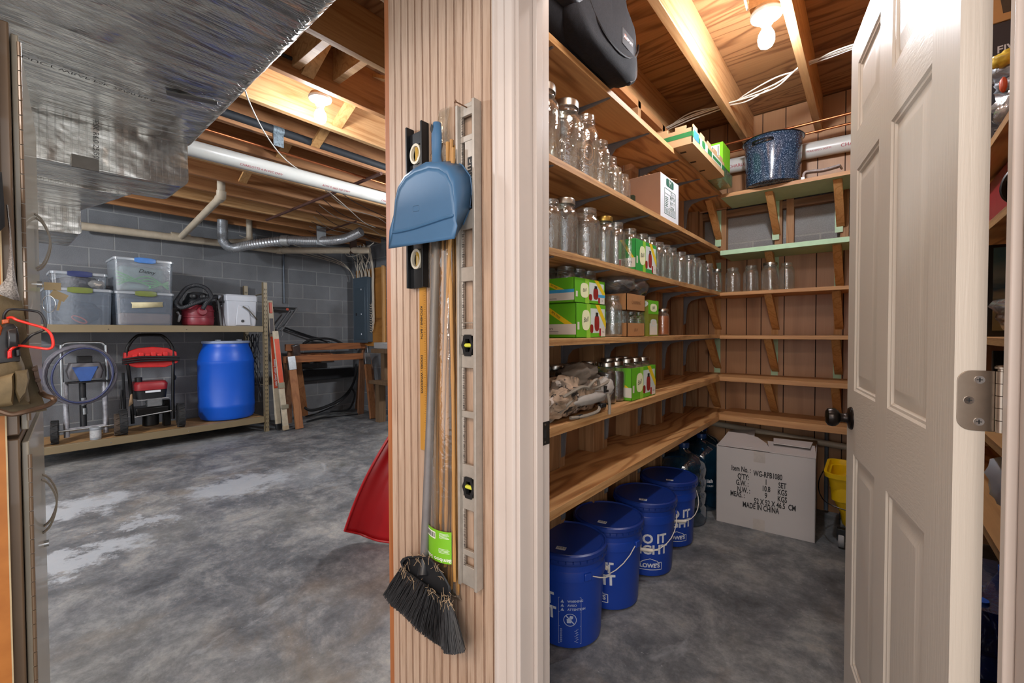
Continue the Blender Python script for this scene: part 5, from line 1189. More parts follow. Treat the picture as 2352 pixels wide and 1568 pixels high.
slab2([(17, 806), (27, 802), (29, 822), (17, 824)], .032, .045, 'red_plug', plain('plug_red', 'd21c1c', .35)); slab2([(36, 802), (46, 800), (47, 818), (37, 820)], .03, .04, 'black_plug', M_BLACK)
for P, m_, nm in (([(9, 734, .015), (10, 722, .018), (20, 711, .02), (40, 710, .02), (78, 714, .02), (93, 720, .022), (103, 738, .025), (102, 755, .03), (90, 762, .03), (72, 770, .03), (56, 786, .025), (42, 800, .03)], M_BLACK, 'black_lead'), ([(17, 730, .015), (28, 729, .02), (40, 735, .025), (70, 744, .03), (100, 753, .035), (116, 766, .038), (122, 785, .04), (120, 797, .04), (110, 801, .04), (90, 799, .035), (60, 795, .035), (40, 794, .038), (28, 800, .042), (22, 808, .04)], plain('lead_red', 'e02a1c', .35), 'red_lead')):
    b = MB(); b.tube(smooth_path([T(*p) for p in P], 6), .0024, 8); part(nm, b, m_, t)

# ================================================================== NEAR RIGHT: what shows between the door and its jamb
def rshelf(zu, zt, lab, x0=.272):
    s = thing('wall_shelf', lab, 'shelf', (x0, 2, zu)); b = MB(); b.box(x0, .618, .93, 3.2, zu, zt); b.m = [0, 0, 0, 0, 0, 1]; part('board', b, [M_SHELF, M_OSB], s, .001); return s
RS = [(1.742, 1.766), (1.500, 1.524), (1.158, 1.180), (.590, .618)]
for (zu, zt), lab in zip(RS, ('pantry shelf behind the open door carrying the dark grinder carton', 'pantry shelf behind the open door carrying the red case', 'pantry shelf behind the open door below the landscape picture', 'lowest pantry shelf behind the open door above the water packs')): rshelf(zu, zt, lab)
zz = RS[0][1]+.0005
t = thing('appliance_carton', 'dark printed appliance carton behind the open door', 'box', (.44, 2.05, zz))
b = MB(); b.box(.285, .60, 2.05, 2.40, zz, 2.17); part('carton', b, plain('charcoal_card', '37353b', .55), t, .0015)
F = Face((.285, 2.05, zz), (1, 0, 0), (0, 0, 1), .315, 2.17-zz); b = MB(); F.text(b, 'FIVE', .055, .79, .030, 0, .0012, ax='LEFT', bold=.0006); F.text(b, 'VISIT OUR FAMILY', .03, .24, .012, 0, .0012, ax='LEFT')
F.rect(b, 0, 0, 1, .20, 1, .0006); F.rect(b, .06, .05, .17, .13, 2, .001); F.rect(b, .05, .10, .08, .17, 2, .001); F.rect(b, .05, .16, .18, .18, 2, .001)
part('print', b, [M_WINK, plain('charcoal_grey', '56555a', .55), plain('print_grey', '9a989a', .5)], t)
t = thing('kraft_carton', 'plain brown carton with a dark printed figure on top of the dark appliance carton', 'box', (.44, 2.06, 2.171))
b = MB(); b.box(.275, .60, 2.045, 2.39, 2.171, 2.45); part('carton', b, plain('kraft_card_b', 'b98f5c', .7, var=.05), t, .0015)
F = Face((.275, 2.045, 2.171), (1, 0, 0), (0, 0, 1), .325, .279); b = MB()
F.poly(b, [(.12, .08), (.22, .08), (.24, .28), (.40, .42), (.36, .52), (.20, .40), (.17, .52), (.11, .42), (.10, .25)], .0006, 0); part('printed_figure', b, plain('kraft_print', '4b4034', .7), t); b = MB(); F.oval(b, .17, .82, .10, .04, 0, .0006); part('printed_oval', b, plain('kraft_print', '4b4034', .7), t)
M_FOILB = plain('silver_bag', 'b4bac4', .35, .2, .35, 22, .6)
t = thing('plastic_bag', 'crumpled silver and clear plastic bag in front of the dark carton behind the door', 'bag', (.40, 1.93, zz))
part('bag', blob((.40, 1.94, 1.955), .125, .075, .058, 21, .35), M_FOILB, t, ang=80); part('bag', blob((.41, 1.95, 1.86), .13, .08, .07, 25, .35), M_POLY, t, ang=80)
part('packet', blob((.30, 1.89, 1.985), .03, .03, .022, 27, .3), plain('bag_yellow', 'd0b040', .4), t, ang=80); part('marker', blob((.29, 1.868, 1.905), .008, .008, .022, 29, .2), plain('bag_red', 'c0563a', .4), t, ang=80)
zz = RS[1][1]+.0005
b = MB(); b.box(.325, .60, 1.98, 2.3, zz, zz+.20); solo('red_case', b, plain('red_case', '8e1a22', .4), 'red case on the pantry shelf behind the open door', 'case', bev=.006)
b = MB(); b.tube(smooth_path([(.50, 1.76, zz+.011), (.36, 1.79, zz+.011), (.295, 1.80, zz+.04), (.29, 1.80, zz+.09), (.33, 1.80, zz+.135), (.42, 1.82, zz+.155), (.52, 1.86, zz+.16)], 6), .0105, 10); solo('hose', b, M_BLACK, 'black hose curled in front of the red case behind the door', 'hose')
zz = RS[2][1]+.0005
t = thing('picture', 'small landscape picture in blue and sand colours leaning behind the open door', 'picture', (.45, 2.10, zz)); b = MB(); b.box(.295, .59, 2.10, 2.115, zz, zz+.30); part('panel', b, plain('picture_edge', '2c2a28', .5), t)
t_ = NT('landscape'); sp = t_.n('SeparateXYZ', {0: t_.coord()}); h = t_.math('ADD', t_.math('MULTIPLY', sp.outputs[2], 3.1), t_.math('MULTIPLY', t_.noise(t_.coord((1, 1, 3)), 9, 4), .22)); t_.base(t_.ramp(h, [(.1, '8d8a74'), (.35, 'a39f86'), (.46, '4d5c50'), (.52, 'b0ad98'), (.62, '44687e'), (.72, '9fb0b4'), (.9, '5c90a4')])); t_.p.inputs['Roughness'].default_value = .3
b = MB(); b.box(.312, .588, 2.098, 2.1005, zz+.02, zz+.29); part('painting', b, t_.m, t)
t = thing('plastic_bag', 'clear plastic bag of grey cloth in front of the landscape picture', 'bag', (.42, 1.95, zz)); part('bag', blob((.42, 1.95, zz+.075), .13, .09, .075, 31, .3), M_POLY, t, ang=80); part('cloth', blob((.43, 1.955, zz+.068), .095, .065, .058, 33, .4), plain('grey_cloth', '6e6a6c', .8, var=.3), t, ang=80)
rshelf(.868, .892, 'pantry shelf behind the open door under the small framed print'); zz = .8925
t = thing('framed_print', 'small framed green print standing behind the open door above the hinge', 'picture', (.42, 2.0, zz)); b = MB(); b.box(.30, .55, 2.0, 2.02, zz+.035, zz+.245); part('frame', b, M_BLACK, t, .003); b = MB(); b.box(.325, .525, 1.9985, 2.0005, zz+.06, zz+.22); part('print', b, plain('print_sage', '6f8c7c', .4, var=.25, scale=14), t)
b = MB(); b.box(.29, .56, 1.96, 2.06, zz, zz+.034); solo('green_box', b, plain('moss_box', '4c6a2c', .5), 'flat mossy green box under the small framed print', 'box', bev=.002)
zz = RS[3][1]+.0005
t = thing('storage_bag', 'white plastic bag bulging over the lowest shelf behind the door', 'bag', (.42, 1.9, zz)); part('bag', blob((.44, 1.92, zz+.13), .155, .16, .128, 41, .15, 36, 20, 2.2), plain('white_polythene', 'c8ccd4', .3, var=.08), t, ang=80)
b = MB(); b.box(.285, .60, 1.55, 1.72, zz, zz+.05); solo('paper_bag', b, M_KRAFT, 'flat brown paper bag on the lowest shelf behind the door', 'bag', bev=.01)
M_PET = thin_glass('blue_pet', '3f7fe0', .08, .16, .9, 26, .22, '1f56b8')
def bottle(x, y, z, proto=[None]):
    if proto[0] is None:
        t = thing('water_bottle', 'clear blue water bottle in the lower pack of water behind the open door', 'bottle', (0, 0, -5), 0, 'water bottles in the lower pack')
        b = MB(); b.lathe([(0, .004), (.034, .001), (.040, .015), (.0375, .04), (.040, .065), (.0375, .09), (.040, .117), (.0375, .143), (.040, .17), (.035, .20), (.019, .234), (.0135, .247), (.0135, .26)], n=16); b.f = [f for f in b.f if len(f) == 4]; b.m = b.m[:len(b.f)]; part('body', b, M_PET, t, ang=60, local=True)
        b = MB(); b.lathe([(.0155, .246), (.0160, .261), (0, .263)], n=14); part('cap', b, plain('cap_blue', '2a5fc4', .4), t, local=True); b = MB(); b.lathe([(.0408, .09), (.0408, .145)], n=16); b.f = [f for f in b.f if len(f) == 4]; b.m = b.m[:len(b.f)]; part('label', b, plain('bottle_label', '2a56b0', .3), t, local=True)
        proto[0] = t; t.matrix_world = Matrix.Translation((x, y, z)); WMAT[t.name] = t.matrix_world.copy()
    else: dup(proto[0], (x, y, z), rnd.uniform(0, 6), 'clear blue water bottle in the %s pack of water behind the open door' % ('lower' if z < .1 else 'upper'), 'water bottles in the %s pack' % ('lower' if z < .1 else 'upper'))
for lv in range(2):
    for i in range(3):
        for j in range(4): bottle(.215+.084*i, 1.52+.084*j, .004+.285*lv)
b = MB(); b.box(.165, .43, 1.47, 1.82, .2695, .2855); solo('card_tray', b, M_CARD, 'thin card sheet between the stacked water packs behind the door', 'tray')
for lv in range(2):
    b = MB(); z0 = .003+.285*lv; b.loft([rrect(.130, .172, .03, 4, z0+.264*f, .299, 1.646) for f in (0, .25, .5, .75, .97)], False, True); solo('shrink_wrap', b, thin_glass('shrink_film', 'dfeaff', .12, .10, 1.0, 20, .05, '7fa6e6'), ['clear shrink film around the lower water pack behind the door', 'clear shrink film around the upper water pack behind the door'][lv], 'packaging', ang=60)
# ================================================================== BASEMENT
from mathutils import noise as _nz
M_FOIL = foil('foil_wrap')
def wrapbox(x0, x1, fy0, fy1, z0, z1, sag=.02, rad=.05, nx=40, amp=.012, seed=0):
    """soft duct wrap: rounded rectangle lofted along x, sagging and puckered"""
    rings = []
    for i in range(nx+1):
        f = i/nx; x = x0+(x1-x0)*f; a, c = fy0(f), fy1(f); ring = []; pts = []
        def seg(p, q, n):
            for k in range(n): pts.append((p[0]+(q[0]-p[0])*k/n, p[1]+(q[1]-p[1])*k/n))
        def arc(cy, cz, a0):
            for k in range(5): an = R(a0+90*k/5); pts.append((cy+rad*math.cos(an), cz+rad*math.sin(an)))
        seg((a+rad, z0), (c-rad, z0), 18); arc(c-rad, z0+rad, -90); seg((c, z0+rad), (c, z1-rad), 8); arc(c-rad, z1-rad, 0); seg((c-rad, z1), (a+rad, z1), 4); arc(a+rad, z1-rad, 90); seg((a, z1-rad), (a, z0+rad), 4); arc(a+rad, z0+rad, 180)
        for y, z in pts:
            w = 1-abs(2*(y-a)/(c-a)-1)**2.5 if z < z0+.02 else 0
            nn = _nz.noise(Vector((x*2.4+seed, y*1.1, z*3)))+.6*_nz.noise(Vector((x*9+seed, y*1.4, z*6)))+.3*_nz.noise(Vector((x*22, y*2.6, z*10+seed)))
            ring.append(Vector((x+.006*nn, y+amp*.5*nn, z-sag*w*(.6+.4*math.sin(f*9))+amp*nn)))
        rings.append(ring)
    b = MB(); b.loft(rings); return b
t = thing('air_duct', 'wide foil-wrapped air duct under the basement joists', 'duct', (-2, .3, 2.2))
part('trunk', wrapbox(-.3, -2.83, lambda f: -.16, lambda f: .70+.035*f, 2.205, 2.49, .022, .05, 110, .012), M_FOIL, t, ang=80)
part('drop_section', wrapbox(-2.80, -3.14, lambda f: -.16, lambda f: .70, 1.975, 2.49, .012, .045, 24, .010, 3), M_FOIL, t, ang=80)
part('transition', wrapbox(-3.12, -3.76, lambda f: -.16, lambda f: .53-.13*f, 1.955, 2.46, .008, .03, 24, .008, 7), M_FOIL, t, ang=80)
part('riser', wrapbox(-3.74, -4.3, lambda f: -.16, lambda f: .385, 1.81, 2.3, .0, .02, 16, .004, 9), M_FOIL, t, ang=80)
M_TAPEG = plain('grey_tape', '5b5853', .45, .2, .15)
def stick(p, q, w, nm='tape_strip', mat=None):
    b = MB(); p, q = onZ(*p, 2.178), onZ(*q, 2.178); p.z = q.z = 2.176; b.beam(p, q, w, .006); part(nm, b, mat or M_TAPEG, t)
stick((383, 212), (500, 236), .03)
b = MB(); c = onX(195, 376, -2.79); b.box(-2.782, -2.770, c.y-.045, c.y+.045, c.z-.028, c.z+.028); part('tape_strip', b, M_TAPEG, t)
for (x, y, z, rot) in ((-2.779, .34, 2.10, -90),):
    b = MB(); M = face_M((x, y, z), (0, 1, 0), (0, 0, 1)) @ Matrix.Rotation(R(rot), 4, 'Z'); text_mb('FSK R6.0 25/50', .028, M, b); part('lettering', b, plain('faded_ink', '3c3b3a', .7), t)
b = MB(); M = face_M((-2.15, .25, 2.17), (.1, 1, 0), (-1, 0, 0)); 
text_mb('DUCT WRAP FSK 25/50 R6.0', .03, face_M((-2.30, .28, 2.168), (-.05, 1, 0), (-1, -.05, 0)), b); part('lettering', b, plain('faded_ink', '3c3b3a', .7), t)

# ---- ceiling light, cables and pipes
pl = onZ(736, 268, 2.455)
ceiling_light('ceiling_light', 'bare lit bulb in a porcelain holder among the basement joists', (pl.x, pl.y, 2.52), 1, '', emit('bulb_basement', 'f2f7ff', BULB_BASEMENT), 0)
for (y, k, fl) in ((1.02, 4, 0), (1.55, 3, 1), (1.52, 4, 0), (1.48, 5, 1), (1.46, 6, 0), (1.46, 7, 1), (1.5, 8, 0), (1.48, 9, 1), (2.2, 2, 1), (2.75, 5, 1), (2.8, 6, 0), (2.75, 7, 1), (2.75, 8, 0)):
    x1, x0 = -.27-.408*k-.02, -.27-.408*(k+1)+.02; a, c = (CJ+.03, CD-.03) if fl else (CD-.03, CJ+.03)
    b = MB(); b.beam((x0, y, a), (x1, y, c), .064, .019, (0, 0, 1)); b2 = MB(); b2.beam((x0, y+.075, c), (x1, y+.075, a), .064, .019, (0, 0, 1))
    part('bridging', b, M_BRACE, ceil); part('bridging', b2, M_BRACE, ceil)
b = MB(); b.box(-2.29, -1.93, pl.y-.24, pl.y-.20, CJ+.04, CD-.002); part('blocking', b, M_JOIST, ceil, .002)
b = MB(); b.box(-2.29, -1.93, pl.y-.02, pl.y+.02, CJ+.064, CD-.002); part('blocking', b, M_JOIST, ceil, .002)
xw = -3.33
t = thing('drain_pipe', 'long white drain pipe hung under the basement joists', 'pipe', (xw, 2, 2.32)); b = MB(); b.cyl((xw, .20, 2.368), (xw, 3.68, 2.405), .051, 24); part('pipe', b, M_PVC, t, ang=50)
b = MB()
def wfn(y0): 
    return lambda u, v: Vector((xw+.0518*math.cos(-.75+v/.051), y0+u, 2.368+(y0+u-.2)*.0106+.0518*math.sin(-.75+v/.051)))
for k, txt in enumerate(('CHARLOTTE 4 IN PVC DWV', 'ASTM D 2665 NSF-DWV', 'CHARLOTTE 4 IN PVC DWV', 'ASTM D 2665 NSF-DWV')): text_mb(txt, .022, None, b, fn=wfn(1.25+.55*k))
part('lettering', b, M_PRINT_R, t)
xi = onZ(700, 325, 2.56).x
t = thing('insulated_pipe', 'black foam-covered pipe running between the basement joists', 'pipe', (xi, 2, 2.56)); b = MB(); b.cyl((xi, -.4, 2.57), (xi, 3.68, 2.57), .028, 16); part('pipe', b, plain('black_foam', '22252a', .7), t)
pt = onZ(648, 300, 2.55); b = MB(); b.tube([(xi, pt.y-.035, 2.57), (xi, pt.y+.035, 2.57)], .0295, 16); b.box(xi+.015, xi+.0175, pt.y-.033, pt.y+.033, 2.46, 2.57); part('tape_band', b, plain('speckled_tape', '7d8a92', .4, .3, .5, 80), t)
xc = onZ(700, 367, 2.49).x; b = MB(); b.cyl((xc, -.4, 2.492), (xc, 3.68, 2.492), .0095, 12); cpz = solo('copper_pipe', b, M_COPPER, 'copper water pipe strapped under a basement joist beside the black foam pipe', 'pipe')
b = MB(); b.cyl((-3.05, 2.05, 2.485), (-5.3, 2.05, 2.485), .014, 10); solo('iron_pipe', b, plain('iron_pipe', '5a3c34', .6, .4), 'dark iron pipe crossing under the basement joists', 'pipe')
b = MB(); b.cyl((-4.6, 2.75, 2.49), (-5.6, 2.75, 2.49), .010, 10); solo('iron_pipe', b, plain('iron_pipe', '5a3c34', .6, .4), 'short dark pipe crossing the joists above the silver flexible duct', 'pipe')
# cream drain with branches
t = thing('waste_pipe', 'cream waste pipe running along the basement block wall with branch pipes', 'pipe', (-6.2, 1.5, 2.25)); XD = -6.2
d0, d1 = onX(180, 518, XD), onX(640, 575, XD); d2 = onX(640, 577, XD); e1 = onZ(888, 577, 2.30); dirn = (e1-d2).normalized()
b = MB(); b.tube([d0, d1], .042, 18); b.tube([d1-Vector((0, .03, 0)), d1+Vector((0.01, .03, 0)), d1+dirn*.07], .049, 18); b.tube([d1, d1+dirn*1.25], .042, 18); part('main', b, M_PVCC, t, ang=50)
w0 = onX(415, 545, XD); b = MB(); b.tube([w0-Vector((0, .09, 0)), w0+Vector((0, .09, 0))], .049, 18); w1 = onZ(508, 452, 2.42); b.tube([w0, w1], .032, 14); b.tube([w1-(w1-w0).normalized()*.06, w1, w1+Vector((.01, .0, .05))], .039, 14); b.tube([w1, w1+Vector((.01, 0, .30))], .032, 14); part('branch', b, M_PVCC, t, ang=50)
q0 = onX(573, 553, -5.95); b = MB(); b.tube([q0+Vector((0, 0, .30)), q0], .034, 14); b.tube([q0+Vector((0, 0, .05)), q0, q0+Vector((-.05, -.05, -.01))], .041, 14); b.tube([q0, Vector((XD, q0.y-.22, q0.z-.02))], .032, 14); part('branch', b, M_PVCC, t, ang=50)
h0 = d1+dirn*1.02; b = MB(); b.box(h0.x-.012, h0.x+.012, h0.y-.046, h0.y+.046, h0.z-.046, h0.z+.20); part('strap', b, plain('rust_strap', '4a362c', .7, .3), t)
# flexible dryer duct
P = [onX(511, 505, -5.95), onX(511, 530, -5.95), onX(514, 555, -5.95), onX(534, 569, -5.92), onX(575, 562, -5.8), onZ(655, 552, 2.345), onZ(710, 553, 2.345), onZ(765, 552, 2.35), onZ(800, 545, 2.39), onZ(830, 531, 2.45)]
sp = smooth_path(P, 26); b = MB(); b.tube(sp, [.052+.0045*(k % 2) for k in range(len(sp))], 16); t = thing('flexible_duct', 'silver corrugated flexible duct hanging under the joists by the block wall', 'duct', P[4]); part('hose', b, plain('bright_foil', 'c9ccd0', .30, .75, .12, 40), t, ang=20)
b = MB(); c = onZ(655, 552, 2.345); dd = (P[6]-P[5]).normalized(); b.tube([c-dd*.045, c-dd*.04, c+dd*.04, c+dd*.045], [.054, .064, .064, .054], 16); part('tape_wrap', b, plain('silver_tape', 'a8a8a6', .45, .5, .3, 60), t)
c = onZ(738, 552, 2.345); b = MB(); b.box(c.x-.008, c.x+.008, c.y-.058, c.y+.058, c.z-.058, c.z+.17); part('hanger', b, M_STEEL, t)
# cables of the basement ceiling
def cable(name, pts, r, mat, label, group=None): b = MB(); b.tube(smooth_path(pts, 6), r, 6); return solo(name, b, mat, label, 'cable', group)
cable('cable', [onZ(562, 205, 2.47), onZ(575, 240, 2.45), onZ(605, 300, 2.43), onZ(640, 350, 2.44), onZ(675, 382, 2.47), onZ(720, 410, 2.49), onZ(790, 470, 2.46), onZ(835, 510, 2.46), onZ(862, 522, 2.48)], .0042, M_WIRE, 'white cable sagging diagonally under the basement joists')
xk = -1.94; cable('cable', [(-1.93, .60, 2.63), (-1.93, .85, 2.625), (-1.935, pl.y-.25, 2.61)], .006, M_WIRE, 'thick white cable stapled to the joist above the basement bulb')
cable('cable', [(-2.27, .55, 2.57), (-2.27, .8, 2.58), (-2.265, pl.y-.25, 2.585)], .009, M_BLACK, 'black cable running along the joist next to the basement bulb')
cable('cable', [(-1.52, 1.42, 2.56), (-1.56, 1.46, 2.57), (-1.66, 1.58, 2.56), (-1.80, 1.72, 2.555), (-1.88, 1.78, 2.57)], .005, M_WIRE, 'short white cable leaving a hole in the joist by the pillar')
for i in range(9):
    x = -3.6-.24*i; yo = 1.9+.09*i; cable('cable', [(x, yo, 2.50), (x-.25, yo+.35, 2.475-.01*(i % 3)), (x-.5+.1*(i % 2), yo+.8, 2.485), (x-.72, yo+1.2, 2.50)] if x > -4.9 else [(x, yo, 2.50), (x-.1, yo+.3, 2.47), (x-.02, yo+.7, 2.48), (x-.1, 3.55, 2.47)], .0034, plain('grey_cable', '9a948a', .5) if i % 2 else M_BLACK, 'thin loose cable under the far basement joists, %s counted from the white drain pipe' % ORDN[i], 'loose cables under the far joists')

# ---- electrical panel on its board
t = thing('backboard', 'bare plywood board fixed behind the breaker panel', 'board', (-5.8, 3.70, .98)); b = MB(); b.box(-6.2, -5.44, 3.695, YEND-.001, 1.0, 2.165); part('board', b, plywood('backboard_ply', 'b37a36', '8a5a24', 'x', 8, .6), t); b = MB(); b.box(-5.47, -5.435, 3.665, 3.694, .95, 2.175); part('batten', b, M_BRACE, t)
M_PAN = plain('panel_grey', '4c5a66', .35, .25, .05, 5)
t = thing('breaker_panel', 'tall grey electrical breaker panel on the end wall', 'panel', (-5.93, 3.6, 1.05)); b = MB(); b.box(-6.10, -5.755, 3.606, 3.694, 1.065, 2.03); part('box', b, M_PAN, t, .003)
b = MB(); b.box(-6.125, -5.745, 3.600, 3.6058, 1.05, 2.035); cv = part('cover', b, M_PAN, t, .002); b = MB(); b.box(-6.075, -5.80, 3.594, 3.5998, 1.10, 1.88); part('door', b, plain('panel_door', '46545f', .35, .25, .05, 5), cv, .003)
b = MB(); b.box(-6.045, -6.015, 3.590, 3.5938, 1.46, 1.50); part('latch', b, M_INK, cv)
b = MB()
for z in (1.84, 1.47, 1.17): b.box(-5.90, -5.89, 3.588, 3.594, z, z+.022)
part('label', b, M_WINK, cv)
M_SHEATH = plain('cable_sheath', 'b5aa9a', .55, var=.12, scale=20)
r3 = random.Random(11)
for i in range(12):
    z = 1.62-.036*i; xo = -5.70+.008*(i % 5)+.02*r3.random(); b = [( -5.756, 3.65, z), (-5.71, 3.645, z-.012), (xo, 3.65, z+.03), (xo+.006, 3.655, z+.14), (xo-.01, 3.66, 1.9), (xo-.005, 3.66, 2.1), (xo+.03*r3.uniform(-1, 1), 3.62, 2.32), (xo+.1*r3.uniform(-1, 1), 3.55, 2.47)]
    cable('cable', b, .0058, M_SHEATH, 'cream cable looping into the side of the breaker panel, %s from the top' % ORDN[i], 'cables into the panel side')
for i in range(14):
    x = -6.08+.026*i; cable('cable', [(x, 3.65, 2.032), (x+.01*r3.uniform(-1, 1), 3.645, 2.10), (x+.05*r3.uniform(-1, 1), 3.62, 2.22), (x+.12*r3.uniform(-1, 1), 3.60, 2.34), (x+.25*r3.uniform(-1, 1), 3.52, 2.49)], .0058 if i % 4 else .010, [M_SHEATH, M_SHEATH, plain('grey_cable', '9a948a', .5), M_BLACK][i % 4], 'cable dropping into the top of the breaker panel, %s from the block wall' % ORDN[i], 'cables into the panel top')
for i in range(3): cable('cable', [(-6.14, 3.63, 1.35+.3*i), (-6.15, 3.64, 1.7), (-6.16+.01*i, 3.64, 2.0), (-6.2-.05*i, 3.5, 2.25), (-6.28, 3.1-.3*i, 2.38), (-6.28, 2.7-.3*i, 2.46)], .0055, M_SHEATH, 'cream cable swinging from the panel corner up to the block wall, %s from below' % ORDN[i], 'cables beside the panel')
cable('cable', [(-6.1, 3.45, 2.42), (-5.95, 3.42, 2.33), (-5.7, 3.42, 2.32), (-5.5, 3.45, 2.40), (-5.4, 3.5, 2.47)], .006, M_WIRE, 'white cable hanging in a loop above the breaker panel')
b = MB(); b.cyl((-6.32, 2.66, 1.62), (-6.32, 2.66, 2.5), .013, 10); solo('conduit', b, plain('dark_conduit', '4a5058', .4, .5), 'thin dark conduit running up the block wall beside the rack', 'pipe')

# ---- steel storage rack
M_RACK = plain('rack_tan', '7c6e54', .42, .1, .05, 6); M_PART = plain('chipboard', 'a07c50', .75, var=.15, scale=30)
RX, RXB = -5.66, -6.27; RY0, RY1 = .235, 2.185; ZU0, ZU1 = 1.213, 1.285; ZD0, ZD1 = .115, .186
t = thing('storage_rack', 'tan steel storage rack along the block wall', 'rack', (-5.97, 1.2, 0))
M_HOLE = plain('rack_hole', '14120e', .8)
for i, (x, y) in enumerate(((RX, RY1), (RXB, RY1), (RX, RY0+.045), (RXB, RY0+.045))):
    b = MB(); b.box(x-.045, x, y-.045, y-.0425, 0, 1.815); b.box(x-.0025, x, y-.045, y, 0, 1.815); b.mi = 1
    for k in range(34):
        z = .05+.0508*k
        for q in ((y-.033, .006), (y-.013, -.006)): b.add([(x+.0006, q[0]-.003, z+.012), (x+.0006, q[0]+.003+abs(q[1])*.3, z+.012), (x+.0006, q[0]+.002+q[1]*.3, z-.010), (x+.0006, q[0]-.002+q[1]*.3, z-.010)], [(0, 1, 2, 3)])
    part('post', b, [M_RACK, M_HOLE], t)
for z0, z1 in ((ZU0, ZU1), (ZD0, ZD1)):
    for x in (RX, RXB+.04):
        b = MB(); b.box(x-.035, x-.001, RY0, RY1-.047, z0, z1); part('beam', b, M_RACK, t, .003)
    for y in (RY0+.01, RY1-.04):
        b = MB(); b.box(RXB, RX-.04, y-.01, y+.01, z0+.01, z1-.012); part('cross_beam', b, M_RACK, t)
    b = MB(); b.box(RXB+.003, RX-.036, RY0, RY1-.048, z1-.016, z1-.002); part('deck', b, M_PART, t)
for z in (.55, 1.66):
    b = MB(); b.beam((RXB-.02, RY1-.03, z), (RX-.02, RY1-.03, z+.02), .03, .006); part('brace', b, M_RACK, t)
b = MB()
for y in (.75, 1.37): b.cyl((RX-.001, y, ZU0+.03), (RX+.002, y, ZU0+.03), .005, 8); b.cyl((RX-.001, y, ZD0+.03), (RX+.002, y, ZD0+.03), .005, 8)
part('bolt', b, M_CHROME, t)
zu = ZU1-.0015; zd = ZD1-.0015
# ---- clear storage bins
def binmat(nm, haze, hc): return thin_glass(nm, 'e4e9ee', .16, .10, .3, 20, haze, hc)
M_B1 = binmat('bin_plastic_a', .30, '8f9aa8'); M_B2 = binmat('bin_plastic_b', .26, 'b0b8c0'); M_RIM = thin_glass('bin_rim', 'e8ecf0', .2, .12, 0, 20, .45, 'c4cad0')
def bin_(label, y0, y1, z, h, mat, latch, depth=.46, inset=.018, xf=-5.70):
    yc = (y0+y1)/2; hw = (y1-y0)/2; xc = xf-depth/2; hd = depth/2
    t = thing('storage_bin', label, 'bin', (xc, yc, z))
    b = MB(); b.loft([rrect(hd-inset, hw-inset, .03, 4, z, xc, yc), rrect(hd-.008, hw-.008, .03, 4, z+h-.03, xc, yc)], True, False); part('body', b, mat, t, ang=50)
    b = MB(); b.loft([rrect(hd-.006, hw-.006, .03, 4, z+h-.030, xc, yc), rrect(hd, hw, .03, 4, z+h-.028, xc, yc), rrect(hd, hw, .03, 4, z+h-.008, xc, yc), rrect(hd-.012, hw-.012, .03, 4, z+h, xc, yc)], False, True); part('lid', b, M_RIM, t, ang=30)
    b = MB()
    for k in range(9): yy = yc-hw*.1-.048+.012*k; 
    P = [(xf-.006, yc-.085, z+h-.038), (xf+.006, yc-.085, z+h-.040), (xf+.010, yc-.05, z+h-.050), (xf+.010, yc+.05, z+h-.050), (xf+.006, yc+.085, z+h-.040), (xf-.006, yc+.085, z+h-.038)]
    Q = [(x, y, z+h+.006-(.008 if abs(y-yc) > .06 else 0)) for x, y, _ in P]; b.loft([[Vector(p) for p in P], [Vector((p[0]+.003, p[1], (p[2]+q[2])/2)) for p, q in zip(P, Q)], [Vector(q) for q in Q]], True, True); part('latch', b, latch, t, .002)
    return t
M_OLV = plain('latch_olive', '626c2c', .4); M_LBL_ = plain('latch_blue', '3f72b4', .35); M_LNAVY = plain('latch_navy', '232c58', .35)
XB = -5.70
b1 = bin_('clear storage bin with olive latch and dark cloth inside, beside the metal cabinet', .335, .797, zu, .345, M_B1, M_OLV)
b = blob((-5.93, .56, zu+.12), .17, .18, .105, 51, .25); part('contents', b, plain('dark_contents', '3b424c', .8, var=.5, scale=9), b1, ang=80)
b = MB(); b.tube(smooth_path([(-5.735, .56+.045*math.cos(a)-.02*math.sin(a), zu+.05+.032*math.sin(a)-.012*math.cos(a)) for a in [2*math.pi*k/12 for k in range(13)]], 3), .0065, 6); part('orange_cord', b, plain('orange_cord', 'c8583c', .5), b1)
b2 = bin_('clear storage bin with olive latch and masking tape label, pinkish contents', .806, 1.283, zu, .343, M_B1, M_OLV)
b = MB(); b.box(-6.10, -5.735, .84, 1.255, zu+.008, zu+.125); part('contents', b, plain('tan_contents', '957a6c', .85, var=.12, scale=12), b2, .02); b = MB(); b.box(-6.08, -5.76, .86, 1.22, zu+.126, zu+.27); part('cloth', b, plain('slate_contents', '46505e', .85, var=.3, scale=12), b2, .02)
b = MB(); p0, p1 = onX(300, 694, -5.706), onX(375, 705, -5.706); b.add([(-5.7035, p0.y, p0.z), (-5.7035, p0.y+.01, p0.z-.02), (-5.706, p0.y+.008, p0.z-.058), (-5.706, p1.y-.0, p1.z-.0), (-5.7035, p1.y-.006, p1.z+.03), (-5.7035, p1.y-.002, p1.z+.052)], [(0, 1, 2, 3, 4, 5)]); o = part('tape_label', b, plain('masking_tape', 'c9bd96', .6), b2); m = o.modifiers.new('t', 'SOLIDIFY'); m.thickness = .001
b3 = bin_('shallow clear bin with navy latch stacked beside the cabinet keys', .376, .770, zu+.346, .155, binmat('bin_plastic_c', .10, 'a8aeb8'), M_LNAVY, .36, .014, -5.76)
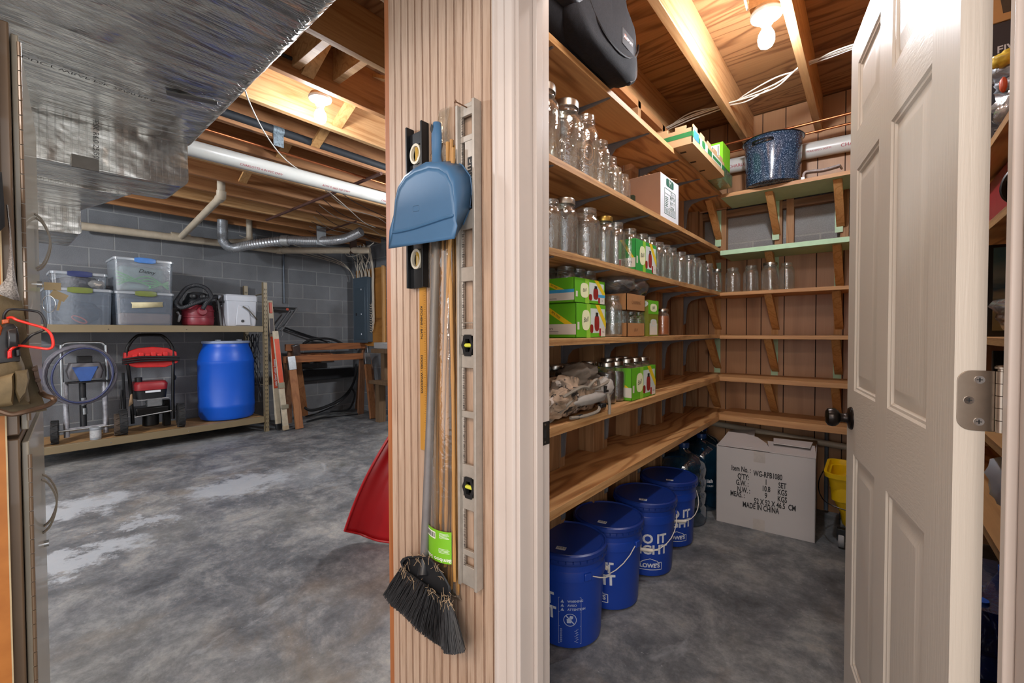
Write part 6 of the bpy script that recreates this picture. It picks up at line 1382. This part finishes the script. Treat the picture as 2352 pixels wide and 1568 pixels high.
part('contents', blob((-5.93, .57, zu+.346+.062), .13, .16, .055, 61, .4), plain('grey_odds', '5d5a5e', .7, var=.5, scale=20), b3, ang=80); part('shell', blob((-5.80, .69, zu+.346+.05), .03, .06, .038, 63, .2), plain('pale_shell', 'a59c90', .6, var=.15), b3, ang=80)
b4 = bin_('clear storage bin with blue latch and green hose inside, top of its stack', .802, 1.285, zu+.3445, .335, M_B2, M_LBL_)
for k in range(5):
    b = MB(); b.tube(smooth_path([(-5.73-.01*k, .83, zu+.36+.04+.035*k), (-5.725, .95+.03*k, zu+.36+.10-.012*k), (-5.73, 1.08, zu+.36+.02+.03*(4-k)), (-5.74, 1.24, zu+.36+.02+.02*k)], 6), .008, 6); part('hose', b, plain('green_hose', '5fae62', .35), b4)
b = MB(); b.box(-6.08, -5.76, .85, 1.22, zu+.36, zu+.60); part('contents', b, plain('pale_green_contents', '8d9c96', .7, var=.3, scale=9), b4, .03)
b = MB(); F = Face((-5.709, .96, zu+.53), (0, 1, 0), (0, 0, 1), .2, .05); F.text(b, 'Danny', .5, .3, .05, 0, .006, -6, shear=.3); part('handwriting', b, M_INK, b4)
# ---- shop vacuum
M_VAC = plain('vac_red', '7e2430', .4, var=.12, scale=12); c = Vector((-5.93, 1.545, zu))
t = thing('shop_vacuum', 'dark red shop vacuum with black hose coiled over its head', 'vacuum', c)
b = MB(); pr = [(0, .0), (.125, .0), (.148, .015), (.155, .06), (.150, .092), (.157, .096), (.157, .108), (.150, .112), (.152, .14), (.150, .165), (.157, .169), (.157, .180), (.149, .184), (.140, .225), (.125, .245), (0, .245)]; b.lathe(pr, c, 36); part('tank', b, M_VAC, t, ang=35)
b = MB(); b.lathe([(0, 0), (.048, 0), (.05, .02), (.040, .034), (0, .034)], c+Vector((.145, .0, .165)), 20, Matrix(((0, 0, 1, 0), (1, 0, 0, 0), (0, 1, 0, 0), (0, 0, 0, 1)))); part('inlet', b, M_VAC, t)
b = MB(); b.lathe([(.135, .235), (.142, .245), (.140, .275), (.12, .30), (.105, .34), (.09, .37), (.05, .385), (0, .388)], c, 28); hd = part('motor_head', b, plain('vac_black', '1c1d21', .45), t, ang=35)
for dy in (-.075, .02, .08):
    b = MB(); b.lathe([(.03, 0), (.033, .02), (.03, .04), (.018, .046), (0, .046)], c+Vector((.085, dy, .33)), 16, Matrix(((0, 0, 1, 0), (1, 0, 0, 0), (0, 1, 0, 0), (0, 0, 0, 1)))); part('port', b, M_BLACK, hd)
P = [(.19, -.005, .185), (.20, .03, .26), (.17, .085, .33), (.14, .05, .42), (.10, -.03, .455), (.09, -.12, .42), (.12, -.19, .33), (.15, -.235, .24), (.17, -.19, .195), (.19, -.08, .245), (.185, .04, .30), (.13, .13, .335), (.07, .16, .34), (.03, .13, .33)]
sp = smooth_path([c+Vector(p) for p in P], 16); b = MB(); b.tube(sp, [.0205+.002*(k % 2) for k in range(len(sp))], 12); part('hose', b, plain('hose_black', '26272b', .5), t, ang=20)
b = MB(); b.tube(smooth_path([c+Vector(p) for p in ((.06, .17, .25), (.09, .19, .20), (.06, .2, .14), (.08, .175, .17), (.05, .19, .22), (.08, .2, .13))], 6), .007, 6); part('cord', b, M_BLACK, t)
b = MB(); b.tube(smooth_path([c+Vector(p) for p in ((.10, -.19, .12), (.08, -.20, .05), (.05, -.18, .10), (.09, -.21, .15))], 6), .012, 6); part('nozzle', b, plain('clear_grey', '8a8c90', .4), t)
# ---- cooler
M_COOL = plain('cooler_white', 'b9bcc4', .42, var=.05, scale=6); y0, y1, x0, x1 = 1.775, 2.10, -6.12, -5.74
t = thing('cooler', 'small white hard cooler with swing handle on the upper rack shelf', 'cooler', ((x0+x1)/2, (y0+y1)/2, zu)); xc, yc = (x0+x1)/2, (y0+y1)/2; hd, hw = (x1-x0)/2, (y1-y0)/2
b = MB(); b.loft([rrect(hd-.012, hw-.014, .02, 4, zu, xc, yc), rrect(hd-.008, hw-.010, .02, 4, zu+.03, xc, yc), rrect(hd, hw-.002, .02, 4, zu+.25, xc, yc), rrect(hd, hw, .02, 4, zu+.295, xc, yc)], True, True); part('body', b, M_COOL, t, ang=35)
b = MB(); b.loft([rrect(hd+.004, hw+.006, .02, 4, zu+.297, xc, yc), rrect(hd+.004, hw+.006, .02, 4, zu+.355, xc, yc), rrect(hd-.008, hw-.006, .02, 4, zu+.372, xc, yc)], True, True); part('lid', b, M_COOL, t, ang=35)
b = MB(); b.loft([[Vector((x1+.0, y, z)) for y, z in ((yc-.075, zu+.01), (yc-.052, zu+.225), (yc-.035, zu+.25), (yc+.06, zu+.25), (yc+.075, zu+.225), (yc+.09, zu+.01))], [Vector((x1+.006, y, z)) for y, z in ((yc-.068, zu+.015), (yc-.046, zu+.222), (yc-.032, zu+.243), (yc+.056, zu+.243), (yc+.068, zu+.222), (yc+.082, zu+.015))]], False, True); part('front_relief', b, M_COOL, t, ang=25)
b = MB(); b.cyl((x1+.005, yc, zu+.06), (x1+.012, yc, zu+.06), .017, 18); part('drain_plug', b, M_BLACK, t)
b = MB(); b.tube(smooth_path([(x1+.02, yc+.0, zu+.235), (x1+.024, yc+.06, zu+.19), (x1+.02, yc+.12, zu+.12), (x1-.02, yc+.165, zu+.08)], 5), .007, 8); part('handle', b, plain('handle_steel', '7d776c', .4, .7), t)
b = MB(); S = Face((x0, y0-.0, zu), (1, 0, 0), (0, 0, 1), x1-x0, .37); S.text(b, 'RTIC', .45, .72, .06, 0, .002, bold=.002); part('lettering', b, M_INK, t)
for xx in (-5.82, -6.02): b = MB(); b.box(xx-.015, xx+.015, y0-.012, y0-.002, zu+.27, zu+.36); part('latch', b, M_BLACK, t, .003)
b = MB(); b.beam((-5.80, 1.735, zu+.005), (-5.86, 1.725, zu+.30), .02, .01, (1, 0, 0)); solo('strap_bar', b, M_BLACK, 'thin black bar standing between the vacuum and the cooler', 'bar')
# ---- blue barrel
c = Vector((-5.97, 1.835, zd)); r = .29
t = thing('barrel', 'large blue plastic barrel on the lower rack shelf', 'barrel', c)
pr = [(0, .002), (.235, .0), (.265, .015), (.282, .05), (.286, .14), (.290, .150), (.290, .185), (.286, .195), (.289, .42), (.286, .645), (.290, .655), (.290, .690), (.284, .70), (.270, .77), (.240, .85), (.232, .87), (.232, .905)]
b = MB(); b.lathe(pr, c, 48); part('body', b, plain('barrel_blue', '0f55c4', .38, var=.05, scale=4), t, ang=30)
b = MB(); b.lathe([(.240, .895), (.245, .900), (.245, .922), (.238, .926), (.21, .926), (.205, .912), (0, .912)], c, 48); part('rim', b, plain('barrel_rim', '8a98b4', .4), t)
for dx in (-.1, .12): b = MB(); b.cyl(c+Vector((.05, dx, .912)), c+Vector((.05, dx, .94)), .03, 16); part('bung', b, plain('bung_white', '9aa2b0', .5), t)
# ---- machines on the lower shelf
def wheel(c, r, w, ax, mt, mh, t):
    b = MB(); a = Vector(ax).normalized(); c = Vector(c)
    b.tube([c-a*w/2, c-a*w*.42, c+a*w*.42, c+a*w/2], [r*.88, r, r, r*.88], 28)
    e = a.orthogonal().normalized(); f = a.cross(e)
    for k in range(22):
        an = 2*math.pi*k/22; n_ = e*math.cos(an)+f*math.sin(an); tt = f*math.cos(an)-e*math.sin(an); s = .012 if k % 2 else -.012
        b.beam(c-a*w*.45+n_*(r+.001)-tt*s, c+a*w*.45+n_*(r+.001)+tt*s, r*.13, .008, n_)
    wh = part('wheel', b, mt, t, ang=30); b = MB(); b.tube([c-a*w*.53, c+a*w*.53], r*.5, 18); part('hub', b, mh, wh)
M_TIRE = plain('tyre_black', '1d1d1e', .75, var=.25, scale=40); M_TIREB = plain('tyre_dusty', '463a30', .85, var=.2, scale=40)
PS = Vector((-5.86, .60, zd)); t = thing('paint_sprayer', 'wheeled paint sprayer with silver frame and blue motor on the lower rack shelf', 'sprayer', PS)
b = MB()
for s in (-1, 1): b.tube([PS+Vector((.05, .135*s, .04)), PS+Vector((.02, .135*s, .56))], .021, 12)
b.tube([PS+Vector((.05, -.13, .115)), PS+Vector((.05, .13, .115))], .012, 8); part('frame', b, plain('sprayer_frame', '9a9aa0', .4, .5, .3, 30), t)
b = MB(); P = [PS+Vector(p) for p in ((.03, -.155, .42), (.0, -.155, .86), (-.005, -.145, .90), (-.008, -.115, .925), (-.01, 0, .928), (-.008, .115, .925), (-.005, .145, .90), (.0, .155, .86), (.03, .155, .48))]; b.tube(smooth_path(P, 5), .0125, 10); part('handle', b, M_STEEL, t)
b = MB(); b.loft([rrect(.09, .11, .02, 4, PS.z+.585, PS.x+.0, PS.y), rrect(.10, .125, .02, 4, PS.z+.66, PS.x, PS.y), rrect(.08, .105, .02, 4, PS.z+.735, PS.x, PS.y)]); part('motor_cover', b, plain('motor_grey', '5e5c60', .5), t, ang=35)
b = MB(); x = PS.x+.101; b.add([(x, PS.y-.095, PS.z+.70), (x, PS.y+.085, PS.z+.70), (x+.012, PS.y+.03, PS.z+.565), (x+.012, PS.y-.045, PS.z+.565), (x-.03, PS.y-.095, PS.z+.70), (x-.03, PS.y+.085, PS.z+.70), (x-.03, PS.y+.03, PS.z+.565), (x-.03, PS.y-.045, PS.z+.565)], [(0, 1, 2, 3), (4, 7, 6, 5), (0, 4, 5, 1), (2, 6, 7, 3), (1, 5, 6, 2), (0, 3, 7, 4)]); part('blue_shield', b, plain('shield_blue', '2c4f8e', .4), t, .003)
b = MB(); b.box(PS.x-.02, PS.x+.09, PS.y-.14, PS.y+.18, PS.z+.545, PS.z+.56); b.box(PS.x-.05, PS.x+.05, PS.y-.05, PS.y+.05, PS.z+.735, PS.z+.80); b.cyl(PS+Vector((.03, -.02, .12)), PS+Vector((.02, -.02, .55)), .025, 12); part('pump', b, M_BLACK, t, .004)
b = MB(); b.cyl(PS+Vector((.035, -.015, .33)), PS+Vector((.035, -.015, .40)), .022, 12); b.cyl(PS+Vector((.035, -.012, .24)), PS+Vector((.035, -.012, .30)), .02, 12); part('fittings', b, M_STEEL, t)
wheel(PS+Vector((.085, -.215, .108)), .105, .05, (.12, 1, 0), M_TIRE, M_BLACK, t); wheel(PS+Vector((.085, .215, .108)), .105, .05, (.12, 1, 0), M_TIREB, M_BLACK, t)
b = MB(); b.cyl(PS+Vector((.07, -.21, .108)), PS+Vector((.07, .21, .108)), .01, 8); part('axle', b, M_STEEL, t)
b = MB(); cc = onX(185, 860, -5.70)
M_HOSE = plain('hose_grey', '5c5a62', .5, var=.2, scale=30)
pts = []
for k in range(9*28+1):
    a = 2*math.pi*k/28; lp_ = k/28; ry = .232+.008*math.sin(lp_*2.1)+.006*(lp_ % 2); rz = .272+.008*math.cos(lp_*1.7)-.004*(lp_ % 2); pts.append(cc+Vector((.012*math.sin(lp_*5)+.005*(lp_-4), ry*math.cos(a)+.006*math.sin(lp_*3), rz*math.sin(a))))
b.tube(pts, .0105, 8); o = solo('hose_coil', b, M_HOSE, 'grey hose coiled in big loops over the paint sprayer', 'hose')
b = MB(); pts = []
for k in range(2*28+1):
    a = 2*math.pi*k/28; pts.append(cc+Vector((.045+.004*k/28, .015+.205*math.cos(a+.4), -.005+.245*math.sin(a+.4)+.02*math.cos(a))))
b.tube(pts, .0075, 8); solo('hose_coil', b, plain('hose_navy', '2c3358', .45), 'thin navy hose looped in front of the grey hose coil', 'hose')
b = MB(); cy = onZ(203, 992, zd); b.lathe([(0, 0), (.04, 0), (.041, .004), (.041, .10), (.043, .104), (.041, .112), (.030, .115), (0, .115)], Vector((-5.74, cy.y, zd)), 24); t = thing('paint_can', 'small grey labelled can standing in front of the paint sprayer', 'can', (-5.74, cy.y, zd)); part('can', b, plain('can_grey', '8b9096', .4), t); b = MB(); b.lathe([(.0418, .02), (.0418, .09)], Vector((-5.74, cy.y, zd)), 24); b.f = [f for f in b.f if len(f) == 4]; b.m = b.m[:len(b.f)]; part('label', b, plain('can_label', 'a8aaac', .6, var=.2, scale=60), t)
# pressure washer
PW = Vector((-5.86, 1.095, zd)); t = thing('pressure_washer', 'red and black petrol pressure washer on the lower rack shelf', 'pressure washer', PW)
b = MB()
P = [PW+Vector(p) for p in ((.10, -.165, .10), (.08, -.175, .5), (.04, -.19, .80), (.03, -.17, .90), (.02, -.11, .985), (.018, -.06, 1.0), (.018, .06, 1.0), (.02, .11, .985), (.03, .17, .90), (.04, .19, .80), (.08, .175, .5), (.10, .165, .10))]; b.tube(smooth_path(P, 5), .0155, 10); part('frame', b, M_BLACKM, t)
b = MB(); b.tube([PW+Vector((.11, -.15, .165)), PW+Vector((.11, .15, .19))], .007, 8); b.tube([PW+Vector((.12, -.13, .33)), PW+Vector((.12, .13, .335))], .006, 8); part('cross_bar', b, M_STEEL, t)
M_WR = plain('washer_red', 'b81c1c', .35); M_WRD = plain('engine_red', '8c1f26', .4)
b = MB(); b.add([PW+Vector(p) for p in ((.05, -.21, .82), (.05, -.10, .865), (.05, .02, .875), (.05, .14, .86), (.05, .22, .815), (.07, .225, .70), (.06, .12, .655), (.06, -.12, .665), (.07, -.215, .705), (-.02, -.21, .82), (-.02, -.10, .865), (-.02, .02, .875), (-.02, .14, .86), (-.02, .22, .815), (-.02, .225, .70), (-.02, .12, .655), (-.02, -.12, .665), (-.02, -.215, .705))], [tuple(range(9)), tuple(range(17, 8, -1))]+[(i, i+9, (i+1) % 9+9, (i+1) % 9) for i in range(9)]); part('console', b, M_WR, t, .006)
b = MB()
for k in range(6): b.box(PW.x+.05, PW.x+.075, PW.y-.15+.05*k, PW.y-.112+.05*k, PW.z+.765, PW.z+.80+.02*(k % 2))
part('nozzle_holder', b, plain('nozzle_red', 'd03434', .3), t, .004)
b = MB()
for k in range(3): b.tube(smooth_path([PW+Vector(p) for p in ((.085, -.235, .755-.02*k), (.10, -.1, .775-.022*k), (.105, .05, .772-.02*k), (.085, .235, .765-.018*k))], 5), .009, 8)
part('hose', b, M_BLACK, t)
b = MB(); c0 = PW+Vector((0, -.01, .43)); b.loft([rrect(.11, .135, .05, 5, c0.z-.0, c0.x+.01, c0.y), rrect(.115, .14, .05, 5, c0.z+.06, c0.x+.01, c0.y), rrect(.10, .125, .05, 5, c0.z+.085, c0.x+.01, c0.y)]); part('engine_cover', b, M_WRD, t, ang=40)
b = MB(); b.loft([rrect(.10, .125, .05, 5, c0.z-.09, c0.x+.01, c0.y), rrect(.108, .135, .05, 5, c0.z-.005, c0.x+.01, c0.y)]); b.cyl(c0+Vector((.02, -.09, .07)), c0+Vector((.02, -.09, .13)), .032, 16); part('engine', b, M_BLACK, t, ang=40)
b = MB(); b.box(c0.x+.03, c0.x+.125, c0.y-.04, c0.y+.075, c0.z-.17, c0.z-.09)
for k in range(6): b.box(c0.x+.02, c0.x+.132, c0.y-.045, c0.y+.08, c0.z-.165+.013*k, c0.z-.160+.013*k)
part('cylinder_fins', b, M_STEEL, t)
b = MB(); b.box(c0.x+.122, c0.x+.125, c0.y-.055, c0.y+.07, c0.z-.025, c0.z-.005); part('badge', b, M_WINK, t)
b = MB(); b.box(PW.x-.10, PW.x+.11, PW.y-.14, PW.y+.13, PW.z+.17, PW.z+.25); b.cyl(PW+Vector((.03, -.01, .05)), PW+Vector((.03, -.01, .17)), .07, 18); part('base', b, M_BLACKM, t, .01)
b = MB(); b.box(PW.x-.06, PW.x+.02, PW.y+.1, PW.y+.165, PW.z+.02, PW.z+.3); part('foot', b, M_BLACKM, t, .01)
b = MB(); b.lathe([(.012, 0), (.03, .01), (.012, .02)], PW+Vector((.07, .185, .54)), 8, Matrix.Rotation(R(-90), 4, 'X').to_4x4()); part('knob', b, M_BLACK, t)
for s in (-1, 1): wheel(PW+Vector((.09, .235*s, .128)), .125, .062, (.1, 1, 0), M_TIRE, M_BLACKM, t)
b = MB(); b.tube([PW+Vector((.02, -.21, .15)), PW+Vector((.06, -.225, .62))], .012, 8); b.tube([PW+Vector((.03, -.26, .03)), PW+Vector((.05, -.235, .45))], .009, 8); part('spray_lance', b, M_BLACK, t)
b = MB(); b.add([PW+Vector(p) for p in ((.13, -.20, .28), (.13, -.165, .31), (.13, -.17, .41), (.13, -.185, .40))], [(0, 1, 2, 3)]); o = part('paper_tag', b, plain('paper_tag', '8d7458', .8), t); m = o.modifiers.new('t', 'SOLIDIFY'); m.thickness = .002
# ---- cargo net behind the rack post
b = MB(); r4 = random.Random(5)
for i in range(16):
    y0_ = 2.10+.004*i
    for s in (-1, 1):
        P = [(-5.74-.028*i+s*.02*k_ % .05, 2.115+.012*math.sin(i+k_*1.3*s), 1.18-.062*k_) for k_ in range(16)]
        P = [Vector((-5.70-.033*i+s*.035*k_, 2.118+.012*math.sin(i*1.7+k_*1.3*s), 1.19-.064*k_)) for k_ in range(16)]
        P = [p for p in P if -6.24 < p.x < -5.71]
        if len(P) > 3: b.tube(P, .0032, 4)
solo('cargo_net', b, M_BLACK, 'black cargo net hanging inside the rack end beside the barrel', 'net')
# ---- ladder beside the rack
M_LW = plain('ladder_white', 'b4a892', .55, var=.2, scale=12); M_LO = plain('ladder_orange', 'c4492a', .45, var=.08)
A0, A1 = onX(640, 986, -5.57), onX(619, 690, -5.70); B0, B1 = onX(657, 986, -5.53), onX(632, 765, -5.62); A0.z = max(A0.z, .012); A0 = onZ(640, 986, .012); B0 = onZ(657, 987, .012); A1 = onX(619, 690, A0.x-.14); B1 = onX(632, 760, B0.x-.10)
t = thing('ladder', 'folded ladder with orange rails and worn white feet leaning beside the rack', 'ladder', A0)
fx = (1, 0, 0)
for P0, P1, lab in ((A0, A1, 0), (B0, B1, 1)):
    b = MB(); b.beam(P0, P1, .062, .03, fx); part('rail', b, M_LW, t, .003)
    d = P1-P0; a, c = (P0.lerp(P1, .32), P0.lerp(P1, .72)) if lab == 0 else (P0.lerp(P1, .42), P0.lerp(P1, .92))
    b = MB(); b.beam(a+Vector((.0165, 0, 0)), c+Vector((.0165, 0, 0)), .052, .004, fx); lb = part('orange_label', b, M_LO, t)
    if lab == 0:
        b = MB(); mid = a.lerp(c, .30); M = face_M(mid+Vector((.0195, 0, 0)), d, Vector((0, -d.z, d.y)) if False else d.cross(Vector((1, 0, 0)))*-1)
        text_mb('Little Giant Ladder Systems', .030, M, b, bold=.0008); part('lettering', b, M_WINK, lb)
    b = MB(); b.beam(P0-Vector((0, 0, 0)), P0.lerp(P1, .045), .068, .036, fx); part('foot', b, M_BLACK if lab == 0 else plain('foot_tan', '9a8a70', .7), t, .004)
b = MB(); p = A0.lerp(A1, .90); q = A0.lerp(A1, .985); b.beam(p+Vector((.018, 0, 0)), q+Vector((.018, 0, 0)), .035, .012, fx); part('lock_knob', b, M_LO, t, .005)
b = MB(); p = A0.lerp(A1, .74); q = A0.lerp(A1, .86); b.beam(p+Vector((.016, 0, 0)), q+Vector((.016, 0, 0)), .042, .006, fx); part('warning_sticker', b, plain('sticker_dark', '3a3236', .5), t)
b = MB(); p = B0.lerp(B1, .42); b.beam(p, B0.lerp(B1, .48), .07, .04, fx); p = B0.lerp(B1, .24); b.box(p.x-.01, p.x+.03, p.y-.03, p.y+.05, p.z-.03, p.z+.02); part('bracket', b, plain('worn_steel', '8d8672', .5, .4), t, .003)
# ---- folding frame hung on the block wall
M_BAR = plain('silver_bar', 'a0a2a6', .35, .7)
t = thing('folding_frame', 'silver folding frame with black rail hung on the block wall', 'frame', onX(655, 745, -6.2))
b = MB(); b.beam(onX(628, 707, -6.2), onX(681, 709, -6.2), .05, .03, (0, 0, 1)); part('rail', b, M_BLACKM, t)
for p, q in (((681, 708), (645, 760)), ((664, 714), (634, 756)), ((655, 745), (634, 762))):
    b = MB(); b.beam(onX(*p, -6.17), onX(*q, -6.12), .028, .014, (0, 0, 1)); part('bar', b, M_BAR, t)
b = MB(); b.tube(smooth_path([onX(637, 757, -6.1), onX(648, 758, -6.1), onX(649, 768, -6.1), onX(645, 775, -6.1)], 5), .006, 6); part('hook', b, M_BAR, t)
b = MB(); b.cyl(onX(660, 710, -6.19), onX(660, 710, -6.16), .018, 10); part('knob', b, M_LO, t)
cable('cable', [onX(648, 750, -6.25), onX(668, 758, -6.25), onX(700, 770, -6.25), onX(730, 778, -6.22), onX(752, 786, -6.2)], .010, M_BLACK, 'black cable drooping from the hung frame towards the sawhorses')
cable('cable', [onX(655, 752, -6.28), onX(690, 764, -6.28), onX(722, 774, -6.28), onX(760, 780, -6.26), onX(785, 790, -6.24)], .008, M_BLACK, 'thinner black cable running beside the drooping one')
# ---- sawhorses
M_SAW = wood('sawhorse_fir', '9c6a42', '76482a', 'z', 60, .65, '8a5a38'); M_SAWB = wood('sawhorse_beam', '955c32', '6e3f20', 'y', 60, .65); M_SAWO = wood('sawhorse_old', '8a6246', '684632', 'z', 60, .7)
def sawhorse(label, bx, zb, beam_px, legs, thick=.09):
    a, c = onX(*beam_px[0], bx), onX(*beam_px[1], bx); a.z = c.z = zb
    t = thing('sawhorse', label, 'sawhorse', (bx, (a.y+c.y)/2, 0)); b = MB(); b.box(bx-.02, bx+.02, a.y, c.y, zb-thick/2, zb+thick/2); part('beam', b, M_SAWB, t, .002)
    for (ly, sx, foot, mat, brk) in legs:
        top = Vector((bx+sx*.035, ly, zb+.01)); f = onZ(*foot, .002) if foot else Vector((bx+sx*.24, ly, .002))
        if sx < 0 and not foot: pass
        b = MB(); b.beam(f, top, .088, .038, (1, 0, 0)); part('leg', b, mat, t, .002)
        if brk:
            b = MB(); d = (top-f).normalized(); b.beam(top-d*.14+Vector((.003*sx, 0, 0)), top+d*.03+Vector((.003*sx, 0, 0)), .092, .046, (1, 0, 0)); part('metal_bracket', b, M_STEEL, t, .002)
            for s_ in (-.028, .028):
                pass
    return t
YA = lambda px, x: onX(px, 768, x).y
sawhorse('taller sawhorse of raw timber at the end wall, beam under the hung cables', -5.98, 1.005, ((655, 797), (851, 797)), [(YA(678, -5.95), 1, (700, 954), M_SAW, True), (YA(672, -5.98), -1, None, M_SAWO, False), (YA(846, -5.95), 1, (857, 952), M_SAWO, True), (YA(840, -5.98), -1, None, M_SAWO, False)])
sawhorse('lower sawhorse of raw timber standing in front of the taller one', -5.66, .865, ((651, 825), (842, 825)), [(YA(667, -5.63), 1, (688, 984), M_SAW, True), (YA(661, -5.66), -1, (662, 971), M_SAWO, False), (YA(841, -5.63), 1, (857, 961), M_SAW, True), (YA(835, -5.66), -1, (828, 950), M_SAWO, False)], .085)
for i, px in enumerate((709, 735, 761)):
    y = YA(px, -5.72); b = MB(); M_LOG = wood('log_end', '8a5028', '6a3a1c', 'x', 50, .6)
    b.tube([(-5.71, y, .862), (-6.28, y, .862)], .055, 8 if i != 1 else 4); solo('timber_post', b, M_LOG, ['short eight-sided timber post end under the taller sawhorse, beside its bracketed leg', 'square timber post end between the two eight-sided ones', 'eight-sided timber post end farther from the rack'][i], 'post')
b = MB(); b.box(-6.345, -6.12, YA(690, -5.72), YA(800, -5.72), .765, .80); solo('dark_shelf', b, plain('dark_board', '2c2624', .7), 'dark plank shelf under the timber posts at the block wall', 'shelf')
b = MB(); b.box(-6.33, -6.20, 2.75, 3.64, .52, .66); solo('steel_channel', b, plain('dark_steel_channel', '26272a', .5, .4), 'dark steel channel standing along the block wall behind the sawhorses', 'beam')
# ---- black cable coils
M_CAB = plain('cable_black', '191a1c', .5, var=.2)
cable('cable', [onX(818, 835, -6.15), onX(816, 865, -6.15), onX(805, 893, -6.1), onX(782, 917, -6.05), onX(745, 935, -6.0), onX(715, 942, -5.95), onX(700, 936, -5.95)], .020, M_CAB, 'thick black cable hanging in a deep curve behind the sawhorses')
cable('cable', [onX(806, 890, -6.2), onX(815, 905, -6.15), onX(808, 930, -6.1), onX(795, 942, -6.05), onX(760, 945, -6.0)], .014, M_CAB, 'black cable crossing the thick one by the end wall')
cable('cable', [onZ(705, 968, .02), onZ(745, 958, .02), onZ(790, 953, .015), onZ(822, 950, .02)], .013, M_CAB, 'black cable lying on the floor along the sawhorse feet')
cable('cable', [onZ(702, 956, .02), onZ(730, 948, .03), onX(770, 930, -5.9), onX(800, 905, -6.0), onX(812, 880, -6.1)], .011, M_CAB, 'thinner black cable rising from the floor to the end wall')
cable('cable', [onX(697, 789, -6.1), onX(715, 780, -6.15), onX(745, 777, -6.15), onX(770, 781, -6.15), onX(788, 790, -6.1)], .018, M_CAB, 'arched black cable resting on the taller sawhorse beam')
# ---- old timber stand at the pillar
t = thing('timber_stand', 'old timber stand with a white box on top, half hidden by the pillar', 'stand', onZ(878, 968, 0)); M_OLDW = wood('old_timber', '7a6248', '5c4732', 'z', 50, .75)
q0 = onZ(875, 968, 0); b = MB(); b.box(q0.x-.05, q0.x+.04, q0.y-.05, q0.y+.05, 0, .52); part('post', b, M_OLDW, t); b = MB(); b.box(q0.x-.1, q0.x+.35, q0.y-.12, q0.y+.2, .52, .56); part('shelf', b, M_OLDW, t, .003)
b = MB(); b.box(q0.x-.02, q0.x+.06, q0.y+.02, q0.y+.12, .56, .93); part('post', b, M_OLDW, t); b = MB(); b.box(q0.x-.1, q0.x+.4, q0.y-.08, q0.y+.25, .93, .985); part('top', b, M_OLDW, t, .003)
b = MB(); b.box(q0.x-.08, q0.x+.25, q0.y-.05, q0.y+.2, .986, 1.07); solo('white_box', b, plain('dull_white', 'a9abac', .5), 'white box on the old timber stand by the pillar', 'box', bev=.01)
# ---- red sled leaning against the partition
t = thing('snow_sled', 'red plastic sled leaning against the back of the pillar', 'sled', (-1.9, 1.4, 0)); M_SLED = plain('sled_red', 'a8141a', .32, var=.1, scale=5)
P0 = Vector((-2.30, 1.33, .012)); P1 = Vector((-1.72, 1.60, .012)); Q0 = onY(915, 990, 1.52); Q1 = Vector((Q0.x+.52, Q0.y+.25, Q0.z+.08))
def sled(u, v):
    base = P0.lerp(P1, u); top = Q0.lerp(Q1, u); p = base.lerp(top, v); n_ = (P1-P0).cross(Q0-P0).normalized()*-1
    n_ = -n_ if n_.dot(Vector((0, -1, 0))) < 0 else n_
    lift = .05*math.sin(math.pi*v)*1.0-.0; edge = .0
    if u < .14: edge = .07*(1-u/.14)**2
    p = p+n_*(lift+edge)
    if u < .3: p.z += (.06*(1-u/.3)**2)*(1-v)
    return p
b = MB(); b.grid(sled, 18, 18); o = part('shell', b, M_SLED, t, ang=70); m = o.modifiers.new('w', 'SOLIDIFY'); m.thickness = .006
b = MB(); b.tube([sled(0, k/16) for k in range(17)], .008, 8); part('rim', b, M_SLED, t); b = MB(); b.tube([sled(k/12, 0)+Vector((0, 0, .002)) for k in range(13)], .007, 8); part('rim', b, M_SLED, t)
